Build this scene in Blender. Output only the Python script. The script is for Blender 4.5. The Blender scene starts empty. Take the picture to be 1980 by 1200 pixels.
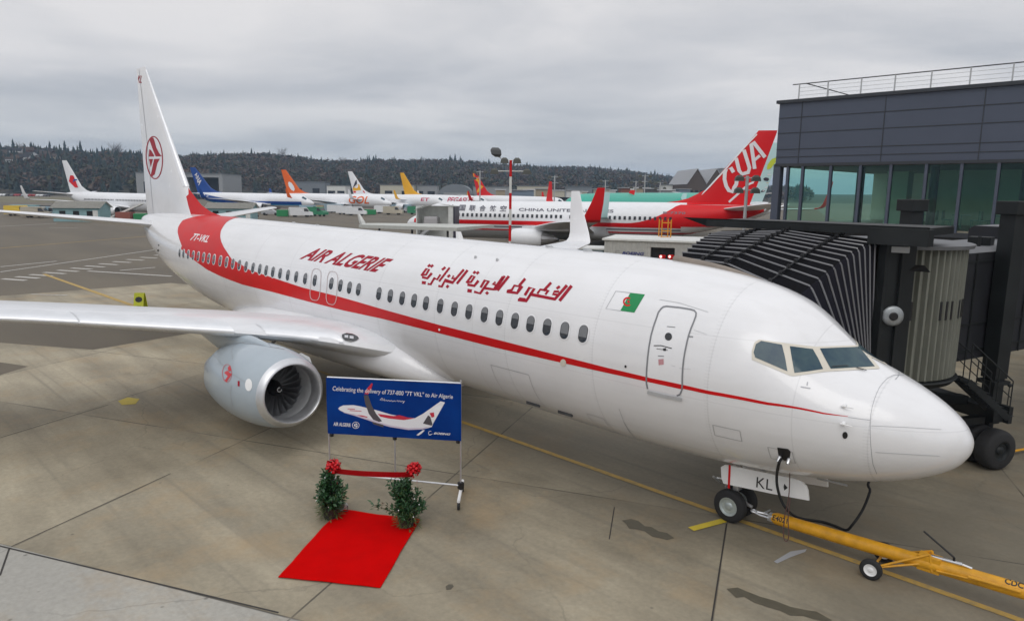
import bpy, bmesh, math, random
from mathutils import Vector, Matrix, Quaternion
from mathutils.bvhtree import BVHTree
from mathutils.geometry import tessellate_polygon
random.seed(7)
SC = bpy.context.scene
COL = SC.collection
PI = math.pi
R = math.radians

# ---------------------------------------------------------------- camera, world, sun, exposure
CAM = Vector((2.4806, -12.9127, 6.5329)); YAW = 2.3591; PIT = -0.1653; ROL = 0.0122; FPX = 1373.09
cd = Vector((math.cos(PIT)*math.cos(YAW), math.cos(PIT)*math.sin(YAW), math.sin(PIT)))
cr0 = cd.cross(Vector((0, 0, 1))).normalized(); cu0 = cr0.cross(cd)
cr = cr0*math.cos(ROL) + cu0*math.sin(ROL); cu = -cr0*math.sin(ROL) + cu0*math.cos(ROL)
cam_data = bpy.data.cameras.new('camera'); cam = bpy.data.objects.new('camera', cam_data); COL.objects.link(cam)
M = Matrix((cr, cu, -cd)).transposed().to_4x4(); M.translation = CAM
cam.matrix_world = M
cam_data.sensor_width = 36; cam_data.lens = 36*FPX/1980; cam_data.clip_start = .1; cam_data.clip_end = 20000
SC.camera = cam
SC.view_settings.view_transform = 'Standard'; SC.view_settings.look = 'None'; SC.view_settings.gamma = 1; SC.view_settings.exposure = 0.0

SUN_EL = R(48); SUN_AZ = R(-60)       # azimuth of the sun measured from +x towards +y
world = bpy.data.worlds.new('World'); SC.world = world; world.use_nodes = True
wt = world.node_tree; wn = wt.nodes; wl = wt.links; wn.clear()
def wnode(t, **k):
    n = wn.new(t)
    for a, b in k.items(): setattr(n, a, b)
    return n
sky = wnode('ShaderNodeTexSky', sky_type='NISHITA', sun_disc=False, sun_elevation=SUN_EL, sun_rotation=PI/2-SUN_AZ)
bg1 = wnode('ShaderNodeBackground'); bg1.inputs[1].default_value = .05
wl.new(sky.outputs[0], bg1.inputs[0])
tc = wnode('ShaderNodeTexCoord'); sep = wnode('ShaderNodeSeparateXYZ'); wl.new(tc.outputs['Generated'], sep.inputs[0])
# project the direction on a cloud deck: p = dir.xy / (dir.z + .12)
addz = wnode('ShaderNodeMath', operation='ADD'); wl.new(sep.outputs[2], addz.inputs[0]); addz.inputs[1].default_value = .10
mx0 = wnode('ShaderNodeMath', operation='MAXIMUM'); wl.new(addz.outputs[0], mx0.inputs[0]); mx0.inputs[1].default_value = .03
dv = wnode('ShaderNodeVectorMath', operation='DIVIDE'); wl.new(tc.outputs['Generated'], dv.inputs[0])
cmb = wnode('ShaderNodeCombineXYZ')
for i in range(3): wl.new(mx0.outputs[0], cmb.inputs[i])
wl.new(cmb.outputs[0], dv.inputs[1])
n1 = wnode('ShaderNodeTexNoise'); n1.inputs['Scale'].default_value = .62; n1.inputs['Detail'].default_value = 5.5; n1.inputs['Roughness'].default_value = .52; n1.inputs['Distortion'].default_value = .35
wl.new(dv.outputs[0], n1.inputs['Vector'])
r1 = wnode('ShaderNodeValToRGB'); wl.new(n1.outputs[0], r1.inputs[0])
r1.color_ramp.elements[0].position = .36; r1.color_ramp.elements[0].color = (.50, .515, .54, 1)
r1.color_ramp.elements[1].position = .62; r1.color_ramp.elements[1].color = (.73, .72, .715, 1)
# elevation grading of the cloud deck's own brightness (overcast: brighter overhead, bluer low down)
r2 = wnode('ShaderNodeValToRGB'); wl.new(sep.outputs[2], r2.inputs[0])
e = r2.color_ramp.elements; e[0].position = 0.0; e[0].color = (.90, .95, .985, 1)
e[1].position = 1.0; e[1].color = (2.1, 2.1, 2.12, 1)
for p_, c_ in ((.05, (.99, 1.02, 1.045, 1)), (.13, (1.16, 1.16, 1.18, 1)), (.24, (1.24, 1.23, 1.24, 1)), (.5, (1.35, 1.35, 1.36, 1))):
    q_ = e.new(p_); q_.color = c_
mul = wnode('ShaderNodeMix', data_type='RGBA', blend_type='MULTIPLY'); mul.inputs[0].default_value = 1
wl.new(r1.outputs[0], mul.inputs[6]); wl.new(r2.outputs[0], mul.inputs[7])
bg2 = wnode('ShaderNodeBackground'); wl.new(mul.outputs[2], bg2.inputs[0]); bg2.inputs[1].default_value = .95
mixs = wnode('ShaderNodeMixShader'); mixs.inputs[0].default_value = .93
wl.new(bg1.outputs[0], mixs.inputs[1]); wl.new(bg2.outputs[0], mixs.inputs[2])
wo = wnode('ShaderNodeOutputWorld'); wl.new(mixs.outputs[0], wo.inputs[0])

sl = bpy.data.lights.new('sun', 'SUN'); sl.energy = .9; sl.angle = R(40); sl.color = (1, .97, .93)
so = bpy.data.objects.new('sun', sl); COL.objects.link(so)
sd = Vector((math.cos(SUN_EL)*math.cos(SUN_AZ), math.cos(SUN_EL)*math.sin(SUN_AZ), math.sin(SUN_EL)))
so.rotation_euler = sd.to_track_quat('Z', 'Y').to_euler()

# ---------------------------------------------------------------- picture measurements -> points in the place
def pray(px, py):
    return (cd + cr*((px-990)/FPX) + cu*((600-py)/FPX))
def G(px, py, z=0.0):
    v = pray(px, py); t = (z-CAM.z)/v.z; return CAM + v*t
def PLN(px, py, n, o):
    v = pray(px, py); n = Vector(n); return CAM + v*((Vector(o)-CAM).dot(n)/v.dot(n))
FH = Vector((math.cos(YAW), math.sin(YAW), 0)); RH = FH.cross(Vector((0, 0, 1)))
def at(px, D, z=0.0):          # D metres ahead, in the column seen at px
    v = pray(px, 370+(px-990)*.0122); p = CAM + v*(D/v.dot(FH))
    return Vector((p.x, p.y, z))

# ---------------------------------------------------------------- object helpers
def link(o): COL.objects.link(o); return o
def tag(o, label=None, cat=None, group=None, kind=None):
    if label: o['label'] = label
    if cat: o['category'] = cat
    if group: o['group'] = group
    if kind: o['kind'] = kind
    return o
def thing(name, label, cat, loc=(0, 0, 0), rotz=0, group=None):
    o = bpy.data.objects.new(name, None); link(o); o.location = loc; o.rotation_euler = (0, 0, rotz)
    o.empty_display_size = .2
    return tag(o, label, cat, group)
def setmats(me, mats):
    for m in (mats if isinstance(mats, (list, tuple)) else [mats]): me.materials.append(m)
def wmat(o):
    m = Matrix.LocRotScale(o.location, o.rotation_euler, o.scale)
    return wmat(o.parent) @ m if o.parent is not None else m
def obj(name, bm, mats, parent=None, smooth=False, world=False, label=None):
    if world and parent is not None:
        inv = wmat(parent).inverted()
        bmesh.ops.transform(bm, matrix=inv, verts=bm.verts)
    me = bpy.data.meshes.new(name); bm.to_mesh(me); bm.free(); setmats(me, mats)
    if smooth:
        me.polygons.foreach_set('use_smooth', [True]*len(me.polygons))
        if smooth != 'all': me.set_sharp_from_angle(angle=R(smooth if smooth is not True else 40))
    o = bpy.data.objects.new(name, me); link(o)
    if parent is not None: o.parent = parent
    if label: o['label'] = label
    return o
def structure(name, bm, mats, smooth=False):
    o = obj(name, bm, mats, None, smooth); o['kind'] = 'structure'; return o
def copy_tree(o, parent=None):
    c = o.copy(); COL.objects.link(c); c.parent = parent
    for ch in list(o.children): copy_tree(ch, c)
    return c
def NB(): return bmesh.new()
def quad(bm, a, b, c, d, mi=0):
    f = bm.faces.new([bm.verts.new(p) for p in (a, b, c, d)]); f.material_index = mi; return f
def poly(bm, pts, mi=0):
    f = bm.faces.new([bm.verts.new(p) for p in pts]); f.material_index = mi; return f
def box(bm, c, s, rot=None, mi=0, bev=0):
    m = Matrix.Translation(Vector(c))
    if rot is not None: m = m @ (rot if isinstance(rot, Matrix) else Matrix.Rotation(rot, 4, 'Z'))
    g = bmesh.ops.create_cube(bm, size=1, matrix=m @ Matrix.Diagonal((s[0], s[1], s[2], 1)))
    fs = set(f for v in g['verts'] for f in v.link_faces)
    for f in fs: f.material_index = mi
    if bev:
        es = list(set(e for v in g['verts'] for e in v.link_edges))
        r = bmesh.ops.bevel(bm, geom=es, offset=bev, segments=2, affect='EDGES', profile=.6)
        for f in r['faces']: f.material_index = mi
def beam(bm, p0, p1, w, h, mi=0, up=(0, 0, 1)):
    p0 = Vector(p0); p1 = Vector(p1); d = (p1-p0); L = d.length; d.normalize()
    s = d.cross(Vector(up))
    if s.length < 1e-4: s = d.cross(Vector((1, 0, 0)))
    s.normalize(); u = s.cross(d)
    m = Matrix((s, d, u)).transposed().to_4x4(); m.translation = (p0+p1)/2
    g = bmesh.ops.create_cube(bm, size=1, matrix=m @ Matrix.Diagonal((w, L, h, 1)))
    for v in g['verts']:
        for f in v.link_faces: f.material_index = mi
def tube(bm, pts, r, n=8, mi=0, cap=True, closed=False):
    pts = [Vector(p) for p in pts]; rings = []; N = len(pts)
    rr = r if isinstance(r, (list, tuple)) else [r]*N
    prev = None
    for i, p in enumerate(pts):
        if closed: t = pts[(i+1) % N]-pts[i-1]
        elif i == 0: t = pts[1]-p
        elif i == N-1: t = p-pts[i-1]
        else: t = (pts[i+1]-p).normalized()+(p-pts[i-1]).normalized()
        if t.length < 1e-6: t = Vector((0, 0, 1))
        t.normalize()
        if prev is None:
            a = Vector((0, 0, 1)) if abs(t.z) < .9 else Vector((1, 0, 0))
            s = t.cross(a).normalized()
        else:
            s = (prev - t*prev.dot(t))
            if s.length < 1e-5: s = t.cross(Vector((0, 0, 1)))
            s.normalize()
        prev = s; u = t.cross(s)
        rings.append([bm.verts.new(p + (s*math.cos(2*PI*k/n)+u*math.sin(2*PI*k/n))*rr[i]) for k in range(n)])
    m = N if closed else N-1
    for i in range(m):
        A = rings[i]; B = rings[(i+1) % N]
        for k in range(n):
            f = bm.faces.new((A[k], A[(k+1) % n], B[(k+1) % n], B[k])); f.material_index = mi
    if cap and not closed:
        f = bm.faces.new(rings[0][::-1]); f.material_index = mi
        f = bm.faces.new(rings[-1]); f.material_index = mi
def lathe(bm, prof, axis_o, axis_d, n=32, mi=0, squash=None):
    """prof: list of (t along axis, radius)"""
    o = Vector(axis_o); d = Vector(axis_d).normalized()
    a = Vector((0, 0, 1)) if abs(d.z) < .9 else Vector((1, 0, 0))
    s = d.cross(a).normalized(); u = s.cross(d)
    rings = []
    for t, r in prof:
        if r < 1e-5: rings.append([bm.verts.new(o+d*t)]); continue
        ring = []
        for k in range(n):
            q = (s*math.cos(2*PI*k/n)+u*math.sin(2*PI*k/n))*r
            if squash and q.z < 0: q.z *= squash
            ring.append(bm.verts.new(o+d*t+q))
        rings.append(ring)
    for A, B in zip(rings, rings[1:]):
        for k in range(n):
            if len(A) == 1 and len(B) == 1: continue
            if len(A) == 1: f = bm.faces.new((A[0], B[(k+1) % n], B[k]))
            elif len(B) == 1: f = bm.faces.new((A[k], A[(k+1) % n], B[0]))
            else: f = bm.faces.new((A[k], A[(k+1) % n], B[(k+1) % n], B[k]))
            f.material_index = mi
def loft(bm, rings, closed=True, cap0=False, cap1=False, mi=0):
    V = [[bm.verts.new(p) for p in r] for r in rings]
    for A, B in zip(V, V[1:]):
        n = len(A)
        for k in range(n if closed else n-1):
            f = bm.faces.new((A[k], A[(k+1) % n], B[(k+1) % n], B[k])); f.material_index = mi
    if cap0: f = bm.faces.new(V[0][::-1]); f.material_index = mi
    if cap1: f = bm.faces.new(V[-1]); f.material_index = mi
    return V
def fixn(bm): bmesh.ops.recalc_face_normals(bm, faces=bm.faces)

# ---------------------------------------------------------------- materials
def mat(name, col, rough=.5, metal=0.0, var=0.0, vscale=3.0, bump=0.0, bscale=40.0, coat=0.0, col2=None, thr=None, emis=None, spec=None, vdetail=5, stretch=None):
    m = bpy.data.materials.new(name); m.use_nodes = True; nt = m.node_tree; n = nt.nodes; l = nt.links
    b = n['Principled BSDF']; b.inputs['Roughness'].default_value = rough; b.inputs['Metallic'].default_value = metal
    b.inputs['Base Color'].default_value = (*col, 1)
    if coat: b.inputs['Coat Weight'].default_value = coat; b.inputs['Coat Roughness'].default_value = .08
    if spec is not None: b.inputs['Specular IOR Level'].default_value = spec
    t = n.new('ShaderNodeTexCoord'); src = t.outputs['Object']
    if stretch:
        mp = n.new('ShaderNodeMapping'); mp.inputs['Scale'].default_value = stretch; l.new(src, mp.inputs[0]); src = mp.outputs[0]
    if var or col2:
        z = n.new('ShaderNodeTexNoise'); z.inputs['Scale'].default_value = vscale; z.inputs['Detail'].default_value = vdetail
        z.inputs['Roughness'].default_value = .6
        l.new(src, z.inputs['Vector']); rp = n.new('ShaderNodeValToRGB'); l.new(z.outputs[0], rp.inputs[0])
        e = rp.color_ramp.elements
        lo, hi = thr or (.32, .68); e[0].position = lo; e[1].position = hi
        c2 = col2 or tuple(c*(1+var) for c in col); c1 = col if col2 else tuple(c*(1-var) for c in col)
        e[0].color = (*c1, 1); e[1].color = (*c2, 1); l.new(rp.outputs[0], b.inputs['Base Color'])
        mr = n.new('ShaderNodeMapRange'); mr.inputs[3].default_value = max(.02, rough*.82); mr.inputs[4].default_value = min(1, rough*1.18)
        l.new(z.outputs[0], mr.inputs[0]); l.new(mr.outputs[0], b.inputs['Roughness'])
    if bump:
        z2 = n.new('ShaderNodeTexNoise'); z2.inputs['Scale'].default_value = bscale; z2.inputs['Detail'].default_value = 3
        l.new(src, z2.inputs['Vector']); bp = n.new('ShaderNodeBump'); bp.inputs['Strength'].default_value = bump; bp.inputs['Distance'].default_value = .02
        l.new(z2.outputs[0], bp.inputs['Height']); l.new(bp.outputs[0], b.inputs['Normal'])
    if emis:
        b.inputs['Emission Color'].default_value = (*emis[:3], 1); b.inputs['Emission Strength'].default_value = emis[3]
    return m
MW = mat('white_paint', (.76, .76, .775), .26, var=.03, vscale=.9, coat=.5, bump=.05, bscale=1.3)
def skin_seams(m):
    nt = m.node_tree; n = nt.nodes; l = nt.links; b = n['Principled BSDF']
    t = n.new('ShaderNodeTexCoord'); s = n.new('ShaderNodeSeparateXYZ'); l.new(t.outputs['Object'], s.inputs[0])
    def M_(op, a, c=None):
        q = n.new('ShaderNodeMath'); q.operation = op
        for i, v in enumerate((a, c)):
            if v is None: continue
            if isinstance(v, (int, float)): q.inputs[i].default_value = v
            else: l.new(v, q.inputs[i])
        return q.outputs[0]
    def ln(x, off, per, w): return M_('LESS_THAN', M_('FRACT', M_('DIVIDE', M_('ADD', x, off), per)), w/per)
    a = M_('MAXIMUM', ln(s.outputs[0], 100.3, 2.54, .022), M_('MAXIMUM', ln(s.outputs[2], 1.78, 1.16, .016), ln(s.outputs[0], 101.4, 7.62, .02)))
    # rivet rows read as a very fine dotted tone
    rv = M_('MULTIPLY', ln(s.outputs[0], 100.36, 2.54, .10), ln(s.outputs[2], 0, .06, .02))
    old = b.inputs['Base Color'].links[0].from_socket; mx = n.new('ShaderNodeMix'); mx.data_type = 'RGBA'
    l.new(M_('ADD', M_('MULTIPLY', a, .15), M_('MULTIPLY', rv, .10)), mx.inputs[0]); l.new(old, mx.inputs[6]); mx.inputs[7].default_value = (.30, .30, .31, 1)
    # faint grime streaks running aft, stronger low on the skin
    mp = n.new('ShaderNodeMapping'); mp.inputs['Scale'].default_value = (.25, 2.2, 2.6); l.new(t.outputs['Object'], mp.inputs[0])
    z = n.new('ShaderNodeTexNoise'); z.inputs['Scale'].default_value = 1.5; z.inputs['Detail'].default_value = 5; l.new(mp.outputs[0], z.inputs['Vector'])
    r = n.new('ShaderNodeMapRange'); l.new(z.outputs[0], r.inputs[0]); r.inputs[1].default_value = .45; r.inputs[2].default_value = .8; r.inputs[3].default_value = 0; r.inputs[4].default_value = .16
    m2 = n.new('ShaderNodeMix'); m2.data_type = 'RGBA'; l.new(r.outputs[0], m2.inputs[0]); l.new(mx.outputs[2], m2.inputs[6]); m2.inputs[7].default_value = (.42, .40, .38, 1); l.new(m2.outputs[2], b.inputs['Base Color'])
MWS = mat('white_fuselage_skin', (.76, .76, .775), .25, var=.03, vscale=.7, coat=.5, bump=.06, bscale=1.1); skin_seams(MWS)
MWF = mat('white_wing_paint', (.70, .71, .73), .35, var=.06, vscale=1.2, coat=.2, stretch=(1, .25, 1))
MWP = mat('plain_white', (.78, .78, .78), .5, var=.05, vscale=2)
MRED = mat('red_paint', (.56, .004, .006), .38, var=.06, vscale=1.5, spec=.3)
MREDL = mat('lettering_red', (.33, .002, .018), .45, spec=.25)
MGRN = mat('flag_green', (0, .22, .06), .35)
MALU = mat('polished_aluminium', (.80, .81, .83), .34, metal=.55, var=.05, vscale=2)
MALR = mat('dull_aluminium', (.60, .61, .63), .38, metal=.8, var=.08, vscale=4)
MNAC = mat('nacelle_grey_blue', (.35, .405, .45), .30, var=.05, vscale=1.3, coat=.4)
MGRY = mat('light_grey_paint', (.45, .46, .47), .4, var=.06)
MDGR = mat('dark_grey_metal', (.055, .058, .062), .5, var=.2, vscale=5)
MBLK = mat('black_rubber', (.012, .012, .013), .75, var=.3, vscale=8, bump=.2)
MBLKP = mat('black_paint', (.01, .01, .012), .4)
MSEAL = mat('grey_seal', (.20, .205, .22), .5)
MGLD = mat('dark_window_glass', (.012, .014, .018), .08, coat=.6)
MSHD = mat('window_shade', (.17, .175, .185), .35)
MFRM = mat('cream_window_frame', (.62, .58, .50), .4, var=.06)
MCOCK = mat('cockpit_glass', (.018, .05, .08), .12, col2=(.045, .085, .10), vscale=1.8, thr=(.40, .62), spec=.35)  # bluish two-tone base colour carries a painted reflection in the panes
MCHR = mat('chrome', (.75, .75, .76), .12, metal=1.0); MMIR = mat('mirror_grey', (.30, .32, .33), .3, metal=.4, var=.2, vscale=6)
MYEL = mat('yellow_paint', (.62, .30, .012), .45, var=.18, vscale=5, bump=.1)
MFAN = mat('titanium_fan_blade', (.30, .30, .31), .35, metal=.8)
MFAND = mat('fan_dark', (.015, .015, .016), .6)
MTYR = mat('tyre', (.018, .018, .019), .8, var=.25, vscale=12, bump=.3)
MHUB = mat('wheel_hub', (.42, .47, .47), .4, metal=.4, var=.12, vscale=9)

# ---------------------------------------------------------------- ground
def ground_mat():
    m = bpy.data.materials.new('apron_concrete'); m.use_nodes = True; nt = m.node_tree; n = nt.nodes; l = nt.links
    b = n['Principled BSDF']
    def N(t, **k):
        q = n.new(t)
        for a, v in k.items(): setattr(q, a, v)
        return q
    def math_(op, a, b_=None, c=None):
        q = N('ShaderNodeMath', operation=op)
        for i, v in enumerate((a, b_, c)):
            if v is None: continue
            if isinstance(v, (int, float)): q.inputs[i].default_value = v
            else: l.new(v, q.inputs[i])
        return q.outputs[0]
    geo = N('ShaderNodeNewGeometry'); pos = geo.outputs['Position']
    mp = N('ShaderNodeMapping'); mp.inputs['Rotation'].default_value = (0, 0, -R(25.2)); l.new(pos, mp.inputs[0])
    s = N('ShaderNodeSeparateXYZ'); l.new(mp.outputs[0], s.inputs[0])
    u = math_('DIVIDE', math_('ADD', s.outputs[0], 3.72), 6.12); v = math_('DIVIDE', math_('ADD', s.outputs[1], 4.45), 6.12)
    wob = N('ShaderNodeTexNoise'); wob.inputs['Scale'].default_value = .5; l.new(pos, wob.inputs['Vector'])
    def line(c, w):
        f = math_('FRACT', c); d = math_('MINIMUM', f, math_('SUBTRACT', 1.0, f))
        q = N('ShaderNodeMapRange', interpolation_type='SMOOTHSTEP'); l.new(d, q.inputs[0]); q.inputs[1].default_value = w*.45; q.inputs[2].default_value = w; q.inputs[3].default_value = 1; q.inputs[4].default_value = 0
        return q.outputs[0]
    ln = math_('MAXIMUM', line(u, .0042), line(v, .0042))
    brk = N('ShaderNodeTexNoise'); brk.inputs['Scale'].default_value = .33; brk.inputs['Detail'].default_value = 4; l.new(pos, brk.inputs['Vector'])
    bm_ = N('ShaderNodeMapRange'); l.new(brk.outputs[0], bm_.inputs[0]); bm_.inputs[1].default_value = .38; bm_.inputs[2].default_value = .56; bm_.inputs[3].default_value = .05; bm_.inputs[4].default_value = .75
    ln = math_('MULTIPLY', ln, bm_.outputs[0])
    cell = N('ShaderNodeCombineXYZ'); l.new(math_('FLOOR', u), cell.inputs[0]); l.new(math_('FLOOR', v), cell.inputs[1])
    wn_ = N('ShaderNodeTexWhiteNoise'); l.new(cell.outputs[0], wn_.inputs['Vector'])
    big = N('ShaderNodeTexNoise'); big.inputs['Scale'].default_value = .16; big.inputs['Detail'].default_value = 7; big.inputs['Roughness'].default_value = .62; l.new(pos, big.inputs['Vector'])
    # streaky wear along the taxi direction
    ms = N('ShaderNodeMapping'); ms.inputs['Rotation'].default_value = (0, 0, R(20)); ms.inputs['Scale'].default_value = (.22, 1.6, 1); l.new(pos, ms.inputs[0])
    stk = N('ShaderNodeTexNoise'); stk.inputs['Scale'].default_value = .7; stk.inputs['Detail'].default_value = 6; l.new(ms.outputs[0], stk.inputs['Vector'])
    fine = N('ShaderNodeTexNoise'); fine.inputs['Scale'].default_value = 9; fine.inputs['Detail'].default_value = 6; fine.inputs['Roughness'].default_value = .7; l.new(pos, fine.inputs['Vector'])
    r = N('ShaderNodeValToRGB'); l.new(big.outputs[0], r.inputs[0]); e = r.color_ramp.elements
    e[0].position = .30; e[0].color = (.19, .160, .108, 1); e[1].position = .72; e[1].color = (.435, .385, .285, 1)
    def mixc(fac, a, b_, mode='MIX'):
        q = N('ShaderNodeMix', data_type='RGBA', blend_type=mode)
        if isinstance(fac, (int, float)): q.inputs[0].default_value = fac
        else: l.new(fac, q.inputs[0])
        for i, v_ in ((6, a), (7, b_)):
            if isinstance(v_, tuple): q.inputs[i].default_value = (*v_, 1)
            else: l.new(v_, q.inputs[i])
        return q.outputs[2]
    def remap(x, a, b_, c, d):
        q = N('ShaderNodeMapRange'); l.new(x, q.inputs[0])
        for i, v_ in zip((1, 2, 3, 4), (a, b_, c, d)): q.inputs[i].default_value = v_
        return q.outputs[0]
    c = r.outputs[0]
    def scale(c, f):
        q = N('ShaderNodeVectorMath', operation='SCALE'); l.new(c, q.inputs[0]); l.new(f, q.inputs['Scale']); return q.outputs[0]
    c = scale(c, remap(wn_.outputs[0], 0, 1, .80, 1.13))
    c = scale(c, remap(stk.outputs[0], .3, .7, .76, 1.18))
    c = scale(c, remap(fine.outputs[0], .25, .75, .82, 1.16))
    # newer, paler slabs on the near side of the long joint
    newer = math_('LESS_THAN', v, 0.0); newer = math_('MULTIPLY', newer, math_('LESS_THAN', u, -.9))
    c = mixc(math_('MULTIPLY', newer, .62), c, mixc(remap(fine.outputs[0], .3, .7, 0, 1), (.33, .33, .315), (.42, .42, .405)))
    # ochre and rust patches, dark spots
    rs = N('ShaderNodeTexNoise'); rs.inputs['Scale'].default_value = .42; rs.inputs['Detail'].default_value = 8; rs.inputs['Roughness'].default_value = .7
    mr_ = N('ShaderNodeMapping'); mr_.inputs['Location'].default_value = (13, 7, 0); l.new(pos, mr_.inputs[0]); l.new(mr_.outputs[0], rs.inputs['Vector'])
    c = mixc(remap(rs.outputs[0], .50, .74, 0, .6), c, (.36, .25, .13))
    vs = N('ShaderNodeTexVoronoi'); vs.inputs['Scale'].default_value = 1.1; l.new(pos, vs.inputs['Vector'])
    c = mixc(remap(vs.outputs['Distance'], .02, .05, .55, 0), c, (.05, .045, .035))
    # tyre scuffs
    mt = N('ShaderNodeMapping'); mt.inputs['Rotation'].default_value = (0, 0, R(-32)); mt.inputs['Scale'].default_value = (.05, 2.6, 1); l.new(pos, mt.inputs[0])
    sc = N('ShaderNodeTexNoise'); sc.inputs['Scale'].default_value = 1.5; sc.inputs['Detail'].default_value = 2; l.new(mt.outputs[0], sc.inputs['Vector'])
    c = mixc(math_('MULTIPLY', remap(sc.outputs[0], .58, .74, 0, .40), remap(big.outputs[0], .4, .6, .2, 1)), c, (.09, .085, .075))
    # lead-in lane and ground ahead: oil and rubber plus shade painted into the colour
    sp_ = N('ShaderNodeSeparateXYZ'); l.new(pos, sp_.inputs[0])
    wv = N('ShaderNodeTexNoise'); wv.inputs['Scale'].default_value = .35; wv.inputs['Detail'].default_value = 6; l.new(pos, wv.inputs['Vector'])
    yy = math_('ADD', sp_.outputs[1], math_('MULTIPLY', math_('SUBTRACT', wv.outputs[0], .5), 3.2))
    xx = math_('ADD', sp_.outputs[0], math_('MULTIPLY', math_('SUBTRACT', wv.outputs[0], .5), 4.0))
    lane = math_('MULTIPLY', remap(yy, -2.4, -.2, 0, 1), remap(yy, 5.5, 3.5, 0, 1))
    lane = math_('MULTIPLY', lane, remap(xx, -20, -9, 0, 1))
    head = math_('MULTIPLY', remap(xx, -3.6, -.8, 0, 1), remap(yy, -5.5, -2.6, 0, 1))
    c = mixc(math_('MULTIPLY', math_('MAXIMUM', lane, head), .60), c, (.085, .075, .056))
    # sealed cracks
    cv = N('ShaderNodeTexVoronoi', feature='DISTANCE_TO_EDGE'); cv.inputs['Scale'].default_value = .11; mw3 = N('ShaderNodeVectorMath', operation='ADD'); l.new(pos, mw3.inputs[0]); cs = N('ShaderNodeVectorMath', operation='SCALE'); l.new(wv.outputs[1], cs.inputs[0]); cs.inputs['Scale'].default_value = 3.0; l.new(cs.outputs[0], mw3.inputs[1]); l.new(mw3.outputs[0], cv.inputs['Vector'])
    c = mixc(math_('MULTIPLY', remap(cv.outputs['Distance'], .001, .003, .32, 0), bm_.outputs[0]), c, (.05, .045, .035))
    c = mixc(ln, c, (.03, .027, .022))
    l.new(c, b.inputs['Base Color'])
    l.new(remap(big.outputs[0], .3, .7, .62, .85), b.inputs['Roughness'])
    bp = N('ShaderNodeBump'); bp.inputs['Strength'].default_value = .25; bp.inputs['Distance'].default_value = .02
    l.new(math_('SUBTRACT', fine.outputs[0], math_('MULTIPLY', ln, 2.0)), bp.inputs['Height']); l.new(bp.outputs[0], b.inputs['Normal'])
    return m
MGND = ground_mat()
MASP = mat('apron_asphalt', (.085, .070, .050), .8, col2=(.145, .122, .088), vscale=.12, vdetail=8, bump=.3, bscale=25, stretch=(.4, 1.3, 1), thr=(.3, .7))
MGRS = mat('winter_grass', (.10, .09, .05), .95, col2=(.17, .15, .09), vscale=.05, vdetail=6)
MLINE = mat('faded_yellow_line', (.42, .27, .06), .7, var=.3, vscale=6, col2=(.24, .19, .10), thr=(.45, .75))
MLINEY = mat('bright_yellow_line', (.55, .42, .03), .6, var=.1)
MLINEW = mat('white_marking', (.48, .46, .43), .7, var=.25, vscale=5, col2=(.30, .28, .25), thr=(.5, .7))
def sheet(name, pts, m, z, sub=False):
    bm = NB(); poly(bm, [Vector((p[0], p[1], z)) for p in pts]); fixn(bm)
    for f in bm.faces:
        if f.normal.z < 0: f.normal_flip()
    return structure(name, bm, m)
bm = NB(); S0 = 5000
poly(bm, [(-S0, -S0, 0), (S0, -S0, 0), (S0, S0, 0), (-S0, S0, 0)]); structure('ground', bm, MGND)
def gp(*pp): return [G(*p) for p in pp]
# asphalt beyond the concrete, and its patches
A_ = [G(0, 572), G(330, 547), G(470, 545)]
dirn = (A_[1]-A_[0]).normalized()
far = [A_[0]-dirn*200, A_[0], A_[1], Vector((-41, 8, 0)), Vector((-36, 26, 0)), Vector((-20, 60, 0)), Vector((40, 160, 0)), Vector((-80, 900, 0)), Vector((-900, 900, 0)), Vector((-900, -400, 0))]
sheet('asphalt_taxiway', far, MASP, .004)
sheet('asphalt_patch', [G(-90, 607), G(0, 600), Vector((-38, -1.5, 0)), Vector((-34, 1.8, 0)), G(385, 641), G(180, 676), G(0, 662), G(-90, 655)], MASP, .004)
sheet('asphalt_patch', gp((-60, 697), (0, 700), (55, 708), (0, 725), (-60, 740)), MASP, .004)
def road_line(name, a, b, w, m, z=.008, jag=0):
    a = Vector(a); b = Vector(b); a.z = b.z = 0; d = (b-a).normalized(); s = Vector((-d.y, d.x, 0))*w/2
    return sheet(name, [a-s, b-s, b+s, a+s], m, z)
road_line('taxi_line', (14, .08, 0), (-39, -.25, 0), .15, MLINE, .008)
road_line('taxi_line', G(272, 596), G(85, 530), .28, MLINE, .012)
road_line('stop_bar', G(1336, 1023), G(1400, 1006), .17, MLINEY, .012)
for i in range(13):
    t = i/12.0; y = 541-(541-489)*t; x = 5+ (325-5)*t
    road_line('service_road_dash', G(x, y-2+2*t), G(x+45-16*t, y+1.2), .42, MLINEW, .010)
road_line('service_road_edge', G(170, 524), G(332, 534), .35, MLINEW, .012)
road_line('service_road_edge', G(232, 523), G(300, 517), .3, MLINEW, .014)
for a, b, w in (((0, 438), (110, 432), .35), ((95, 440), (150, 441), .3), ((0, 480), (285, 457), .25), ((0, 516), (110, 505), .3), ((0, 526), (300, 483), .25), ((60, 569), (130, 571), .2)):
    road_line('faded_marking', G(*a), G(*b), w, MLINEW if a[1] != 480 else MLINE, .016)
sheet('yellow_ground_marking', gp((228, 775), (247, 768), (270, 771), (262, 781), (236, 783)), MLINEY, .008)
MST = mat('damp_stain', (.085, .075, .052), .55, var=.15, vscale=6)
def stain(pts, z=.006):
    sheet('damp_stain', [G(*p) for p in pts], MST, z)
Z6 = lambda L: [(1350+x/3.143, 840+y/3.143) for x, y in L]
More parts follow.
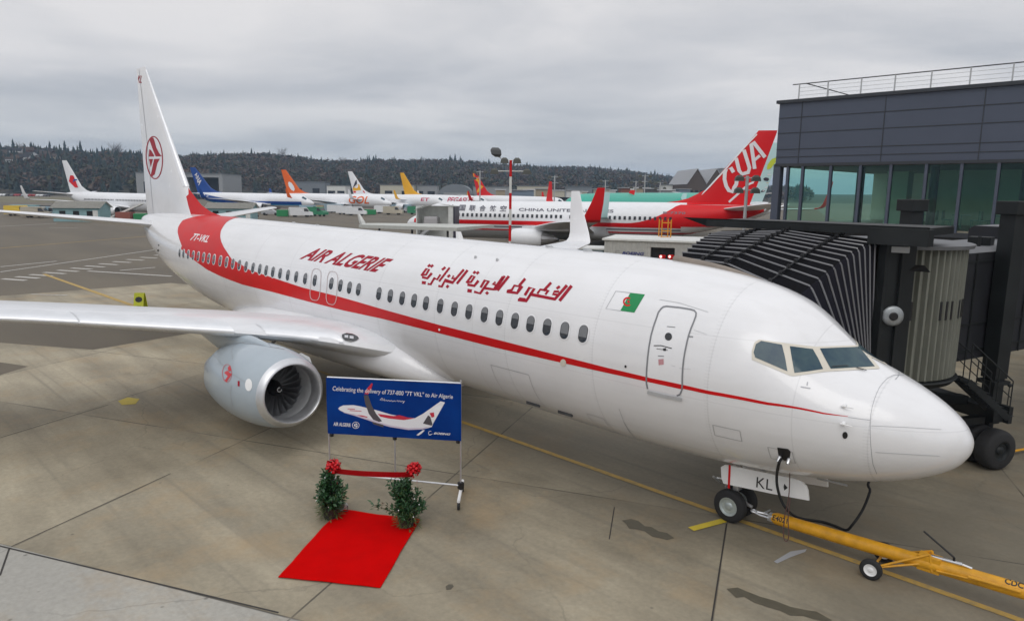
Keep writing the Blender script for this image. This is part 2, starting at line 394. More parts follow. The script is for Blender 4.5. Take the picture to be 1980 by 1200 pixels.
stain([(780+x/3, 840+y/3) for x, y in [(1268, 498), (1320, 488), (1362, 500), (1400, 530), (1440, 535), (1480, 560), (1530, 570), (1572, 600), (1530, 610), (1480, 598), (1445, 592), (1400, 560), (1350, 548), (1310, 545), (1290, 515)]])
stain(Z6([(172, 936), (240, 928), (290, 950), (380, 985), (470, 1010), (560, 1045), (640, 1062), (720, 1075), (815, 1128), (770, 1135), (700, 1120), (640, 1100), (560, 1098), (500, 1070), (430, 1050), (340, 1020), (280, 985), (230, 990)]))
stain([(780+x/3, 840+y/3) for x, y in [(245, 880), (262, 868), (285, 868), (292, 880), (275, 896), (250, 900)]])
MJNT = mat('joint_sealant', (.028, .025, .022), .7)
jn = G(0, 1055); jd = (G(548, 1186)-jn).normalized(); road_line('pavement_joint', jn-jd*14, jn+jd*6.1, .035, MJNT, .005); road_line('pavement_joint', G(18, 1060), G(0, 1112), .03, MJNT, .005)
road_line('pavement_joint', G(22, 1056), G(330, 915), .022, MJNT, .005); road_line('pavement_joint', G(0, 846), G(210, 782), .03, MJNT, .005); road_line('pavement_joint', G(1405, 1012), G(1376, 1200), .025, MJNT, .005); road_line('pavement_joint', G(1188, 980), G(1178, 1042), .02, MJNT, .005)
MPALE = mat('pale_scrape', (.32, .33, .35), .7)
sheet('pale_scrape', [G(*p) for p in Z6([(460, 770), (560, 710), (660, 695), (650, 712), (560, 745), (480, 782)])], MPALE, .006)
# ---------------------------------------------------------------- airliner geometry (nose tip over the local origin, nose towards +x)
ST = [  # a, top, bottom, half width, height of the widest point (all relative to the upper-lobe centre)
 (0.0, -.65, -.65, .0, -.65), (.06, -.46, -.87, .22, -.655), (.2, -.28, -1.06, .42, -.65), (.5, -.06, -1.27, .70, -.62), (.9, .15, -1.46, .95, -.56),
 (1.3, .34, -1.60, 1.14, -.50), (1.75, .56, -1.72, 1.31, -.43), (2.15, .86, -1.80, 1.43, -.36), (2.55, 1.16, -1.87, 1.54, -.29), (3.0, 1.40, -1.93, 1.63, -.22),
 (3.6, 1.59, -1.99, 1.73, -.14), (4.3, 1.72, -2.05, 1.80, -.07), (5.2, 1.81, -2.10, 1.85, -.02), (6.5, 1.87, -2.13, 1.88, 0), (9, 1.88, -2.13, 1.88, 0),
 (16, 1.88, -2.13, 1.88, 0), (23.5, 1.88, -2.13, 1.88, 0), (25.5, 1.88, -2.09, 1.87, .02), (27.5, 1.88, -1.93, 1.82, .08), (29.5, 1.87, -1.62, 1.73, .18),
 (31.5, 1.86, -1.18, 1.57, .36), (33.5, 1.83, -.64, 1.31, .60), (35.3, 1.77, -.05, .98, .87), (36.8, 1.68, .50, .62, 1.10), (37.8, 1.58, .92, .35, 1.25), (38.2, 1.48, 1.10, .17, 1.29)]
def hermite(tab, a):
    if a <= tab[0][0]: return tab[0][1:]
    if a >= tab[-1][0]: return tab[-1][1:]
    for i in range(len(tab)-1):
        if tab[i][0] <= a <= tab[i+1][0]: break
    x0, x1 = tab[i][0], tab[i+1][0]; h = x1-x0; t = (a-x0)/h; out = []
    for k in range(1, len(tab[0])):
        y0, y1 = tab[i][k], tab[i+1][k]; d = (y1-y0)/h
        if i > 0:
            dp = (y0-tab[i-1][k])/(x0-tab[i-1][0]); m0 = 0 if dp*d <= 0 else 2*dp*d/(dp+d)
        else: m0 = d*1.2
        if i < len(tab)-2:
            dn = (tab[i+2][k]-y1)/(tab[i+2][0]-x1); m1 = 0 if dn*d <= 0 else 2*dn*d/(dn+d)
        else: m1 = d
        out.append((2*t**3-3*t*t+1)*y0+(t**3-2*t*t+t)*h*m0+(-2*t**3+3*t*t)*y1+(t**3-t*t)*h*m1)
    return out
def ZC(a): return 3.254+.0074*a
def secp(a):
    if a < .06:
        q = math.sqrt(max(0, a/.06)); b = ST[1]
        return (-.65+(b[1]+.65)*q, -.65+(b[2]+.65)*q, b[3]*q, -.65)
    return hermite(ST, a)
def SF(a, th, off=0.0):
    """point on the fuselage skin: th 0 = starboard, 90 deg = crown, 180 = port"""
    top, bot, hw, mid = secp(a); s = math.sin(th); c = math.cos(th)
    ce = c if s <= 0 else math.copysign(abs(c)**(1+.55*math.exp(-((a-2.0)/.62)**2)), c)
    p = Vector((-a, -hw*ce, ZC(a)+mid+(top-mid if s > 0 else mid-bot)*s))
    if off:
        n = Vector((0, -c/max(hw, .05), s/max((top-mid if s > 0 else mid-bot), .05))).normalized(); p += n*off
    return p
def stations(fine):
    out = []; a = 0.0
    for lo, hi, n in ((0, .06, 6), (.06, 1, 14 if fine else 5), (1, 5.2, 34 if fine else 8), (5.2, 23.5, 24 if fine else 3), (23.5, 38.2, 40 if fine else 10)):
        for i in range(n): out.append(lo+(hi-lo)*i/n)
    return out+[38.2]
def fus_mesh(fine=True):
    bm = NB(); n = 96 if fine else 24; prev = None
    for a in stations(fine):
        if a == 0: prev = [bm.verts.new(SF(0.0, 0))]; continue
        ring = [bm.verts.new(SF(a, 2*PI*k/n)) for k in range(n)]
        for k in range(n):
            if len(prev) == 1: bm.faces.new((prev[0], ring[k], ring[(k+1) % n]))
            else: bm.faces.new((prev[k], ring[k], ring[(k+1) % n], prev[(k+1) % n]))
        prev = ring
    bm.faces.new(prev); fixn(bm); return bm
def airfoil(n=14):
    """(chord fraction, half thickness) upper then lower, leading edge rounded"""
    xs = [.5*(1-math.cos(PI*i/n)) for i in range(n+1)]
    t = lambda x: 5*(.2969*math.sqrt(x)-.126*x-.3516*x*x+.2843*x**3-.1036*x**4)
    up = [(x, t(x)) for x in xs[::-1]]; lo = [(x, -t(x)*.85) for x in xs[1:-1]]
    return up+lo
AF = airfoil()
def wing_rings(secs, side):
    """secs: (y, aLE, aTE, z, thickness ratio)"""
    return [[Vector((-(le+(te-le)*x), side*y, z+(te-le)*th*t)) for x, t in AF] for y, le, te, z, th in secs]
WSEC = [(.8, 12.9, 21.4, 2.02, .13), (1.9, 13.45, 21.3, 2.16, .125), (2.6, 14.15, 21.25, 2.32, .12), (3.6, 14.85, 21.2, 2.54, .10), (5.2, 15.72, 21.2, 2.79, .092), (7.5, 16.95, 21.75, 3.09, .084), (9.8, 18.15, 22.3, 3.37, .08), (13.5, 20.0, 23.0, 3.66, .08), (17.0, 21.75, 23.62, 3.84, .08)]
WLT = [(17.0, 21.75, 23.62, 3.84, .08), (17.3, 21.95, 23.65, 3.90, .08), (17.52, 22.15, 23.68, 4.05, .08), (17.66, 22.35, 23.72, 4.35, .07), (17.85, 22.9, 23.9, 5.4, .065), (18.02, 23.40, 24.0, 6.62, .06)]
def winglet_rings(side):
    out = []; S_ = WLT
    for i, (y, le, te, z, th) in enumerate(S_):
        q = S_[min(i+1, len(S_)-1)]; p = S_[max(i-1, 0)]; t = Vector((0, q[0]-p[0], q[3]-p[3])).normalized(); nrm = Vector((0, -t.z, t.y))
        out.append([Vector((-(le+(te-le)*x), side*(y+nrm.y*(te-le)*th*s), z+nrm.z*(te-le)*th*s)) for x, s in AF])
    return out
HSEC = [(.3, 33.75, 37.6, 4.70, .10), (1.2, 34.15, 37.75, 4.80, .095), (7.1, 37.5, 39.2, 5.42, .08), (7.22, 37.8, 39.15, 5.43, .04)]
FIN = [(12.47, 36.62, 37.92), (12.2, 36.42, 37.92), (9.5, 34.32, 37.9), (6.61, 32.06, 37.9), (5.35, 31.08, 37.85), (4.9, 30.8, 37.7)]
FIN2 = [(12.47, 37.0, 38.75), (12.2, 36.8, 38.7), (9.5, 34.6, 37.9), (6.61, 32.25, 37.05), (5.35, 31.2, 36.65), (4.9, 30.9, 36.5)]
def fin_rings(T=FIN):
    return [[Vector((-(le+(te-le)*x), t*(te-le)*(.085 if z < 12.4 else .05), z)) for x, t in AF] for z, le, te in T]
def fin_dorsal(bm):
    prof = [(32.15, 6.62), (31.5, 6.25), (30.6, 5.78), (29.6, 5.5), (28.5, 5.35)]
    rings = []
    for a, z in prof:
        zb = 5.1; w = .13 if a > 31 else .10
        rings.append([Vector((-a, 0, z)), Vector((-a-.25, -w, z-.25 if z-.25 > zb else zb+.05)), Vector((-a-.4, -w*1.5, zb-.1)), Vector((-a-.4, w*1.5, zb-.1)), Vector((-a-.25, w, z-.25 if z-.25 > zb else zb+.05))])
    loft(bm, rings, cap0=True, cap1=True)
EA, EY, EZ = 13.15, 4.86, 1.585
NAC = [(.02, .80), (.0, .835), (.03, .885), (.16, .885), (.3, .935), (.6, 1.0), (1.0, 1.05), (1.5, 1.075), (2.1, 1.06), (2.7, .99), (3.3, .87), (3.32, .83)]
def nacelle(side, n=48):
    bm = NB(); ax = Vector((-1, 0, -.035)); o = (-EA, side*EY, EZ)
    lathe(bm, NAC[3:], o, ax, n, squash=.93); fixn(bm); return bm
def lip(side, n=48):
    bm = NB(); lathe(bm, [(.42, .705), (.2, .705), (.09, .712), (.03, .725), (-.005, .75), (.0, .775), (.03, .805), (.08, .842), (.16, .887)], (-EA, side*EY, EZ), Vector((-1, 0, -.035)), n, squash=.93); fixn(bm); return bm
def engine(root, side, detail):
    o = Vector((-EA, side*EY, EZ)); ax = Vector((-1, 0, -.035)).normalized(); n = 64 if detail else 16
    nac = obj('nacelle', nacelle(side, n), MNAC if detail else MWP, root, smooth=True)
    obj('intake_lip', lip(side, n), MALR, nac, smooth=True)
    bm = NB(); lathe(bm, [(3.1, .80), (3.3, .62), (3.9, .56), (4.5, .40), (4.5, .3), (4.3, .28), (5.1, .05), (5.12, 0)], o, ax, n); fixn(bm)
    obj('exhaust_nozzle', bm, MALR, nac, smooth=True)
    bm = NB(); lathe(bm, [(.4, .705), (.8, .735), (1.2, .76), (1.25, 0)], o, ax, n); obj('intake_duct', bm, [MGRY if detail else MFAND], nac, smooth=True)
    # pylon
    bm = NB(); y = side*EY; rings = []
    for a, zt, zb, w in ((EA+1.0, EZ+1.0, EZ+.8, .04), (EA+1.4, EZ+1.08, EZ+.8, .10), (EA+2.1, EZ+1.12, EZ+.8, .15), (EA+3.0, EZ+1.13, EZ+.6, .22), (EA+4.0, EZ+1.18, EZ+.45, .22), (EA+5.5, EZ+1.1, EZ+.7, .15), (EA+6.8, EZ+1.05, EZ+.95, .05)):
        rings.append([Vector((-a, y+w*math.cos(t), (zt+zb)/2+(zt-zb)/2*math.copysign(abs(math.sin(t))**.6, math.sin(t)))) for t in [2*PI*k/14 for k in range(14)]])
    loft(bm, rings, cap0=True, cap1=True); fixn(bm); obj('pylon', bm, MNAC if detail else MWP, root, smooth=True)
    return nac
def gear(root, detail=True):
    for s in (-1, 1):
        bm = NB(); tube(bm, [(-19.6, s*2.86, .55), (-19.6, s*2.86, 2.4)], [.09, .12], 10); tube(bm, [(-19.6, s*2.86, .9), (-19.3, s*1.6, 2.2)], .06, 8)
        tube(bm, [(-19.6, s*2.5, .55), (-19.6, s*3.22, .55)], .07, 8)
        g = obj('main_gear', bm, MGRY, root, smooth=True)
        for y in (2.52, 3.2): wheel(g, (-19.6, s*y, .56), .56, .38, (0, 1, 0), 'wheel', n=24)
def wheel(parent, c, r, w, axis, name='wheel', n=32, hub=None, hubr=.56):
    c = Vector(c); ax = Vector(axis).normalized()
    bm = NB(); pr = [(-w*.5, r*hubr), (-w*.5, r*.80), (-w*.42, r*.93), (-w*.26, r*.99), (0, r), (w*.26, r*.99), (w*.42, r*.93), (w*.5, r*.80), (w*.5, r*hubr)]
    lathe(bm, pr, c, ax, n); fixn(bm)
    t = obj(name, bm, MTYR, parent, smooth=True)
    bm = NB()
    for s in (-1, 1):
        lathe(bm, [(s*w*.46, r*hubr*1.02), (s*w*.50, r*hubr*.98), (s*w*.47, r*hubr*.86), (s*w*.36, r*hubr*.78), (s*w*.34, r*hubr*.45), (s*w*.44, r*hubr*.34), (s*w*.47, r*hubr*.2), (s*w*.47, 0)], c, ax, n)
    fixn(bm); obj('hub', bm, hub or MHUB, t, smooth=40)
    return t

# ---------------------------------------------------------------- marks laid on a curved skin
def refine(bm, L):
    bmesh.ops.triangulate(bm, faces=bm.faces)
    for _ in range(6):
        es = [e for e in bm.edges if e.calc_length() > L]
        if not es: break
        bmesh.ops.subdivide_edges(bm, edges=es, cuts=1); bmesh.ops.triangulate(bm, faces=[f for f in bm.faces if len(f.verts) > 3])
def bvh_of(o):
    me = o.data; mw = wmat(o)
    return BVHTree.FromPolygons([mw @ v.co for v in me.vertices], [list(p.vertices) for p in me.polygons])
def cast(bvh, px, py, off):
    d = pray(px, py).normalized(); h, n, i, dist = bvh.ray_cast(CAM, d)
    if h is None: return None
    if n.dot(d) > 0: n = -n
    return h+n*off
def on_skin(name, bm2, bvh, m, parent, off=.006, L=9, mirror=False, label=None):
    """bm2: flat mesh in measured coordinates (x right, y down); every vertex is carried to the skin"""
    refine(bm2, L); bad = []
    for v in bm2.verts:
        h = cast(bvh, v.co.x, v.co.y, off)
        if h is None: bad.append(v)
        else: v.co = h
    if bad: bmesh.ops.delete(bm2, geom=bad, context='VERTS')
    if mirror:
        b3 = bm2.copy()
        for v in b3.verts: v.co.y *= -1
        bmesh.ops.reverse_faces(b3, faces=b3.faces); obj(name, b3, m, parent, smooth='all', world=True)
    return obj(name, bm2, m, parent, smooth='all', world=True, label=label)
def pbm(polys):
    bm = NB()
    for p in polys:
        if len(p) > 4:
            vs = [bm.verts.new((x, y, 0)) for x, y in p]
            for t in tessellate_polygon([[Vector((x, y, 0)) for x, y in p]]): 
                try: bm.faces.new([vs[i] for i in t])
                except ValueError: pass
        else: bm.faces.new([bm.verts.new((x, y, 0)) for x, y in p])
    return bm
def stroke_polys(path, w, closed=False):
    pts = [Vector((x, y)) for x, y in path]; out = []; n = len(pts); L_, R_ = [], []
    for i, p in enumerate(pts):
        if closed: a, b = pts[i-1], pts[(i+1) % n]
        else: a, b = pts[max(i-1, 0)], pts[min(i+1, n-1)]
        t = (b-a).normalized(); nrm = Vector((-t.y, t.x)); L_.append(p+nrm*w/2); R_.append(p-nrm*w/2)
    for i in range(n if closed else n-1):
        j = (i+1) % n; out.append([tuple(L_[i]), tuple(L_[j]), tuple(R_[j]), tuple(R_[i])])
    return out
def rrect(c4, r=.3, n=4):
    """rounded quadrilateral through the four corners"""
    out = []; P = [Vector(p) for p in c4]
    for i in range(4):
        p = P[i]; a = p.lerp(P[i-1], r if (i % 2) else r*.6); b = p.lerp(P[(i+1) % 4], r*.6 if (i % 2) else r)
        for k in range(n+1):
            t = k/n; out.append(tuple(a*(1-t)**2+p*2*t*(1-t)+b*t*t))
    return out
_tc = {}
def text_bm(s, off=0.0, shear=0.0, aspect=None):
    """text as a mesh scaled to the unit box"""
    cu_ = bpy.data.curves.new('t', 'FONT'); cu_.body = s; cu_.offset = off; cu_.shear = shear; cu_.resolution_u = 3
    o = bpy.data.objects.new('t', cu_); COL.objects.link(o); dg = bpy.context.evaluated_depsgraph_get(); dg.update()
    me = bpy.data.meshes.new_from_object(o.evaluated_get(dg)); bm = NB(); bm.from_mesh(me)
    bpy.data.objects.remove(o); bpy.data.curves.remove(cu_); bpy.data.meshes.remove(me)
    bmesh.ops.remove_doubles(bm, verts=bm.verts, dist=1e-5)
    xs = [v.co.x for v in bm.verts]; ys = [v.co.y for v in bm.verts]
    if not xs: return bm, 1
    x0, x1, y0, y1 = min(xs), max(xs), min(ys), max(ys)
    for v in bm.verts: v.co = Vector(((v.co.x-x0)/(x1-x0), (v.co.y-y0)/(y1-y0), 0))
    return bm, (x1-x0)/(y1-y0)
def quadmap(bm, bl, br, tr, tl):
    bl, br, tr, tl = map(Vector, (bl, br, tr, tl))
    for v in bm.verts:
        x, y = v.co.x, v.co.y; q = bl*(1-x)*(1-y)+br*x*(1-y)+tr*x*y+tl*(1-x)*y
        v.co = Vector((q.x, q.y, q.z if len(q) > 2 else 0))
    return bm

# ---------------------------------------------------------------- the white and red airliner on the stand
MA = thing('airliner', 'white airliner with red cheatline, parked large in front beside the jet bridge', 'airliner')
fus = obj('fuselage', fus_mesh(True), MWS, MA, smooth='all')
BF = bvh_of(fus)
# wing-to-body fairing
bm = NB(); rings = []
for a, hw, zt, zb in ((11.9, .9, 1.5, 1.24), (12.3, 1.35, 1.9, 1.18), (12.9, 1.72, 2.3, 1.12), (13.6, 1.96, 2.6, 1.08), (15, 2.12, 2.8, 1.06), (18, 2.2, 2.8, 1.05), (21, 2.15, 2.65, 1.06), (23, 1.95, 2.35, 1.12), (24.6, 1.6, 1.95, 1.28), (25.6, 1.1, 1.65, 1.45)):
    zc_ = (zt+zb)/2; rings.append([Vector((-a, -hw*math.copysign(abs(math.cos(t))**.75, math.cos(t)), zc_+(zt-zb)/2*math.copysign(abs(math.sin(t))**.8, math.sin(t)))) for t in [2*PI*k/40 for k in range(40)]])
loft(bm, rings, cap0=True, cap1=True); fixn(bm); obj('wing_fairing', bm, MW, MA, smooth=True)
wings = {}
for s in (-1, 1):
    bm = NB(); loft(bm, wing_rings(WSEC, s), cap0=True, cap1=True); fixn(bm); w_ = wings[s] = obj('wing', bm, MWF, MA, smooth=30)
    # bare metal leading edge (slats), standing a little proud of the skin
    for seg in (((2.75, 4.45),) + ((5.15, 8.3), (8.34, 11.6), (11.64, 16.6))):
        bm = NB(); rr_ = []
        ys = [seg[0]+(seg[1]-seg[0])*k/4 for k in range(5)]
        for y in ys:
            le, te, z, th = hermite(WSEC, y); c = te-le; fr = .16 if seg[0] > 5 else .10
            ring = []
            for x, t in AF:
                if x <= fr+.03: ring.append(Vector((-(le+c*x*1.0)+.012, s*y, z+c*th*t*1.02+(.006 if t >= 0 else -.006))))
            rr_.append(ring)
        loft(bm, rr_, closed=False); fixn(bm); obj('slat', bm, MALU, w_, smooth='all')
    # flaps tracks
    for y, a in ((6.6, 21.4), (9.6, 22.1), (12.6, 22.7)):
        bm = NB(); z = hermite(WSEC, y)[2]
        rings = [[Vector((-(a+da), s*(y+w*math.cos(t)), z-.22+h*math.sin(t)+dz)) for t in [2*PI*k/12 for k in range(12)]] for da, w, h, dz in ((-2.4, .02, .04, .05), (-1.6, .13, .18, 0), (-.6, .16, .24, -.05), (.4, .10, .16, -.1), (1.0, .02, .03, -.12))]
        loft(bm, rings, cap0=True, cap1=True); fixn(bm); obj('flap_track_fairing', bm, MWF, w_, smooth=True)
    bm = NB(); loft(bm, winglet_rings(s), cap0=True, cap1=True); fixn(bm); obj('winglet', bm, MW, MA, smooth=40)
    bm = NB(); loft(bm, wing_rings(HSEC, s), cap0=True, cap1=True); fixn(bm); hs = obj('tailplane', bm, MWF, MA, smooth=30)
    engine(MA, s, True)
gear(MA)
bm = NB(); loft(bm, fin_rings(), cap0=True, cap1=True); fixn(bm); fin = obj('tail_fin', bm, MW, MA, smooth=40)
BFIN = bvh_of(fin)
bm = NB(); fin_dorsal(bm); fixn(bm); obj('dorsal_fin', bm, MRED, MA, smooth=50)
# fan: blades, spinner
for s in (-1, 1):
    nac = [o for o in MA.children if o.name.startswith('nacelle')][0 if s < 0 else 1]
    o = Vector((-EA, s*EY, EZ)); ax = Vector((-1, 0, -.035)).normalized(); fo = o+ax*1.05
    bm = NB(); sv = Vector((0, 1, 0)); uv = ax.cross(sv)
    for k in range(24):
        a0 = 2*PI*k/24; rows = []
        for j in range(6):
            r_ = .19+.56*j/5; tw = R(22+36*j/5); a1 = a0+.10*j/5*s*0+.05*math.sin(j/5*PI)
            c = fo+(sv*math.cos(a1)+uv*math.sin(a1))*r_; tg = -sv*math.sin(a1)+uv*math.cos(a1); ch = .085+.055*j/5
            dv_ = (ax*math.cos(tw)+tg*math.sin(tw))*ch
            rows.append([bm.verts.new(c-dv_), bm.verts.new(c+ax.cross(tg)*0+dv_)])
        for A, B in zip(rows, rows[1:]): bm.faces.new((A[0], A[1], B[1], B[0]))
    obj('fan', bm, MFAN, nac, smooth='all')
    bm = NB(); lathe(bm, [(.70, 0), (.73, .045), (.80, .10), (.92, .165), (1.04, .20), (1.13, .2)], o, ax, 32); fixn(bm); sp = obj('spinner', bm, MBLKP, nac, smooth=True)
    bm = NB()
    lathe(bm, [(.512, .0), (.545, .047), (.575, .075)], o+ax*-.006, ax, 20); obj('spinner_mark', bm, MWP, sp, smooth=True) if False else bm.free()
    bm = NB(); tube(bm, [o+ax*(.735)+(sv*math.cos(t)+uv*math.sin(t))*.052 for t in [2*PI*k/16*.8 for k in range(17)]], .011, 5); obj('spiral_mark', bm, MWP, nac) if True else None

# red band and cheatline, laid as paint 3 mm proud of the skin
def skin_ab(px, py):
    h = cast(BF, px, py, 0)
    if h is None: return None
    a = -h.x; top, bot, hw, mid = secp(a); z = h.z-ZC(a)-mid
    return a, math.atan2(z/(top-mid if z > 0 else mid-bot), -h.y/hw)
def interp(T, x):
    T = sorted(T)
    if x <= T[0][0]: return T[0][1]
    if x >= T[-1][0]: return T[-1][1]
    for (x0, y0), (x1, y1) in zip(T, T[1:]):
        if x0 <= x <= x1: return y0+(y1-y0)*(x-x0)/max(1e-9, x1-x0)
    return T[-1][1]
bandL = [(353.5, 426), (344.7, 439), (343.5, 448), (346, 459), (350, 471), (355, 483)]
bandR = [(439, 429), (427, 447), (426, 458), (428, 467), (432.5, 477), (439, 487), (449, 502)]
TL_ = [t for t in (skin_ab(*p) for p in bandL) if t]; TR_ = [t for t in (skin_ab(*p) for p in bandR) if t]
tL = [(t, a) for a, t in TL_]; tR = [(t, a) for a, t in TR_]
thb = max(TR_[-1][1], TL_[-1][1])
aLt = interp(tL, 9); aRt = interp(tR, 9)
tL.append((PI/2, aLt-.9)); tR.append((PI/2, aRt+.5))
bm = NB(); NT, NA = 40, 24; grid = []
th_hi = min(tL)[0]
for i in range(NT+1):
    th = thb+(PI/2-thb)*i/NT; l0 = interp(tL, th); r0 = interp(tR, th)
    if l0 < r0+.1: l0 = r0+.1
    grid.append([SF(r0+(l0-r0)*k/NA, th, .004) for k in range(NA+1)])
full = grid+[[Vector((p.x, -p.y, p.z)) for p in row] for row in grid[-2::-1]]
loft(bm, full, closed=False); fixn(bm); obj('red_band', bm, MRED, MA, smooth='all')
lineT = [(439, 486), (449, 502), (465, 510), (481, 521), (522, 535), (586, 556), (655, 573), (740, 597.6), (850, 628), (960, 655.8), (1086, 688), (1170, 709.5), (1256, 730), (1366, 754), (1480, 776.6), (1592, 797.2), (1640, 804.5)]
lineB = [(350, 481), (370, 498.6), (400.6, 521), (427, 534), (469, 550), (530, 565), (598.6, 583.4), (663, 599.6), (740, 616), (850, 644), (960, 672), (1080, 699.4), (1170, 719.5), (1256, 738.4), (1366, 761), (1480, 782), (1592, 800), (1640, 805.3)]
aT = [t for t in (skin_ab(*p) for p in lineT) if t]; aB = [t for t in (skin_ab(*p) for p in lineB) if t]
bm = NB(); rows = []
a_s = aT[-1][0]; a_e = aB[0][0]
N_ = 160
for i in range(N_+1):
    a = a_s+(a_e-a_s)*i/N_
    t0 = interp([(x, y) for x, y in aB], a); t1 = interp([(x, y) for x, y in aT], a)
    if a > aT[0][0]: t1 = max(interp([(x, y) for y, x in tL], a), t0) if False else t1+0
    rows.append((a, t0, t1))
thL_at = sorted([(a, t) for a, t in TL_])     # lower aft edge of the band
for i, (a, t0, t1) in enumerate(rows):
    if a > aT[1][0]: t1 = thb+.02
    t1 = max(t1, t0+.002)
    rows[i] = [SF(a, t0+(t1-t0)*k/6, .0045) for k in range(7)]
loft(bm, rows, closed=False); fixn(bm); obj('cheatline', bm, MRED, MA, smooth='all')
bm = NB(); loft(bm, [[Vector((p.x, -p.y, p.z)) for p in r] for r in rows], closed=False); fixn(bm); obj('cheatline', bm, MRED, MA, smooth='all')
# small red fillet of the fin leading edge is the dorsal fin itself

# cabin windows
WX = [(1128, 645), (1092, 638.5), (1058, 632), (1026, 626), (996, 620), (966, 614), (937, 608), (907, 602.5), (879, 597), (851.5, 591.5), (824, 586), (801, 581), (778, 576.5), (755, 572), (733, 567.5), (693.5, 559.5), (676, 556), (658.5, 552), (641, 548), (609, 542), (590.5, 538.5), (573, 535), (557, 531.8), (542, 528.5), (528, 525.6), (515, 522.7), (502.6, 520), (489.5, 517.3), (476, 514.5), (463, 511.7), (450.5, 509.2), (438, 506.6), (426, 504.2), (413.7, 501.6), (403.5, 499.6), (393.5, 497.6), (383.3, 495.7), (373.5, 493.8), (364, 492.2), (355, 490.6), (347.5, 489.3)]
def rr2(w, h, r, n=5):
    out = []
    for cx, cy, a0 in ((w/2-r, h/2-r, 0), (-w/2+r, h/2-r, 90), (-w/2+r, -h/2+r, 180), (w/2-r, -h/2+r, 270)):
        for k in range(n+1):
            t = R(a0+90*k/n); out.append((cx+r*math.cos(t), cy+r*math.sin(t)))
    return out
def skin_patch(a0, th0, pts, off, bm, mi=0):
    """pts: (forward, up) offsets in metres around a point of the skin"""
    top, bot, hw, mid = secp(a0); rad = (hw+(top-mid))/2
    f = bm.faces.new([bm.verts.new(SF(a0-u, th0+v/rad, off)) for u, v in pts]); f.material_index = mi; return f
for i, (px, py) in enumerate(WX):
    q = skin_ab(px, py)
    if not q: continue
    a, th = q
    if i < 40: th = th
    bm = NB(); skin_patch(a, th, rr2(.235, .365, .115), .009, bm); w_ = obj('cabin_window', bm, MGLD, MA)
    bm = NB(); fr = rr2(.30, .43, .145); fi = rr2(.235, .365, .115)
    rad = 1.88
    for k in range(len(fr)):
        j = (k+1) % len(fr)
        f = bm.faces.new([bm.verts.new(SF(a-u, th+v/rad, o_)) for (u, v), o_ in ((fr[k], .005), (fr[j], .005), (fi[j], .010), (fi[k], .010))])
    obj('window_rim', bm, MW, w_)
    sh = [.18, .18, .13, .17, .12, .16, .13, .15, .14, .12, .15, .16, .13, .17, .14][i % 15] if i > 1 else .26
    pts = [(u*.9, v) for u, v in rr2(.225, .355, .11) if v > .17-sh-.0]
    vmin = .17-sh; pts = [p for p in pts]; pts += [(-.10, vmin), (.10, vmin)] if vmin > -.08 else []
    bm = NB(); skin_patch(a, th, pts, .0115, bm); obj('window_shade', bm, MSHD, w_)
# text and marks
bm, _ = text_bm('AIR ALGERIE', off=.03, shear=.32); quadmap(bm, (578.5, 500.5), (731, 527.5), (762, 501), (602, 478)); on_skin('lettering', bm, BF, MREDL, MA, .006, 6)
Z1 = lambda L: [(805+x/12.375, 500+y/12.375) for x, y in L]
Z2 = lambda L: [(960+x/12.375, 520+y/12.375) for x, y in L]
AR = []
def s1(L, w=46): AR.extend(stroke_polys(Z1(L), w*1.16/12.375))
def s2(L, w=52): AR.extend(stroke_polys(Z2(L), w*1.14/12.375))
# aj-jaza'iriya
s1([(280, 195), (335, 140)]); s1([(345, 205), (405, 150)]); s1([(120, 410), (240, 245), (310, 255), (235, 385), (150, 385)], 44); s1([(140, 440), (265, 470), (375, 345)], 50); s1([(135, 570), (230, 580), ], 62)
s1([(275, 600), (345, 615), (440, 455)], 44); s1([(425, 460), (500, 500), (580, 380)], 40); s1([(545, 545), (800, 215)], 42); s1([(615, 270), (700, 205)], 46)
s1([(530, 650), (610, 670), (700, 500), (880, 560), (1140, 260)], 48); s1([(750, 440), (810, 390)], 48); s1([(725, 690), (775, 640)], 55); s1([(900, 410), (850, 470), (960, 480)], 42); s1([(970, 600), (1230, 275)], 50); s1([(700, 540), (890, 585)], 44)
# al-jawwiya
s1([(1365, 355), (1420, 305)], 50); s1([(1440, 365), (1500, 315)], 50); s1([(1200, 580), (1330, 410), (1400, 425), (1310, 560), (1230, 560)], 46); s1([(1225, 620), (1390, 650), (1490, 525)], 56); s1([(1225, 760), (1330, 775)], 70)
s1([(1385, 790), (1530, 830), (1740, 530), (1640, 520), (1540, 690)], 50); s1([(1600, 700), (1860, 735), (2080, 430)], 56); s1([(1670, 845), (1720, 800)], 58); s1([(1900, 560), (1830, 605), (1940, 640)], 46)
s2([(25, 515), (300, 170)], 56); s2([(-30, 505), (200, 165)], 50)
# al-khutut
s2([(245, 540), (500, 575), (620, 410)], 58); s2([(265, 520), (370, 500), (430, 395), (560, 420), (510, 540)], 48); s2([(545, 400), (690, 230)], 56)
s2([(515, 735), (710, 770), (910, 465), (790, 450), (680, 630)], 58); s2([(545, 700), (700, 720)], 40); s2([(790, 600), (1400, 720), (1690, 390)], 66); s2([(980, 590), (1050, 490), (1190, 510), (1250, 510), (1170, 610)], 46); s2([(1130, 520), (1310, 325)], 56); s2([(1440, 470), (1520, 415)], 54)
s2([(1500, 540), (1390, 540), (1350, 600), (1480, 620)], 50); s2([(1510, 760), (1800, 400)], 66)
on_skin('arabic_lettering', pbm(AR), BF, MREDL, MA, .006, 6)
bm, _ = text_bm('7T-VKL', off=.02, shear=.35); quadmap(bm, (367.4, 464.6), (401, 469), (406.5, 456), (374.5, 451)); on_skin('registration', bm, BF, MWP, MA, .008, 6)
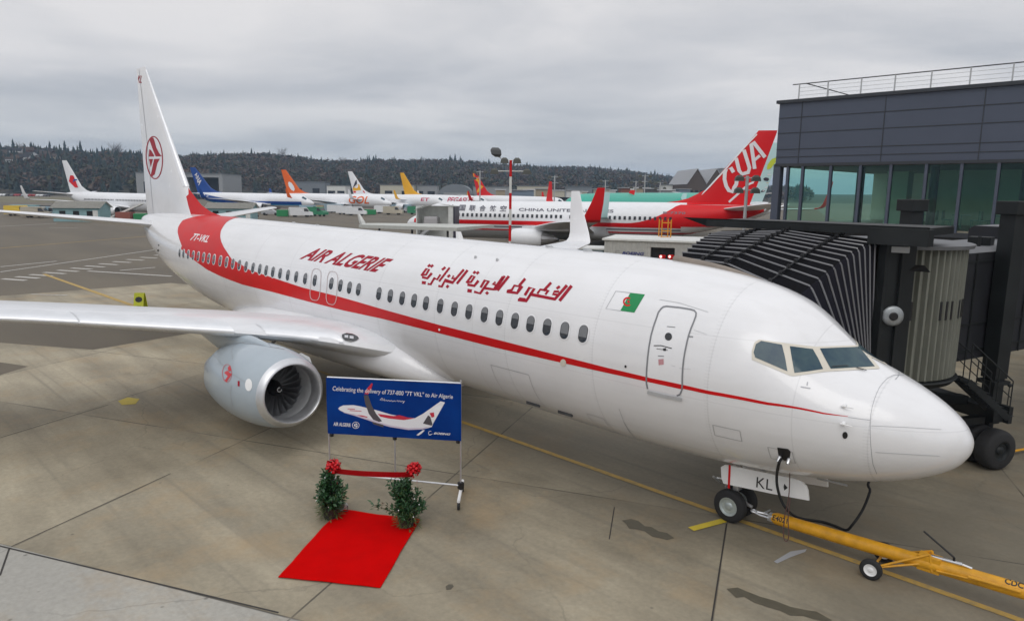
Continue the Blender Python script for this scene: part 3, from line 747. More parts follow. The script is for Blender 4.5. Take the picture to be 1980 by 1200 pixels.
# flag
fl = lambda L: [(1140+x/4.615, 540+y/4.615) for x, y in L]
on_skin('flag_outline', pbm(stroke_polys(fl([(365, 120), (235, 105), (145, 262), (275, 280)]), 1.3)), BF, MGRY, MA, .006, 6)
fg = on_skin('flag', pbm([fl([(275, 280), (365, 120), (495, 135), (400, 297)])]), BF, MGRN, MA, .006, 6)
cres = [(345+34*math.cos(t), 200+34*math.sin(t)) for t in [R(50+260*k/16) for k in range(17)]]
on_skin('crescent', pbm(stroke_polys(fl([(x-5, y) for x, y in cres]), 3.2)+[fl([(335, 195), (352, 185), (362, 205), (345, 215)])]), BF, MRED, MA, .008, 6)
# doors
Z4 = lambda L: [(1140+x/4.615, 540+y/4.615) for x, y in L]
dpath = Z4([(520, 975), (510, 930), (508, 880), (512, 790), (520, 700), (532, 600), (550, 500), (572, 420), (600, 340), (615, 295), (640, 262), (660, 246), (685, 241), (800, 252), (900, 268), (935, 278), (952, 300), (948, 330), (930, 380), (905, 440), (885, 500), (870, 560), (853, 640), (840, 720), (832, 800), (828, 880), (828, 940), (825, 985), (808, 1025), (780, 1035)])
door = on_skin('service_door', pbm([Z4([(520, 975), (508, 880), (520, 700), (550, 500), (600, 340), (640, 262), (685, 241), (800, 252), (900, 268), (952, 300), (905, 440), (870, 560), (840, 720), (828, 880), (825, 985), (780, 1035)])]), BF, MW, MA, .003, 8)
# the stripe runs across the door
on_skin('door_stripe', pbm([[(1249.5, 728.6), (1322, 744.6), (1321, 752.6), (1249.5, 737)]]), BF, MRED, door, .007, 8)
on_skin('door_seal', pbm(stroke_polys(dpath, 3.0)), BF, MSEAL, door, .009, 7)
on_skin('door_sill', pbm(stroke_polys(Z4([(522, 1000), (670, 1035), (830, 1068)]), 6)), BF, MGRY, door, .03, 7)
on_skin('door_porthole', pbm([[(1292.8+7*math.cos(t), 650.6+7.6*math.sin(t)) for t in [2*PI*k/16 for k in range(16)]]]), BF, MGLD, door, .010, 9)
on_skin('door_handle', pbm(stroke_polys(Z4([(575, 590), (640, 590), (735, 615)]), 1.6)+stroke_polys(Z4([(600, 618), (700, 632)]), 1.0)+[Z4([(655, 618), (685, 610), (682, 638), (660, 636)])]), BF, MBLKP, door, .010, 7)
on_skin('door_placard', pbm([Z4([(615, 712), (662, 708), (664, 758), (618, 764)])]), BF, mat('faded_red', (.50, .25, .27), .5), door, .008, 7)
on_skin('door_stencil', pbm(stroke_polys(Z4([(692, 420), (766, 428)]), 1.4)), BF, MSEAL, door, .008, 7)
on_skin('door_stencil', pbm(stroke_polys(Z4([(612, 682), (665, 685)]), 1.6)), BF, MSEAL, door, .008, 7)
on_skin('door_hinge', pbm(stroke_polys(Z4([(875, 508), (925, 512)]), 2.2)), BF, MSEAL, door, .008, 7)
on_skin('door_stencil', pbm(stroke_polys(Z4([(730, 765), (765, 775)]), .8)+stroke_polys(Z4([(800, 790), (905, 800)]), .7)), BF, mat('faint_stencil', (.52, .52, .54), .5), door, .008, 7)
on_skin('rain_gutter', pbm(stroke_polys(Z4([(625, 180), (800, 210), (1060, 292)]), .9)+stroke_polys(Z4([(930, 450), (1045, 490)]), .6)), BF, MGRY, MA, .006, 7)
for L in ([(604, 518.5), (622, 521), (617.6, 582), (598.5, 578.5)], [(634.5, 523.3), (654.5, 527), (649.6, 590.5), (630, 586)]):
    ex = on_skin('overwing_exit', pbm(stroke_polys(rrect(L, .42, 5), 1.25, True)), BF, mat('exit_outline', (.50, .44, .44), .5) if 'exit_outline' not in bpy.data.materials else bpy.data.materials['exit_outline'], MA, .008, 7)
# cockpit windows on both sides
NZ = lambda L: [(1400+x/3.334, 600+y/3.334) for x, y in L]
frame = on_skin('cockpit_window_frame', pbm([NZ([(225, 188), (400, 212), (590, 234), (880, 224), (1003, 370), (1000, 376), (680, 393), (640, 396), (445, 424), (425, 420), (180, 316), (178, 262), (198, 205)])]), BF, MFRM, MA, .008, 6, mirror=True)
for L in ([(240, 197), (372, 222), (392, 300), (408, 392), (300, 345), (202, 303), (191, 272), (205, 218)], [(423, 231), (570, 250), (604, 308), (637, 378), (545, 392), (453, 403), (438, 320)], [(616, 246), (740, 241), (868, 236), (970, 362), (820, 370), (686, 377), (650, 312)]):
    on_skin('cockpit_window', pbm([NZ(L)]), BF, MCOCK, frame, .013, 6, mirror=True)
on_skin('wiper', pbm(stroke_polys(NZ([(690, 366), (770, 360), (800, 362)]), 1.4)+stroke_polys(NZ([(850, 374), (915, 392)]), 1.6)), BF, MBLKP, frame, .03, 6, mirror=True)
MSEAM = mat('panel_seam', (.30, .31, .33), .5)
seam = NZ([(1160, 415), (1090, 418), (1055, 436), (1030, 460), (1005, 490), (985, 530), (968, 575), (955, 620), (946, 670), (942, 720), (942, 800), (946, 870), (952, 930), (960, 990), (985, 1052)])
on_skin('radome_seam', pbm(stroke_polys(seam, .9)), BF, MSEAM, MA, .004, 6, mirror=True)
on_skin('lightning_strip', pbm(stroke_polys(NZ([(950, 742), (1180, 752), (1400, 766)]), .9)+stroke_polys(NZ([(975, 912), (1180, 925), (1390, 936)]), .9)), BF, MGRY, MA, .006, 6)
# access panel seams along the belly and flank
on_skin('panel_seam', pbm(stroke_polys([(880+x/3.297, 660+y/3.297) for x, y in [(1078, 515), (1110, 570), (1150, 618), (1185, 640)]], 1.1)+stroke_polys([(880+x/3.297, 660+y/3.297) for x, y in [(1045, 425), (1078, 515)]], .6)), BF, MSEAM, MA, .005, 6)
on_skin('panel_seam', pbm(stroke_polys([(1640, 806), (1683, 812)], .8)), BF, MSEAM, MA, .005, 6)
for px, py, r_, m_ in ((1089.5, 701, 7.2, MFRM), (1634, 840.5, 6.6, MBLKP), (1210, 708, 2.6, MBLKP), (850, 637, 2.4, MWP), (306, 484, 2.0, MBLKP), (307, 474, 1.4, MBLKP)):
    on_skin('static_port' if m_ is MBLKP else 'service_cap', pbm([[(px+r_*.8*math.cos(t), py+r_*math.sin(t)) for t in [2*PI*k/14 for k in range(14)]]]), BF, m_, MA, .012, 9)
on_skin('nose_emblem', pbm(stroke_polys([(1561.5, 738), (1560.5, 745)], 2.4)+stroke_polys([(1548, 747.5), (1567, 750.5)], 2.2)), BF, mat('grey_decal', (.42, .42, .45), .5), MA, .005, 6)
def at_skin(px, py, off=0): return cast(BF, px, py, off)
for px, py in ((1634, 783), (1632, 817.5)):
    p = at_skin(px, py, 0); bm = NB(); tube(bm, [p, p+Vector((0, -.06, 0)), p+Vector((.02, -.085, 0))], [.032, .024, .018], 10); tube(bm, [p+Vector((-.03, -.08, 0)), p+Vector((.16, -.085, .0))], [.014, .009], 8); obj('pitot_probe', bm, MWP, MA, smooth=True)
p = at_skin(1095, 800, 0)
for px, py in ((1031, 779), (1093, 797)):
    p = at_skin(px, py, 0)
    if p: bm = NB(); box(bm, p+Vector((0, 0, -.02)), (.42, .04, .07)); obj('drain_mast', bm, MDGR, MA)
# crown antennas and beacon
for a, h, m_ in ((22.0, .06, MGRY), (20.3, .05, MGRY), (12.6, .22, MWP), (9.2, .07, MGRY), (8.0, .09, MGRY)):
    z = SF(a, PI/2).z; bm = NB()
    rings = [[Vector((-a-.16*k_*f_+dx, .03*sy*f_, z-.02+hh)) for k_, sy in ((-1, 0), (0, 1), (1, 0), (0, -1))] for f_, hh, dx in ((1, 0, 0), (.7, h, -.06))]
    loft(bm, rings, cap1=True); fixn(bm); obj('crown_antenna', bm, m_, MA)
for px, py in ((920, 498), (962, 503)):
    p = at_skin(px, py, 0); bm = NB(); tube(bm, [p, p+Vector((0, -.02, .05))], [.045, .02], 8); obj('crown_light', bm, MGRY, MA)
# cargo door and hatches, thin seams given in metres on the skin
def hatch(name, a0, a1, z0, z1, w=.016):
    bm = NB(); P = [(a0, z0), (a1, z0), (a1, z1), (a0, z1)]
    for i in range(4):
        (xa, za), (xb, zb) = P[i], P[(i+1) % 4]; row = []
        for k in range(9):
            a = xa+(xb-xa)*k/8; z = za+(zb-za)*k/8; top, bot, hw, mid = secp(a); q = z-ZC(a)-mid; th = math.asin(max(-1, min(1, q/((top-mid) if q > 0 else (mid-bot)))))
            d = (w/2, 0) if xa == xb else (0, w/4.2)
            row.append([SF(a-d[0], th-d[1]*1.1, .004), SF(a+d[0], th+d[1]*1.1, .004)])
        loft(bm, row, closed=False)
    return obj(name, bm, MSEAMF, MA)
MSEAMF = mat('fine_seam', (.42, .42, .43), .5)
hatch('cargo_door', 8.2, 9.45, 1.62, 2.50); hatch('access_hatch', 6.35, 6.8, 1.55, 1.85); hatch('access_hatch', 2.35, 2.75, 1.95, 2.2); hatch('access_hatch', 3.2, 3.7, 2.2, 2.42); hatch('cargo_door', 26.2, 27.4, 1.85, 2.6)
# fin marks
FZ = lambda L: [(270+x/10.92, 250+y/10.92) for x, y in L]
ell = [(300+172*math.cos(t)+ (18*math.sin(t)), 600+445*math.sin(t)) for t in [2*PI*k/40 for k in range(40)]]
on_skin('tail_emblem', pbm(stroke_polys(FZ([(x+12, y) for x, y in ell]), 2.0, True)+[FZ([(225, 175), (290, 180), (320, 260), (350, 380), (410, 500), (470, 572), (340, 575), (270, 400), (215, 240)]), FZ([(205, 420), (240, 440), (310, 555), (300, 578), (195, 578)]), FZ([(310, 628), (430, 622), (375, 720), (320, 950), (265, 1000), (240, 960), (275, 780)]), FZ([(200, 628), (285, 628), (235, 800)])]), BFIN, MREDL, fin, .008, 8)
bm, _ = text_bm('KL', off=.02, shear=.2); quadmap(bm, (265.5, 160), (274, 161), (275.5, 147), (267, 146)); on_skin('tail_letters', bm, BFIN, MREDL, fin, .008, 8)
# rudder gap and leading edge strip
on_skin('rudder_gap', pbm(stroke_polys([(269, 135), (284, 270), (296.5, 412)], .7)), BFIN, MSEAM, fin, .006, 8, mirror=True)
bm = NB(); rows = []
for z, le, te in [(12.3, 36.5, 37.92), (9.5, 34.32, 37.9), (6.61, 32.06, 37.9)]:
    rows.append([Vector((-(le+(te-le)*x)+.02, t*(te-le)*.085*1.06+(.012 if t > 0 else -.012), z)) for x, t in AF if x < .05])
loft(bm, rows, closed=False); obj('fin_leading_edge', bm, MALU, fin, smooth='all')
# nacelle marks
nacs = [o for o in MA.children if o.name.startswith('nacelle')]
BN = bvh_of(nacs[0])
NE = lambda L: [(300+x/4.0, 560+y/4.0) for x, y in L]
on_skin('nacelle_emblem', pbm([NE([(562, 600), (584, 585), (590, 625), (570, 632)]), NE([(535, 640), (560, 625), (596, 655), (560, 665)]), NE([(540, 700), (575, 650), (590, 660), (556, 712)])]+stroke_polys(NE([(558+36*math.cos(t), 645+68*math.sin(t)) for t in [2*PI*k/16 for k in range(16)]]), .8, True)), BN, mat('emblem_red', (.55, .05, .06), .4), nacs[0], .008, 8)
on_skin('nacelle_marking', pbm([NE([(640, 705), (655, 705), (655, 745), (640, 745)])]), BN, MREDL, nacs[0], .008, 8)
on_skin('nacelle_marking', pbm([NE([(725+28*math.cos(t), 735+48*math.sin(t)) for t in [2*PI*k/14 for k in range(14)]])]), BN, MWP, nacs[0], .008, 8)
on_skin('cowl_seam', pbm(stroke_polys(NE([(590, 740), (585, 800), (590, 850), (600, 900)]), .8)+stroke_polys(NE([(600, 540), (592, 470), (605, 430), (650, 410), (800, 425), (1000, 460)]), .9)+stroke_polys(NE([(440, 490), (530, 590), (600, 650), (700, 715)]), .7)+stroke_polys(NE([(400, 600), (405, 640)]), .8)), BN, MSEAM, nacs[0], .005, 8)
# strake on nacelle
for s in (-1, 1):
    bm = NB(); t = R(38); dr = Vector((0, -s*math.cos(t), math.sin(t))); c0 = Vector((-EA, s*EY, EZ))
    pr = [c0+Vector((-.34, 0, 0))+dr*.92, c0+Vector((-.75, 0, 0))+dr*1.10, c0+Vector((-1.3, 0, -.03))+dr*1.17, c0+Vector((-1.4, 0, -.04))+dr*1.02]
    poly(bm, pr); bmesh.ops.solidify(bm, geom=bm.faces[:], thickness=.035); obj('nacelle_strake', bm, MWP, nacs[0 if s < 0 else 1])
# landing light in the wing root
bm = NB()
c = Vector((-14.25, -2.62, 2.30))
wb = bvh_of(wings[-1])
LL = lambda L: [(560+x/4.95, 580+y/4.95) for x, y in L]
ll = on_skin('landing_light', pbm([LL([(500, 335), (545, 322), (600, 330), (650, 352), (662, 372), (635, 392), (580, 400), (525, 385), (500, 360)])]), wb, MGLD, wings[-1], .03, 8)
on_skin('lamp', pbm([LL([(525, 345), (560, 345), (560, 372), (525, 370)]), LL([(575, 350), (612, 355), (612, 380), (575, 376)])]), wb, MALR, ll, .04, 8)
# nose gear
NX = -3.96
bm = NB(); tube(bm, [(NX, 0, .34), (NX-.02, 0, .9), (NX-.06, 0, 1.5)], [.055, .06, .09], 12); tube(bm, [(NX, -.3, .34), (NX, .3, .34)], .045, 10)
tube(bm, [(NX+.02, .0, .75), (NX+.75, 0, 1.35)], .035, 8); tube(bm, [(NX, 0, .45), (NX+.18, .0, .40), (NX+.36, 0, .36)], .035, 8)
box(bm, (NX+.07, -.1, .78), (.12, .2, .22), bev=.02); tube(bm, [(NX-.1, -.02, .42), (NX-.22, -.02, .62), (NX-.08, -.02, .82)], .03, 8)
tube(bm, [(NX-.35, -.2, .82), (NX-.1, -.05, .8)], .02, 6); tube(bm, [(NX-.32, -.1, .70), (NX-.38, -.28, .86)], .025, 6)
ng = obj('nose_gear', bm, MALR, MA, smooth=40)
wheel(ng, (NX, -.22, .343), .343, .20, (0, 1, 0)); wheel(ng, (NX, .22, .343), .343, .20, (0, 1, 0))
for s in (-1, 1):
    y = s*.45; bm = NB()
    pts = [(-4.10, 1.18), (-4.02, 1.25), (-3.9, 1.27), (-2.62, 1.39), (-2.50, 1.38), (-2.40, 1.32), (-2.36, 1.24), (-2.33, 1.06), (-3.0, .97), (-4.02, .86), (-4.07, .95)]
    A = [bm.verts.new((x, y, z)) for x, z in pts]; B = [bm.verts.new((x, y-s*.035, z)) for x, z in pts]
    bm.faces.new(A); bm.faces.new(B[::-1])
    for k in range(len(A)): bm.faces.new((A[k], A[(k+1) % len(A)], B[(k+1) % len(A)], B[k]))
    fixn(bm); nd = obj('nose_gear_door', bm, MWP, MA)
    if s < 0:
        bm, _ = text_bm('KL', off=.0); quadmap(bm, (-3.34, y-.004, 1.00), (-3.02, y-.004, 1.03), (-3.02, y-.004, 1.24), (-3.34, y-.004, 1.21)); obj('door_letters', bm, MBLKP, nd)
        bm = NB(); beam(bm, (-3.91, y-.004, 1.28), (-3.90, y-.004, .80), .045, .006, up=(0, 1, 0)); obj('red_strap', bm, MRED, nd)
        bm = NB(); poly(bm, [(-2.80, y-.004, 1.24), (-2.73, y-.004, 1.18), (-2.79, y-.004, 1.11), (-2.81, y-.004, 1.175)]); obj('door_arrow', bm, MBLKP, nd)
bm = NB(); tube(bm, [(-2.5, .3, 1.22), (-1.95, .3, 1.25)], .02, 6); obj('gear_door_rod', bm, MGRY, MA)
# ================================================================ things on the stand
MCARP = mat('red_carpet', (.52, .001, .001), 1.0, var=.08, vscale=2.2, bump=.3, bscale=60, spec=.03)
MRIB = mat('red_ribbon', (.50, .003, .008), .35, spec=.4)
MBAN = mat('banner_blue', (.001, .045, .28), .55, col2=(.002, .080, .40), vscale=.9, spec=.2)
MLEAF = mat('shrub_leaf', (.012, .045, .018), .4, col2=(.035, .10, .03), vscale=9)
MLEAF2 = mat('yellow_green_leaf', (.06, .10, .022), .5, col2=(.13, .155, .05), vscale=14)
MTWIG = mat('twig', (.06, .04, .025), .8)
MPOT = mat('dark_pot', (.03, .028, .026), .6)
# carpet with slight thickness and curled far edge
cA, cB, cC, cD = G(538, 1117), G(735, 1137), G(812, 1006), G(655, 987)
bm = NB(); rows = []
for i in range(25):
    t = i/24; l = cA.lerp(cD, t); r_ = cB.lerp(cC, t); row = []
    for k in range(17):
        u = k/16; p = l.lerp(r_, u); n_ = .005*math.sin(t*21+u*4)+.004*math.sin(u*17+t*5)+.010*math.exp(-((t+.25*u-.72)/.03)**2)+.008*math.exp(-((t-.4*u-.25)/.025)**2); p = p+(cB-cA).normalized()*.006*math.sin(t*9)*(1 if k in (0, 16) else .3)
        row.append(Vector((p.x, p.y, .016+n_+ (.02*max(0, t-.93)/.07*abs(math.sin(u*5+.6)) if t > .93 else 0))))
    rows.append(row)
loft(bm, rows, closed=False); fixn(bm)
for f in bm.faces:
    if f.normal.z < 0: f.normal_flip()
bmesh.ops.solidify(bm, geom=bm.faces[:], thickness=-.012)
for v in bm.verts: v.co -= cA
cp = obj('carpet', bm, MCARP, None, smooth=40); cp.location = cA; tag(cp, 'plain red carpet laid on the concrete in front of the blue banner', 'carpet')

def leaf(bm, p, d, L, w, up, mi=0):
    d = d.normalized(); s = d.cross(up)
    if s.length < 1e-3: s = d.cross(Vector((1, 0, 0)))
    s.normalize(); n_ = s.cross(d)
    a = bm.verts.new(p); b = bm.verts.new(p+d*L*.5+s*w+n_*w*.3); c = bm.verts.new(p+d*L+n_*-w*.3); e_ = bm.verts.new(p+d*L*.5-s*w+n_*w*.3); m_ = bm.verts.new(p+d*L*.5)
    for q in ((a, b, m_), (b, c, m_), (c, e_, m_), (e_, a, m_)):
        f = bm.faces.new(q); f.material_index = mi
def shrub(name, label, loc, seed, h=.98, lean=0.0, bulge=0):
    rnd = random.Random(seed); t = thing(name, label, 'shrub', loc, 0, 'potted shrubs beside the red carpet')
    bm = NB(); lathe(bm, [(0, .0), (0, .13), (.22, .17), (.24, .18), (.24, .15), (.2, .14), (.2, 0)], (0, 0, .0), (0, 0, 1), 18); fixn(bm); obj('pot', bm, MPOT, t, smooth=True)
    bm = NB(); bz = NB()
    for k in range(32):
        a = rnd.uniform(0, 2*PI); z1 = rnd.uniform(.35, h); r1_ = (.34*(1-(z1/h)**2.6)+.07)*rnd.uniform(.5, 1.15); p1 = Vector((r1_*math.cos(a)+lean*z1+bulge*.0, r1_*math.sin(a), z1)); p0 = Vector((lean*z1*.3, 0, z1*.45))
        if bulge and k % 5 == 0: p1 += Vector((-.20, -.12, -.08))
        tube(bm, [p0, p0.lerp(p1, .5)+Vector((0, 0, -.02)), p1], [.009, .006, .003], 4)
        for j in range(48):
            u = rnd.uniform(.35, 1.08); p = p0.lerp(p1, u)+Vector((rnd.gauss(0, .035), rnd.gauss(0, .035), rnd.gauss(0, .03)))
            d = Vector((rnd.gauss(0, 1), rnd.gauss(0, 1), rnd.gauss(.1, .7)))+(p1-p0).normalized()*.8
            leaf(bz, p, d, rnd.uniform(.07, .125), rnd.uniform(.018, .030), Vector((rnd.gauss(0, .5), rnd.gauss(0, .5), 1)))
    obj('branches', bm, MTWIG, t); obj('foliage', bz, MLEAF, t)
    bz = NB()
    for k in range(520):
        a = rnd.uniform(0, 2*PI); r_ = rnd.uniform(.05, .25); p = Vector((r_*math.cos(a), r_*math.sin(a), rnd.uniform(.06, .42)))
        d = Vector((math.cos(a)+rnd.gauss(0, .5), math.sin(a)+rnd.gauss(0, .5), rnd.uniform(-.6, .8)))
        leaf(bz, p, d, rnd.uniform(.06, .15), rnd.uniform(.006, .014), Vector((0, 0, 1)))
    obj('underplanting', bz, MLEAF2, t)
    bz = NB()
    for k in range(9):
        a = rnd.uniform(0, 2*PI); z = rnd.uniform(.3, .9); r_ = .25*(1-(z/h)**2.2)+.06
        bmesh.ops.create_icosphere(bz, subdivisions=1, radius=.014, matrix=Matrix.Translation((r_*math.cos(a), r_*math.sin(a), z)))
    o = obj('blossoms', bz, MWP, t, smooth=True)
    return t
pl = G(640, 1000); pr_ = G(786, 1018)
shrub('potted_shrub', 'conical green potted shrub at the left back corner of the red carpet', pl, 3)
shrub('potted_shrub', 'green potted shrub with a side tuft at the right back corner of the red carpet', pr_, 8, bulge=1)
def bow(label, loc, seed):
    rnd = random.Random(seed); t = thing('ribbon_bow', label, 'bow', loc, 0, 'red bows on the shrubs'); bm = NB()
    for k in range(46):
        z = 1-2*(k+.5)/46; a = k*2.39996; d = Vector((math.sqrt(1-z*z)*math.cos(a), math.sqrt(1-z*z)*math.sin(a), z))
        if d.z < -.75: continue
        s = d.cross(Vector((rnd.gauss(0, 1), rnd.gauss(0, 1), rnd.gauss(0, 1)))).normalized(); n_ = d.cross(s); L = .155*rnd.uniform(.85, 1.1); w = .028; rows = []
        for j in range(8):
            u = j/7*PI*1.0; p = d*L*math.sin(u/2*1.999)*1.0 if j < 7 else d*.02
            p = d*(L*math.sin(u))+n_*(.040*(math.cos(u)))
            rows.append([p-s*w*(.6+.4*math.sin(u)), p+s*w*(.6+.4*math.sin(u))])
        loft(bm, rows, closed=False)
    obj('loops', bm, MRIB, t, smooth='all')
    for q in (-1, 1):
        bm = NB(); rows = []
        for j in range(7):
            u = j/6; p = Vector((.05*q+.05*q*u, .02*q, -.1-.26*u)) + Vector((.02*math.sin(u*6), 0, 0)); rows.append([p+Vector((-.03, .02, 0)), p+Vector((.03, -.02, 0))])
        loft(bm, rows, closed=False); obj('tail_ribbon', bm, MRIB, t, smooth='all')
    return t
vpl = pl-CAM
def above(base, px, py):      # point in the vertical plane through base that faces the camera
    return PLN(px, py, (base.x-CAM.x, base.y-CAM.y, 0), base)
b1 = above(pl, 645, 900); b2 = above(pr_, 800, 907)
bow('round red ribbon bow on top of the left potted shrub', b1, 1); bow('round red ribbon bow on top of the right potted shrub', b2, 2)
bm = NB(); rows = []
for j in range(13):
    u = j/12; p = b1.lerp(b2, u)+Vector((0, 0, -.10-.035*math.sin(u*PI))); rows.append([p+Vector((0, 0, -.058)), p+Vector((.012*math.sin(u*9), -.012, .058))])
loft(bm, rows, closed=False); bmesh.ops.solidify(bm, geom=bm.faces[:], thickness=.004)
for v in bm.verts: v.co -= b1
rb = obj('ribbon', bm, MRIB, None, smooth=40); rb.location = b1; tag(rb, 'wide red ribbon stretched between the two shrub bows', 'ribbon')
# small flood light standing by the left shrub
fl0 = G(664, 992); t = thing('spot_lamp', 'small grey spotlight standing on the carpet edge by the left shrub', 'spotlight', fl0, R(-40))
bm = NB(); lathe(bm, [(-.10, 0), (-.10, .05), (0, .075), (.07, .095), (.08, .10), (.08, .085), (.06, .08)], (0, 0, .17), (.8, -.45, .35), 20); fixn(bm); obj('housing', bm, MGRY, t, smooth=40)
bm = NB(); lathe(bm, [(.062, .082), (.064, 0)], (0, 0, .17), (.8, -.45, .35), 20); obj('lens', bm, MSEAL, t)
bm = NB(); tube(bm, [(0, -.09, .17), (0, -.09, .05), (0, .09, .05), (0, .09, .17)], .009, 6); box(bm, (0, 0, .012), (.16, .12, .024)); tube(bm, [(0, 0, .02), (0, 0, .05)], .012, 6); obj('bracket', bm, MDGR, t)

# ---- banner on its wheeled frame
BA, BB = Vector((-10.49, -5.46, 0)), Vector((-8.47, -3.51, 0)); bd = (BB-BA).normalized(); bn = Vector((bd.y, -bd.x, 0))
BS = thing('banner_stand', 'blue delivery banner on a wheeled tube frame under the engine side of the airliner', 'banner', (BA+BB)/2)
bpt = lambda u, z, o=0: BA.lerp(BB, u)+bn*o+Vector((0, 0, z))
bm = NB()
for u in (0, .5, 1): tube(bm, [bpt(u, .25), bpt(u, 2.64)], .018, 8)
tube(bm, [bpt(0, 2.66), bpt(1, 2.58)], .018, 8); tube(bm, [bpt(0, .55), bpt(1, .32)], .02, 8)
obj('frame', bm, MALR, BS, smooth=True, world=True)
for u in (.02, .5, .98):
    bm = NB(); box(bm, bpt(u, 1.40-.1*u, .0), (.07, .07, .07), bev=.01); obj('clamp', bm, MBLKP, BS, world=True)
bm = NB(); rows = []
for i in range(31):
    u = -.005+1.01*i/30; row = []
    for k in range(15):
        v = k/14; z = (1.42-.08*u)+(2.66-.08*u-1.42+.08*u)*v; zz = (1.44-.115*u)*(1-v)+(2.655-.085*u)*v
        o_ = .035+.012*math.sin(u*9+v*3)*math.sin(v*PI)+.006*math.sin(u*31+2*v)*(1-v)
        row.append(bpt(u, zz, o_))
    rows.append(row)
loft(bm, rows, closed=False); bmesh.ops.solidify(bm, geom=bm.faces[:], thickness=.006); fixn(bm)
ban = obj('banner', bm, MBAN, BS, smooth=60, world=True)
BB_ = bvh_of(ban)
BZ = lambda L: [(620+x/7.071, 720+y/7.071) for x, y in L]
MPRW = mat('print_white', (.72, .73, .76), .5); MPRR = mat('print_red', (.50, .02, .05), .5); MPRD = mat('print_dark', (.07, .065, .075), .5); MPRL = mat('print_lilac', (.55, .50, .60), .5)
def pr(name, polys, m, off=.006): return on_skin(name, pbm([BZ(p) for p in polys]), BB_, m, ban, off, 12)
pr('printed_aircraft', [[(240, 490), (265, 465), (310, 446), (450, 442), (540, 458), (620, 478), (760, 510), (960, 570), (1180, 610), (1290, 620), (1400, 560), (1640, 390), (1700, 405), (1540, 690), (1520, 740), (1400, 772), (1200, 780), (950, 740), (820, 705), (640, 645), (450, 582), (330, 545), (265, 515)]], MPRW)
pr('printed_shade', [[(300, 540), (450, 560), (640, 620), (820, 680), (950, 715), (1200, 755), (1400, 750), (1510, 725), (1400, 772), (1200, 780), (950, 740), (820, 705), (640, 645), (450, 582)]], MPRL, .008)
pr('printed_stripe', [[(780, 560), (1000, 590), (1080, 578), (1200, 612), (1290, 622), (1140, 645), (960, 628), (820, 600)], [(490, 575), (560, 580), (640, 600), (640, 612), (560, 598)]], MPRR, .009)
pr('printed_wing', [[(590, 310), (650, 300), (700, 450), (760, 560), (840, 660), (800, 670), (720, 640), (660, 560), (610, 420)]], MPRD, .010)
pr('printed_engine', [[(700, 665), (860, 710), (860, 745), (720, 700)]], MPRD, .0095)
pr('printed_tailplane', [[(1470, 580), (1500, 600), (1530, 700), (1520, 722), (1400, 692)]], MPRD, .010)
pr('printed_winglet', [[(600, 290), (640, 210), (700, 140), (715, 150), (690, 230), (650, 295)], [(1490, 550), (1550, 540), (1555, 600), (1520, 612)]], MPRR, .011)
pr('printed_wingtip', [[(1310, 850), (1400, 780), (1425, 785), (1380, 830), (1340, 855)]], MPRW, .011)
pr('printed_titles', [[(370, 488), (470, 492), (470, 500), (370, 496)], [(400, 510), (560, 520), (560, 528), (400, 518)]], MPRR, .011)
bm, _ = text_bm('Celebrating the delivery of 737-800 "7T VKL" to Air Algerie', off=.004); quadmap(bm, (*BZ([(162, 262)])[0],), BZ([(1805, 372)])[0], BZ([(1812, 296)])[0], BZ([(170, 180)])[0]); on_skin('banner_text', bm, BB_, MPRW, ban, .012, 12)
sc_ = [(815+x, 372+y+x*.07) for x, y in [(0, 0), (25, -32), (35, -25), (20, 5), (45, 0), (55, -28), (62, 8), (85, -8), (95, 8), (120, -8), (130, 8), (155, -8), (165, 8), (200, -6), (210, 8)]]
sc2 = [(1040+x, 385+y+x*.05) for x, y in [(0, 0), (15, -10), (25, 8), (45, -8), (60, 8), (80, -8), (90, 8), (110, -8), (85, 28)]]
on_skin('banner_script', pbm(stroke_polys(BZ(sc_), .9)+stroke_polys(BZ(sc2), .9)), BB_, MPRW, ban, .012, 12)
bm, _ = text_bm('AIR ALGERIE', off=.02); quadmap(bm, BZ([(178, 722)])[0], BZ([(412, 738)])[0], BZ([(412, 690)])[0], BZ([(180, 672)])[0]); on_skin('banner_logo_text', bm, BB_, MPRW, ban, .012, 12)
on_skin('banner_logo', pbm(stroke_polys(BZ([(482+46*math.cos(t), 715+44*math.sin(t)) for t in [2*PI*k/18 for k in range(18)]]), .9, True)+[BZ([(482, 680), (510, 712), (486, 712)]), BZ([(455, 712), (478, 690), (478, 745)]), BZ([(486, 720), (512, 722), (486, 752)])]), BB_, MPRW, ban, .012, 12)
bm, _ = text_bm('BOEING', off=.03, shear=.25); quadmap(bm, BZ([(1545, 838)])[0], BZ([(1770, 853)])[0], BZ([(1778, 826)])[0], BZ([(1553, 810)])[0]); on_skin('banner_maker_text', bm, BB_, MPRW, ban, .012, 12)
on_skin('banner_maker_ring', pbm(stroke_polys(BZ([(1500+24*math.cos(t), 822+26*math.sin(t)) for t in [R(60+250*k/12) for k in range(13)]]), .8)+stroke_polys(BZ([(1480, 852), (1530, 832)]), .8)), BB_, MPRW, ban, .012, 12)
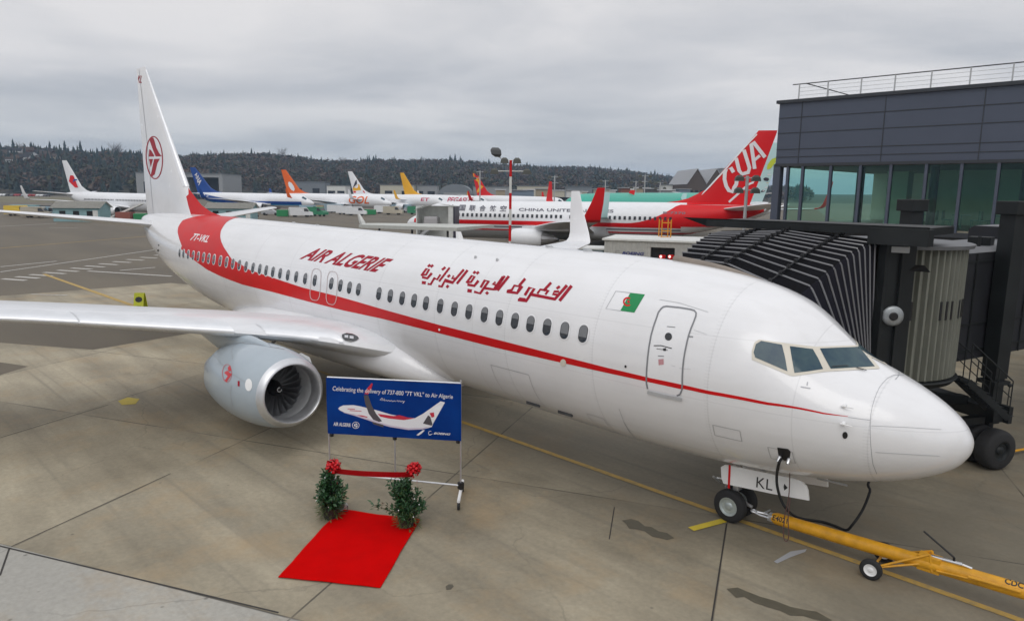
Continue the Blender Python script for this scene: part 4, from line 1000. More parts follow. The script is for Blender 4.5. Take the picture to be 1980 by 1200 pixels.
for u in (0.0, 1.0):
    c = bpt(u, .20); bm = NB(); tube(bm, [c+bn*.50+Vector((0, 0, -.02)), c-bn*.45+Vector((0, 0, .04))], .035, 8); f_ = obj('foot', bm, MWP, BS, smooth=True, world=True)
    for s, dz in ((.48, 0), (-.42, 0)):
        bm = NB(); w = c+bn*s; w.z = 0; tube(bm, [w+Vector((0, 0, .20)), w+Vector((0, 0, .10))], .02, 6); lathe(bm, [(-.025, 0), (-.025, .075), (.025, .075), (.025, 0)], w+Vector((0, 0, .075)), bd, 16)
        bmesh.ops.recalc_face_normals(bm, faces=bm.faces); obj('caster', bm, MBLK, BS, smooth=40, world=True)
    bm = NB(); box(bm, c+Vector((0, 0, .12)), (.12, .1, .16), bev=.02); obj('brace_plate', bm, MBLKP, BS, world=True)
# ---- yellow tow bar
h0 = G(1492, 999, .36); h1 = G(1980, 1143, .46); dT = (h1-h0).normalized(); T = lambda s, z=0, y=0: h0+dT*s+Vector((0, 0, z))+Vector((-dT.y, dT.x, 0)).normalized()*y
TB = thing('tow_bar', 'long yellow tow bar on small wheels coupled to the nose wheel', 'tow bar', (h0.x, h0.y, 0))
bm = NB(); tube(bm, [T(.02), T(.10), T(1.0), T(2.6), T(7.2)], [.085, .115, .118, .12, .12], 24); tt = obj('tube', bm, MYEL, TB, smooth=40, world=True)
BT = bvh_of(tt)
bm = NB(); box(bm, T(.0), (.12, .16, .13), Matrix.Rotation(math.atan2(dT.y, dT.x), 4, 'Z'), bev=.02); tube(bm, [T(-.02, 0, .07), T(-.20, 0, .06), T(-.34, .01, .02)], .022, 6); tube(bm, [T(-.02, 0, -.07), T(-.20, 0, -.06), T(-.34, .01, -.02)], .022, 6)
tube(bm, [T(-.36, .02)+Vector((.05*math.cos(t), .05*math.sin(t), 0)) for t in [2*PI*k/12 for k in range(12)]], .018, 6, closed=True); tube(bm, [T(-.1, .10, -.12), T(-.1, .06, .15)], .018, 6)
obj('tow_head', bm, MALR, TB, smooth=40, world=True)
bm = NB(); box(bm, T(2.72, .02), (.34, .20, .27), Matrix.Rotation(math.atan2(dT.y, dT.x), 4, 'Z'), bev=.012); obj('bracket', bm, MYEL, TB, world=True)
wl_ = G(1682, 1119); wl_.z = .185; side = Vector((-dT.y, dT.x, 0)).normalized(); wl_ = Vector((wl_.x, wl_.y, .185))
cw = h0+dT*((wl_-h0).dot(dT)); offs = (wl_-cw).dot(side)
ax = bm = NB(); tube(bm, [wl_, wl_-side*2*offs], .022, 8); obj('axle', bm, MYEL, TB, smooth=True, world=True)
for q in (0, 1):
    c = wl_-side*2*offs*q; w_ = wheel(TB, c-TB.location, .185, .10, side, n=28, hub=MWP, hubr=.58)
    ins = side*(-.10 if offs > 0 else .10)*(1 if q == 0 else -1)
    bm = NB(); sgn = offs/abs(offs)*(1 if q == 0 else -1)
    for e_ in (T(2.72, .20, .08*sgn), T(2.60, .0, .10*sgn)): tube(bm, [c-side*.07*sgn, e_], .020, 6)
    tube(bm, [T(2.72, .20, .08*sgn), T(2.78, -.08, .10*sgn)], .022, 6); obj('wheel_arm', bm, MYEL, TB, smooth=True, world=True)
bm = NB(); tube(bm, [T(2.70, .14, .0), T(3.18, .15, .0)], .035, 12); tube(bm, [T(3.18, .15), T(3.32, .13)], .02, 8); obj('hydraulic_cylinder', bm, MCHR, TB, smooth=40, world=True)
bm = NB(); pA = PLN(1786, 1026, (dT.y, -dT.x, 0), h0); pB = PLN(1845, 1077, (dT.y, -dT.x, 0), h0); tube(bm, [pA, pB], .017, 8); tube(bm, [pB, pB+Vector((0, 0, -.12))], .02, 8); obj('pump_handle', bm, MBLKP, TB, smooth=True, world=True)
bm = NB(); tube(bm, [T(2.85, -.02, -.14), T(3.6, .04, -.15)], .018, 6); tube(bm, [T(3.3, .05, -.16), T(4.0, .05, -.15)], .024, 8); obj('release_rod', bm, MYEL, TB, smooth=True, world=True)
bm, _ = text_bm('E4021', off=.02); quadmap(bm, (1493, 1004), (1522, 1012), (1523, 1002.5), (1496, 994.5)); on_skin('stencil', bm, BT, MBLKP, tt, .004, 5)
bm, _ = text_bm('CDC', off=.03); quadmap(bm, (1942, 1127), (1979, 1138), (1980, 1127), (1944, 1116)); on_skin('stencil', bm, BT, MBLKP, tt, .004, 5)
# ---- ground power cable and its hanging strap
rec = at_skin(1516, 878); bm = NB()
on_skin('power_receptacle', pbm([[(1503, 864), (1524, 867), (1529, 872), (1527, 886), (1518, 890), (1506, 884)]]), BF, MBLKP, MA, .006, 6)
for px, py in ((1508, 882), (1526, 886)):
    p = at_skin(px, py, .02); bmesh.ops.create_icosphere(bm, subdivisions=2, radius=.035, matrix=Matrix.Translation(p))
    tube(bm, [p, p+Vector((.0, -.05, -.07))], .03, 8)
obj('plug', bm, MALR, MA, smooth=True, world=True)
Yp = lambda px, py, y: PLN(px, py, (0, 1, 0), (0, y, 0))
path = [at_skin(1511, 884, .03), Yp(1506, 896, rec.y-.12), Yp(1502, 918, -.72), Yp(1503, 940, -.70), Yp(1510, 965, -.62), Yp(1522, 985, -.45), G(1537, 997, .20), G(1556, 1003, .06), G(1590, 1008, .03), G(1615, 1016, .03), G(1636, 1024, .03), G(1648, 1014, .22), Yp(1668, 985, 1.25), Yp(1682, 950, 1.45), Yp(1691, 915, 1.7), Vector((-1.25, 3.4, 2.3))]
def smooth_path(P, n=5):
    out = []
    for i in range(len(P)-1):
        p0, p1, p2, p3 = P[max(i-1, 0)], P[i], P[i+1], P[min(i+2, len(P)-1)]
        for k in range(n):
            t = k/n; out.append(.5*((2*p1)+(p2-p0)*t+(2*p0-5*p1+4*p2-p3)*t*t+(3*p1-p0-3*p2+p3)*t**3))
    return out+[P[-1]]
bm = NB(); tube(bm, smooth_path(path), .026, 10)
for v in bm.verts: v.co -= Vector(path[0])
cb = obj('power_cable', bm, MBLK, None, smooth=True); cb.location = path[0]; tag(cb, 'thick black ground power cable plugged in under the nose', 'cable')
bm = NB(); p0 = at_skin(1526, 890, .03); pz = [p0, Yp(1527, 915, -.72), Yp(1525, 960, -.72), Yp(1517, 1000, -.72), Yp(1515, 1035, -.72), Yp(1520, 1046, -.72), Yp(1525, 1036, -.72), Yp(1524, 1000, -.72), Yp(1528, 962, -.71)]
tube(bm, smooth_path(pz), .009, 6)
for v in bm.verts: v.co -= p0
st_ = obj('hanging_strap', bm, mat('faded_strap', (.10, .05, .045), .8), None, smooth=True); st_.location = p0; tag(st_, 'thin dark strap loop hanging from the nose power socket', 'strap')

# ================================================================ jet bridge
JB = thing('jet_bridge', 'dark jet bridge with pleated canopy and ribbed rotunda behind the airliner nose', 'jet bridge', (-2.5, 7, 0))
MFAB = mat('canopy_fabric', (.006, .006, .008), .8, spec=.12, var=.3, vscale=3, bump=.4, bscale=9)
MFAB2 = mat('canopy_side_fabric', (.012, .012, .019), .75, spec=.2, var=.25, vscale=2)
MHOOP = mat('hoop_metal', (.19, .19, .20), .35, metal=.5)
MJB = mat('jet_bridge_dark_steel', (.013, .015, .016), .5, spec=.3, var=.25, vscale=2)
MJB2 = mat('jet_bridge_panel', (.020, .021, .025), .55, spec=.3, var=.2, vscale=1)
MSLAT = mat('rotunda_slat', (.155, .16, .135), .45, var=.12, vscale=4, stretch=(1, 1, .3))
MJR = mat('jet_bridge_roof', (.13, .135, .145), .6, var=.12, vscale=1.5)
MBEI = mat('beige_cushion', (.22, .185, .155), .7, var=.12, vscale=5)
yF = .55
Fh = [Vector((-2.45, 1.75, 2.7)), Yp(1547, 571, .62), Yp(1405, 509, yF+.15), Yp(1308, 497, yF+.25), Vector((-6.55, 1.9, 2.7))]
Ch = [Vector((-2.62, 3.15, 2.65)), Yp(1692, 464, 3.15), Yp(1532, 443, 3.15), Yp(1395, 447, 3.15), Vector((-6.6, 3.15, 2.65))]
NHO = 12
def hoop(t):
    w = t**.85; out = []
    for i, (a, b) in enumerate(zip(Fh, Ch)):
        p = a.lerp(b, w)
        if i in (1, 2, 3): p.z += .10*math.sin(PI*t)*(1 if i != 2 else .6)
        out.append(p)
    return out
def ringpts(h, sh=0.0):
    c = (h[1]+h[3])/2; c.z = 3.6; pts = []
    for a, b, n in ((h[0], h[1], 6), (h[1], h[2], 5), (h[2], h[3], 5), (h[3], h[4], 5)):
        for k in range(n): pts.append(a.lerp(b, k/n))
    pts.append(h[4]); return [p+(c-p).normalized()*sh for p in pts]
bm = NB(); bs = NB(); bs2 = NB(); R_ = []
for i in range(2*NHO-1):
    t = i/(2*NHO-2); R_.append(ringpts(hoop(t), 0.0 if i % 2 == 0 else .11))
for A, B in zip(R_, R_[1:]):
    n = len(A)
    for k in range(n-1):
        q_ = bm if 6 <= k < 16 else (bs if k < 6 else bs2)
        q_.faces.new([q_.verts.new(p) for p in (A[k], A[k+1], B[k+1], B[k])])
for b_ in (bm, bs, bs2): bmesh.ops.remove_doubles(b_, verts=b_.verts, dist=.0005)
cn = obj('canopy', bm, MFAB, JB, smooth=20, world=True); obj('canopy_side', bs, MFAB2, cn, smooth=20, world=True); obj('canopy_side', bs2, MFAB2, cn, smooth=20, world=True)
for i in range(NHO):
    bm = NB(); h = hoop(i/(NHO-1)); tube(bm, [h[0]]+[h[0].lerp(h[1], .97), h[1].lerp(h[2], .02)]+[h[2], h[3], h[4]], .021, 6); obj('hoop', bm, MHOOP, cn, smooth=True, world=True)
for u_, seg in ((1.0, 1), (.38, 1), (.45, 2)):
    bm = NB(); pts = [hoop(i/(NHO-1))[seg].lerp(hoop(i/(NHO-1))[seg+1], u_)+Vector((0, 0, .05)) for i in range(NHO)]
    tube(bm, pts, .014, 5)
    for p in pts: box(bm, p, (.08, .08, .07))
    obj('scissor_link', bm, MBLKP, cn, world=True)
# resting cushion and flap on the crown of the fuselage
cu1 = [Yp(1306, 502, .32), Yp(1400, 523, .22), Yp(1480, 553, .20), Yp(1546, 581, .24)]
bm = NB(); rings = []
for i, p in enumerate(smooth_path([Vector(q) for q in cu1], 4)):
    rings.append([p+Vector((0, math.cos(t)*.12, math.sin(t)*.10)) for t in [2*PI*k/10 for k in range(10)]])
loft(bm, rings, cap0=True, cap1=True); fixn(bm); obj('cushion', bm, MBEI, JB, smooth=60, world=True)
bm = NB(); A_r = [Yp(1550, 578, .60), Yp(1590, 600, .8), Yp(1630, 635, 1.0), Yp(1664, 680, 1.25)]; B_r = [Yp(1550, 600, .35), Yp(1590, 617, .35), Yp(1630, 645, .5), Yp(1664, 690, .8)]
loft(bm, [[a, b] for a, b in zip(A_r, B_r)], closed=False); bmesh.ops.solidify(bm, geom=bm.faces[:], thickness=.04); obj('side_flap', bm, mat('grey_flap', (.13, .14, .145), .6), JB, smooth=60, world=True)
# cab
RC = Vector((-3.3, 5.5, 0)); RR = 1.62; ZB, ZT = 2.42, 5.40
bm = NB()
roofp = [Yp(1398, 434, 3.0), Yp(1425, 447, 3.0)]
box(bm, (-4.25, 3.95, 5.83), (4.9, 2.0, .16)); box(bm, (-2.30, 3.05, 5.72), (1.15, .35, .34)); obj('cab_roof', bm, MJB, JB, world=True)
bm = NB(); poly(bm, [(-7.4, 3.0, 5.95), (-6.7, 3.0, 5.75), (-1.75, 2.98, 5.75), (-1.75, 2.98, 5.93)]); bmesh.ops.solidify(bm, geom=bm.faces[:], thickness=.06); obj('roof_fascia', bm, MJB, JB, world=True)
bm = NB(); beam(bm, (-2.60, 3.15, 4.1), (-2.28, 4.05, 4.1), .09, 2.95); obj('cab_wall', bm, MJB, JB, world=True)
bm = NB(); beam(bm, (-2.62, 3.10, 4.15), (-2.60, 3.2, 4.15), .16, 3.0); beam(bm, (-2.42, 3.55, 4.1), (-2.40, 3.62, 4.1), .13, 2.9); obj('cab_post', bm, MJB, JB, world=True)
bm = NB(); beam(bm, (-6.7, 3.2, 4.1), (-6.3, 4.6, 4.1), .1, 2.95); box(bm, (-4.5, 4.2, 2.5), (4.2, 2.2, .25)); obj('cab_floor', bm, MJB, JB, world=True)
bm = NB(); n = 168; rA, rB = [], []
for k in range(n+1):
    t = R(-115)+R(250)*k/n; r_ = RR+(.05 if k % 4 in (1, 2) else -.055)
    rA.append(Vector((RC.x+r_*math.cos(t), RC.y+r_*math.sin(t), ZB+(.05 if k % 4 in (1, 2) else 0)))); rB.append(Vector((RC.x+r_*math.cos(t), RC.y+r_*math.sin(t), ZT)))
loft(bm, [rA, rB], closed=False); fixn(bm); ro = obj('rotunda', bm, MSLAT, JB, world=True)
for k in (0, 1, 5, 6, 7, 9, 10, 11, 12, 13):
    t = R(-58+k*5.95); bm = NB(); c = Vector((RC.x+(RR+.05)*math.cos(t), RC.y+(RR+.05)*math.sin(t), 4.05)); box(bm, c, (.03, .055, .42), t, bev=.005); obj('rotunda_slot', bm, MBLKP, ro, world=True)
bm = NB(); lathe(bm, [(ZT, RR-.1), (ZT, RR+.16), (ZT+.08, RR+.18), (ZT+.10, RR+.12), (ZT+.14, 0)], RC, (0, 0, 1), 48); fixn(bm); obj('rotunda_roof', bm, MJR, JB, smooth=30, world=True)
bm = NB(); lathe(bm, [(ZB-.14, 0), (ZB-.14, RR+.02), (ZB-.02, RR+.12), (ZB-.0, RR+.10), (ZB+.0, RR-.2)], RC, (0, 0, 1), 48); fixn(bm); obj('rotunda_floor_ring', bm, MJB, JB, smooth=30, world=True)
bm = NB(); lathe(bm, [(1.55, 0), (1.55, .75), (2.28, .85), (2.3, 0)], RC+Vector((.1, .2, 0)), (0, 0, 1), 24); box(bm, (-3.1, 6.2, 2.0), (1.3, 1.6, .5)); obj('rotunda_underframe', bm, MJR, JB, smooth=40, world=True)
pm = Yp(1727, 611, 3.28); bm = NB(); md = (CAM-pm); md.z = 0; md = Vector((.55, -.83, .0)); lathe(bm, [(.03, 0), (.03, .08), (.0, .17), (-.02, .215), (-.03, .215), (-.03, 0)], pm, md, 32); fixn(bm)
mr_ = obj('convex_mirror', bm, MMIR, JB, smooth='all', world=True)
bm = NB(); tube(bm, [pm+md*-.03, pm+Vector((-.05, .25, 0))], .015, 6); lathe(bm, [(.035, .09), (.045, .07), (.045, 0)], pm, md, 20); obj('mirror_mount', bm, MBLKP, mr_, world=True)
bm = NB(); box(bm, Yp(1737, 482, 3.4), (.42, .2, .13), R(15), bev=.01); obj('cab_lamp', bm, MGRY, JB, world=True)
bm = NB(); p = Yp(1777, 519, 3.72); poly(bm, [p+Vector(q) for q in ((-.2, 0, -.07), (.2, 0.1, -.07), (.08, .06, .07), (-.08, 0, .07))]); bmesh.ops.solidify(bm, geom=bm.faces[:], thickness=.05); obj('cab_light_hood', bm, MBLKP, JB, world=True)
bm = NB(); tube(bm, [RC+Vector((1.2, -1.15, 2.3)), RC+Vector((1.35, -1.0, 1.75)), RC+Vector((1.0, -.6, 1.45)), RC+Vector((.9, 1.0, 1.3))], .03, 6); obj('cable_loop', bm, MBLK, JB, smooth=True, world=True)
for zz, m_ in ((3.3, MYEL), (4.75, MWP)):
    bm = NB(); box(bm, (-2.385, 3.70, zz), (.012, .16, .11), R(20)); obj('cab_placard', bm, m_, JB, world=True)
# tunnel in two telescoping sections
TD = Vector((.32, .947, .012)).normalized(); TS = Vector((TD.y, -TD.x, 0)).normalized()
def tunnel(s0, s1, hw, z0, z1, name, m, m2):
    bm = NB(); rings = []
    for s_ in (s0, s1):
        c = RC+TD*s_; zz = .012*s_
        rings.append([c+TS*hw+Vector((0, 0, z0+zz)), c+TS*hw+Vector((0, 0, z1-.1+zz)), c+TS*(hw-.15)+Vector((0, 0, z1+zz)), c-TS*(hw-.15)+Vector((0, 0, z1+zz)), c-TS*hw+Vector((0, 0, z1-.1+zz)), c-TS*hw+Vector((0, 0, z0+zz))])
    loft(bm, rings, cap0=True, cap1=True); fixn(bm)
    for f in bm.faces:
        if f.normal.z > .3: f.material_index = 1
    o = obj(name, bm, [m, m2], JB, world=True)
    k = s0+.6
    bm = NB()
    while k < s1:
        c = RC+TD*k+TS*(hw+.02); tube(bm, [c+Vector((0, 0, z0+.05)), c+Vector((0, 0, z1-.1))], .022, 5); k += .72
    for zz in (z0+.25, z0+.9, z1-.3): beam(bm, RC+TD*s0+TS*(hw+.01)+Vector((0, 0, zz)), RC+TD*s1+TS*(hw+.01)+Vector((0, 0, zz+.012*(s1-s0))), .03, .05)
    obj('tunnel_rib', bm, MJB, o, world=True); return o
tunnel(1.3, 12.5, 1.0, 2.55, 5.28, 'inner_tunnel', MJB2, MJR); tunnel(5.2, 24, 1.28, 2.42, 5.62, 'outer_tunnel', MJB2, MJR)
bm = NB(); box(bm, RC+TD*3.0+TS*.4+Vector((0, 0, 5.42)), (.5, .4, .2)); tube(bm, [RC+TD*2.6+TS*.6+Vector((0, 0, 5.2)), RC+TD*2.6+TS*.6+Vector((0, 0, 5.55))], .04, 6); obj('roof_unit', bm, MJB, JB, world=True)
CL, CR_ = Vector((-3.85, 9.0, 0)), Vector((-1.22, 7.62, 0)); rot = math.atan2((CR_-CL).y, (CR_-CL).x)
for c in (CL, CR_):
    bm = NB(); box(bm, c+Vector((0, 0, 4.2)), (.40, .40, 4.1), rot, bev=.015); box(bm, c+Vector((0, 0, 1.7)), (.32, .32, 1.4), rot); cc = obj('lift_column', bm, MJB, JB, world=True)
    bm = NB(); box(bm, c+Vector((0, 0, 6.30)), (.56, .56, .32), rot, bev=.02); obj('column_cap', bm, MJB, cc, world=True)
    bm = NB(); box(bm, c+Vector((0, 0, 2.05)), (.5, .5, .09), rot); obj('column_collar', bm, MJB, cc, world=True)
bm = NB(); beam(bm, CL+Vector((0, 0, 1.25)), CR_+Vector((.25, -.13, 1.25)), .42, .34); beam(bm, CR_+Vector((-.6, .1, 1.45)), RC+Vector((.4, -.2, 1.75)), .24, .22); beam(bm, CR_+Vector((-.1, -.3, 1.12)), RC+Vector((1.2, -.6, 1.3)), .2, .18)
obj('cross_beam', bm, MJB, JB, world=True)
bm = NB(); box(bm, CR_+Vector((.30, .05, 1.28)), (.34, .12, .42), rot); tube(bm, [CR_+Vector((.33, .1, 1.3)), CR_+Vector((.33, .1, 1.95))], .012, 6); bmesh.ops.create_icosphere(bm, subdivisions=2, radius=.055, matrix=Matrix.Translation(CR_+Vector((.33, .1, 2.0)))); obj('beacon_box', bm, MJB, JB, world=True)
for c in (CL, CR_):
    bm = NB(); tube(bm, [c+Vector((0, 0, 1.1)), c+Vector((0, 0, .5))], .12, 10); bg_ = obj('bogie', bm, MJB, JB, smooth=True, world=True)
    for s_ in (-.26, .26):
        wheel(JB, c+Vector((.05, -.35, .50))+Vector((math.cos(rot), math.sin(rot), 0))*s_-JB.location, .50, .42, (math.cos(rot), math.sin(rot), 0), 'bogie_wheel', n=32, hub=MJB, hubr=.5)
# service stair behind the cab
bm = NB(); sA = RC+Vector((1.35, 1.1, 2.3)); sB = sA+Vector((.75, .6, -.85)); sd_ = Vector((.55, -.6, 0))
for o_ in (Vector((0, 0, 0)), sd_):
    beam(bm, sA+o_, sB+o_, .04, .14); tube(bm, [sA+o_+Vector((0, 0, .9)), sB+o_+Vector((0, 0, .9))], .016, 6); tube(bm, [sA+o_+Vector((0, 0, .5)), sB+o_+Vector((0, 0, .5))], .012, 6)
    for k in range(4): p = sA.lerp(sB, k/3)+o_; tube(bm, [p, p+Vector((0, 0, .9))], .014, 6)
for k in range(8): p = sA.lerp(sB, (k+.5)/8); quad(bm, p, p+sd_, p+sd_+Vector((.15, .13, 0)), p+Vector((.15, .13, 0)))
obj('service_stair', bm, MJB, JB, world=True)
# wheel chock rope / yellow bar round the bogie
p0, p1, p2 = G(1872, 884, .12), G(1912, 889, .12), G(1953, 873, .12)
bm = NB(); tube(bm, [p1, p2], .03, 8); tube(bm, [p2, G(2010, 862, .1)], .03, 8); 
for v in bm.verts: v.co -= p1
o = obj('safety_bar', bm, MYEL, None, smooth=True); o.location = p1; tag(o, 'yellow bar lying in front of the jet bridge wheels', 'safety bar')
bm = NB(); tube(bm, [p0, p1], .032, 8)
for v in bm.verts: v.co -= p0
o = obj('safety_bar', bm, mat('red_brown_bar', (.20, .03, .015), .6), None, smooth=True); o.location = p0; tag(o, 'dark red bar between the nose tip and the jet bridge wheels', 'safety bar')

# ================================================================ terminal
MCLAD = mat('slate_cladding', (.072, .085, .120), .42, metal=.15, var=.05, vscale=.35)
MCLADD = mat('slate_trim', (.04, .044, .052), .45, metal=.2)
MCONW = mat('lounge_wall', (.62, .64, .55), .8, var=.1, vscale=.4)
MINT = mat('lounge_floor', (.25, .22, .17), .6)
MCEI = mat('lounge_ceiling', (.16, .155, .14), .8)
def glass_mat():
    m = bpy.data.materials.new('green_glass'); m.use_nodes = True; nt = m.node_tree; n = nt.nodes; l = nt.links; n.remove(n['Principled BSDF'])
    tr = n.new('ShaderNodeBsdfTransparent'); tr.inputs[0].default_value = (.50, .86, .72, 1); gl = n.new('ShaderNodeBsdfGlossy'); gl.inputs['Roughness'].default_value = .02; gl.inputs[0].default_value = (.65, .85, .8, 1)
    mx = n.new('ShaderNodeMixShader'); fr = n.new('ShaderNodeFresnel'); fr.inputs[0].default_value = 1.6; l.new(fr.outputs[0], mx.inputs[0]); l.new(tr.outputs[0], mx.inputs[1]); l.new(gl.outputs[0], mx.inputs[2]); l.new(mx.outputs[0], n['Material Output'].inputs[0]); return m
MGG = glass_mat()
YW = 29.0; YQ = lambda px, py, y=YW: PLN(px, py, (0, 1, 0), (0, y, 0))
c0 = YQ(1508, 200); XL = c0.x; ZR = c0.z; ZS = YQ(1508, 318).z; ZG = YQ(1515, 436).z; XR = XL+48
TM = thing('terminal_building', 'slate grey terminal building with a green glass lounge above the jet bridge', 'building', (XL+20, YW+8, 0))
bm = NB(); box(bm, ((XL+XR)/2, YW+9, (ZR+ZS)/2), (XR-XL, 18, ZR-ZS)); cl = obj('cladding', bm, MCLAD, TM, world=True)
bm = NB(); box(bm, ((XL+XR)/2, YW+9, ZG/2-.1), (XR-XL, 18, ZG-.2)); obj('lower_wall', bm, MCLADD, TM, world=True)
bm = NB(); box(bm, ((XL+XR)/2, YW+8.95, ZR+.06), (XR-XL+.3, 18.2, .18)); box(bm, ((XL+XR)/2, YW-.02, ZS-.04), (XR-XL, .12, .16)); box(bm, ((XL+XR)/2, YW-.3, ZG-.1), (XR-XL+.6, .9, .22)); obj('roof_coping', bm, MCLADD, TM, world=True)
zs = [ZR-(ZR-ZS)*f for f in (.245, .49, .755, .88)]
bm = NB()
for z in zs: box(bm, ((XL+XR)/2, YW-.012, z), (XR-XL, .03, .035))
for px in (1548, 1708, 1898): box(bm, (YQ(px, 250).x, YW-.014, (ZR+ZS)/2), (.035, .03, ZR-ZS))
for k in range(4): box(bm, (YQ(1898, 250).x+6.2*(k+1), YW-.014, (ZR+ZS)/2), (.035, .03, ZR-ZS))
obj('panel_joint', bm, MCLADD, cl, world=True)
xs = [YQ(p, 380).x for p in (1519.6, 1548, 1602, 1659, 1717.5, 1785.6, 1853.7, 1925)]
step = xs[-1]-xs[-2]; xs += [xs[-1]+step*(k+1) for k in range(10)]
for a, b in zip(xs, xs[1:]):
    bm = NB(); quad(bm, (a, YW+.1, ZG), (b, YW+.1, ZG), (b, YW+.1, ZS), (a, YW+.1, ZS)); obj('window_pane', bm, MGG, TM, world=True)
for x in xs:
    bm = NB(); box(bm, (x, YW+.06, (ZG+ZS)/2), (.14, .22, ZS-ZG)); obj('mullion', bm, MCLAD, TM, world=True)
bm = NB(); box(bm, (XL+.12, YW+.2, (ZG+ZS)/2), (.42, .5, ZS-ZG)); obj('corner_post', bm, MCLAD, TM, world=True)
# lounge inside
bm = NB(); box(bm, ((XL+XR)/2, YW+8.8, ZG+.05), (XR-XL-.4, 17.4, .1)); obj('lounge_floor', bm, MINT, TM, world=True)
bm = NB(); box(bm, ((XL+XR)/2, YW+8.8, ZS-.1), (XR-XL-.4, 17.4, .12)); obj('lounge_ceiling', bm, MCEI, TM, world=True)
bm = NB(); box(bm, (XL+14, YW+9, (ZG+ZS)/2), (16, .2, ZS-ZG)); box(bm, (XL+5, YW+6.5, (ZG+ZS)/2-.3), (1.2, 1.0, ZS-ZG)); box(bm, (XL+30, YW+12, (ZG+ZS)/2), (16, .2, ZS-ZG)); obj('lounge_partition', bm, MCONW, TM, world=True)
x = XL+.6
while x < XR-5:
    bm = NB(); box(bm, (x+2.3, YW+15, (ZG+ZS)/2), (4.6, .2, ZS-ZG)); obj('lounge_back_wall', bm, MCONW, TM, world=True); x += 5.9
for x in (XL+4.4, XL+8.2, XL+12.3, XL+16.8):
    bm = NB(); tube(bm, [(x, YW+1.6, ZG), (x, YW+1.6, ZS)], .22, 14); obj('lounge_column', bm, MCLADD, TM, smooth=True, world=True)
MFUR = mat('lounge_furniture', (.30, .42, .40), .5, var=.3, vscale=2); MORG = mat('lounge_orange_wall', (.45, .22, .08), .7, col2=(.25, .33, .10), vscale=.4)
bm = NB(); box(bm, (XL+15.5, YW+7, (ZG+ZS)/2-.2), (3.6, .1, ZS-ZG-.6)); obj('lounge_mural', bm, MORG, TM, world=True)
rnd = random.Random(5)
for k in range(7):
    x = XL+7+k*1.9+rnd.uniform(-.3, .3); y = YW+2.2+rnd.uniform(0, 2); bm = NB()
    lathe(bm, [(.70, 0), (.70, .45), (.74, .45), (.74, 0)], (x, y, ZG+.1), (0, 0, 1), 18); tube(bm, [(x, y, ZG+.1), (x, y, ZG+.8)], .04, 6)
    for q in (-.7, .7):
        box(bm, (x+q, y, ZG+.55), (.42, .42, .06)); box(bm, (x+q*1.28, y, ZG+.8), (.05, .42, .5))
        for a, b in ((-.17, -.17), (.17, .17), (-.17, .17), (.17, -.17)): tube(bm, [(x+q+a, y+b, ZG+.1), (x+q+a, y+b, ZG+.55)], .015, 5)
    fixn(bm); obj('lounge_table_set', bm, MFUR, TM, world=True)
# roof railing
RAIL = thing('roof_railing', 'thin steel wire railing along the edge of the terminal roof', 'railing', (XL+10, YW+.5, ZR+.15))
rx = [YQ(p, 180, YW+.6).x for p in (1545, 1600, 1664, 1728.6, 1798, 1872.7, 1954)]; rx += [rx[-1]+(rx[-1]-rx[-2])*(k+1) for k in range(4)]
zt = YQ(1545, 163, YW+.6).z
for x in rx:
    bm = NB(); box(bm, (x, YW+.6, (ZR+zt)/2), (.06, .06, zt-ZR)); obj('post', bm, MGRY, RAIL, world=True)
for k in range(4):
    x = rx[0]; bm = NB(); box(bm, (x+.4+k*.02, YW+.6+3.2*(k+1), (ZR+zt)/2), (.06, .06, zt-ZR)); obj('post', bm, MGRY, RAIL, world=True)
bm = NB(); tube(bm, [(rx[0]-.4, YW+.6, zt), (rx[-1], YW+.6, zt)], .032, 6); tube(bm, [(rx[0]+.4, YW+.6, zt), (rx[0]+.4, YW+14, zt)], .032, 6); obj('top_rail', bm, MDGR, RAIL, world=True)
for k in range(4):
    z = ZR+(zt-ZR)*(k+1)/5; bm = NB(); tube(bm, [(rx[0], YW+.6, z), (rx[-1], YW+.6, z)], .010, 4); obj('wire', bm, MGRY, RAIL, world=True)
# ================================================================ the other airliners
def col(name, c, rough=.4, **k):
    return bpy.data.materials.get(name) or mat(name, c, rough, **k)
M_FW = col('far_white', (.74, .75, .77), .35, var=.03)
M_FG = col('belly_grey', (.42, .43, .44), .4)
M_DOT = col('far_window', (.02, .025, .035), .3)
def th_at(a, z):
    top, bot, hw, mid = secp(a); q = z-ZC(a)-mid; h = (top-mid) if q > 0 else (mid-bot)
    return math.asin(max(-1, min(1, q/h)))
def skin_band(name, parent, m, a0, a1, z0, z1, side=0, n=30, nk=5, off=.02):
    """paint from height z0(a) to z1(a) between stations a0 and a1"""
    f0 = z0 if callable(z0) else (lambda a: z0); f1 = z1 if callable(z1) else (lambda a: z1); o = None
    for s in ((1, -1) if side == 0 else (side,)):
        bm = NB(); rows = []
        for i in range(n+1):
            a = a0+(a1-a0)*i/n; t0, t1 = th_at(a, f0(a)), th_at(a, f1(a))
            if f0(a) < -50: t0 = -PI/2
            row = [SF(a, t0+(t1-t0)*k/nk, off) for k in range(nk+1)]
            rows.append([Vector((p.x, p.y*s, p.z)) for p in row])
        loft(bm, rows, closed=False); fixn(bm); o = obj(name, bm, m, parent, smooth='all')
    return o
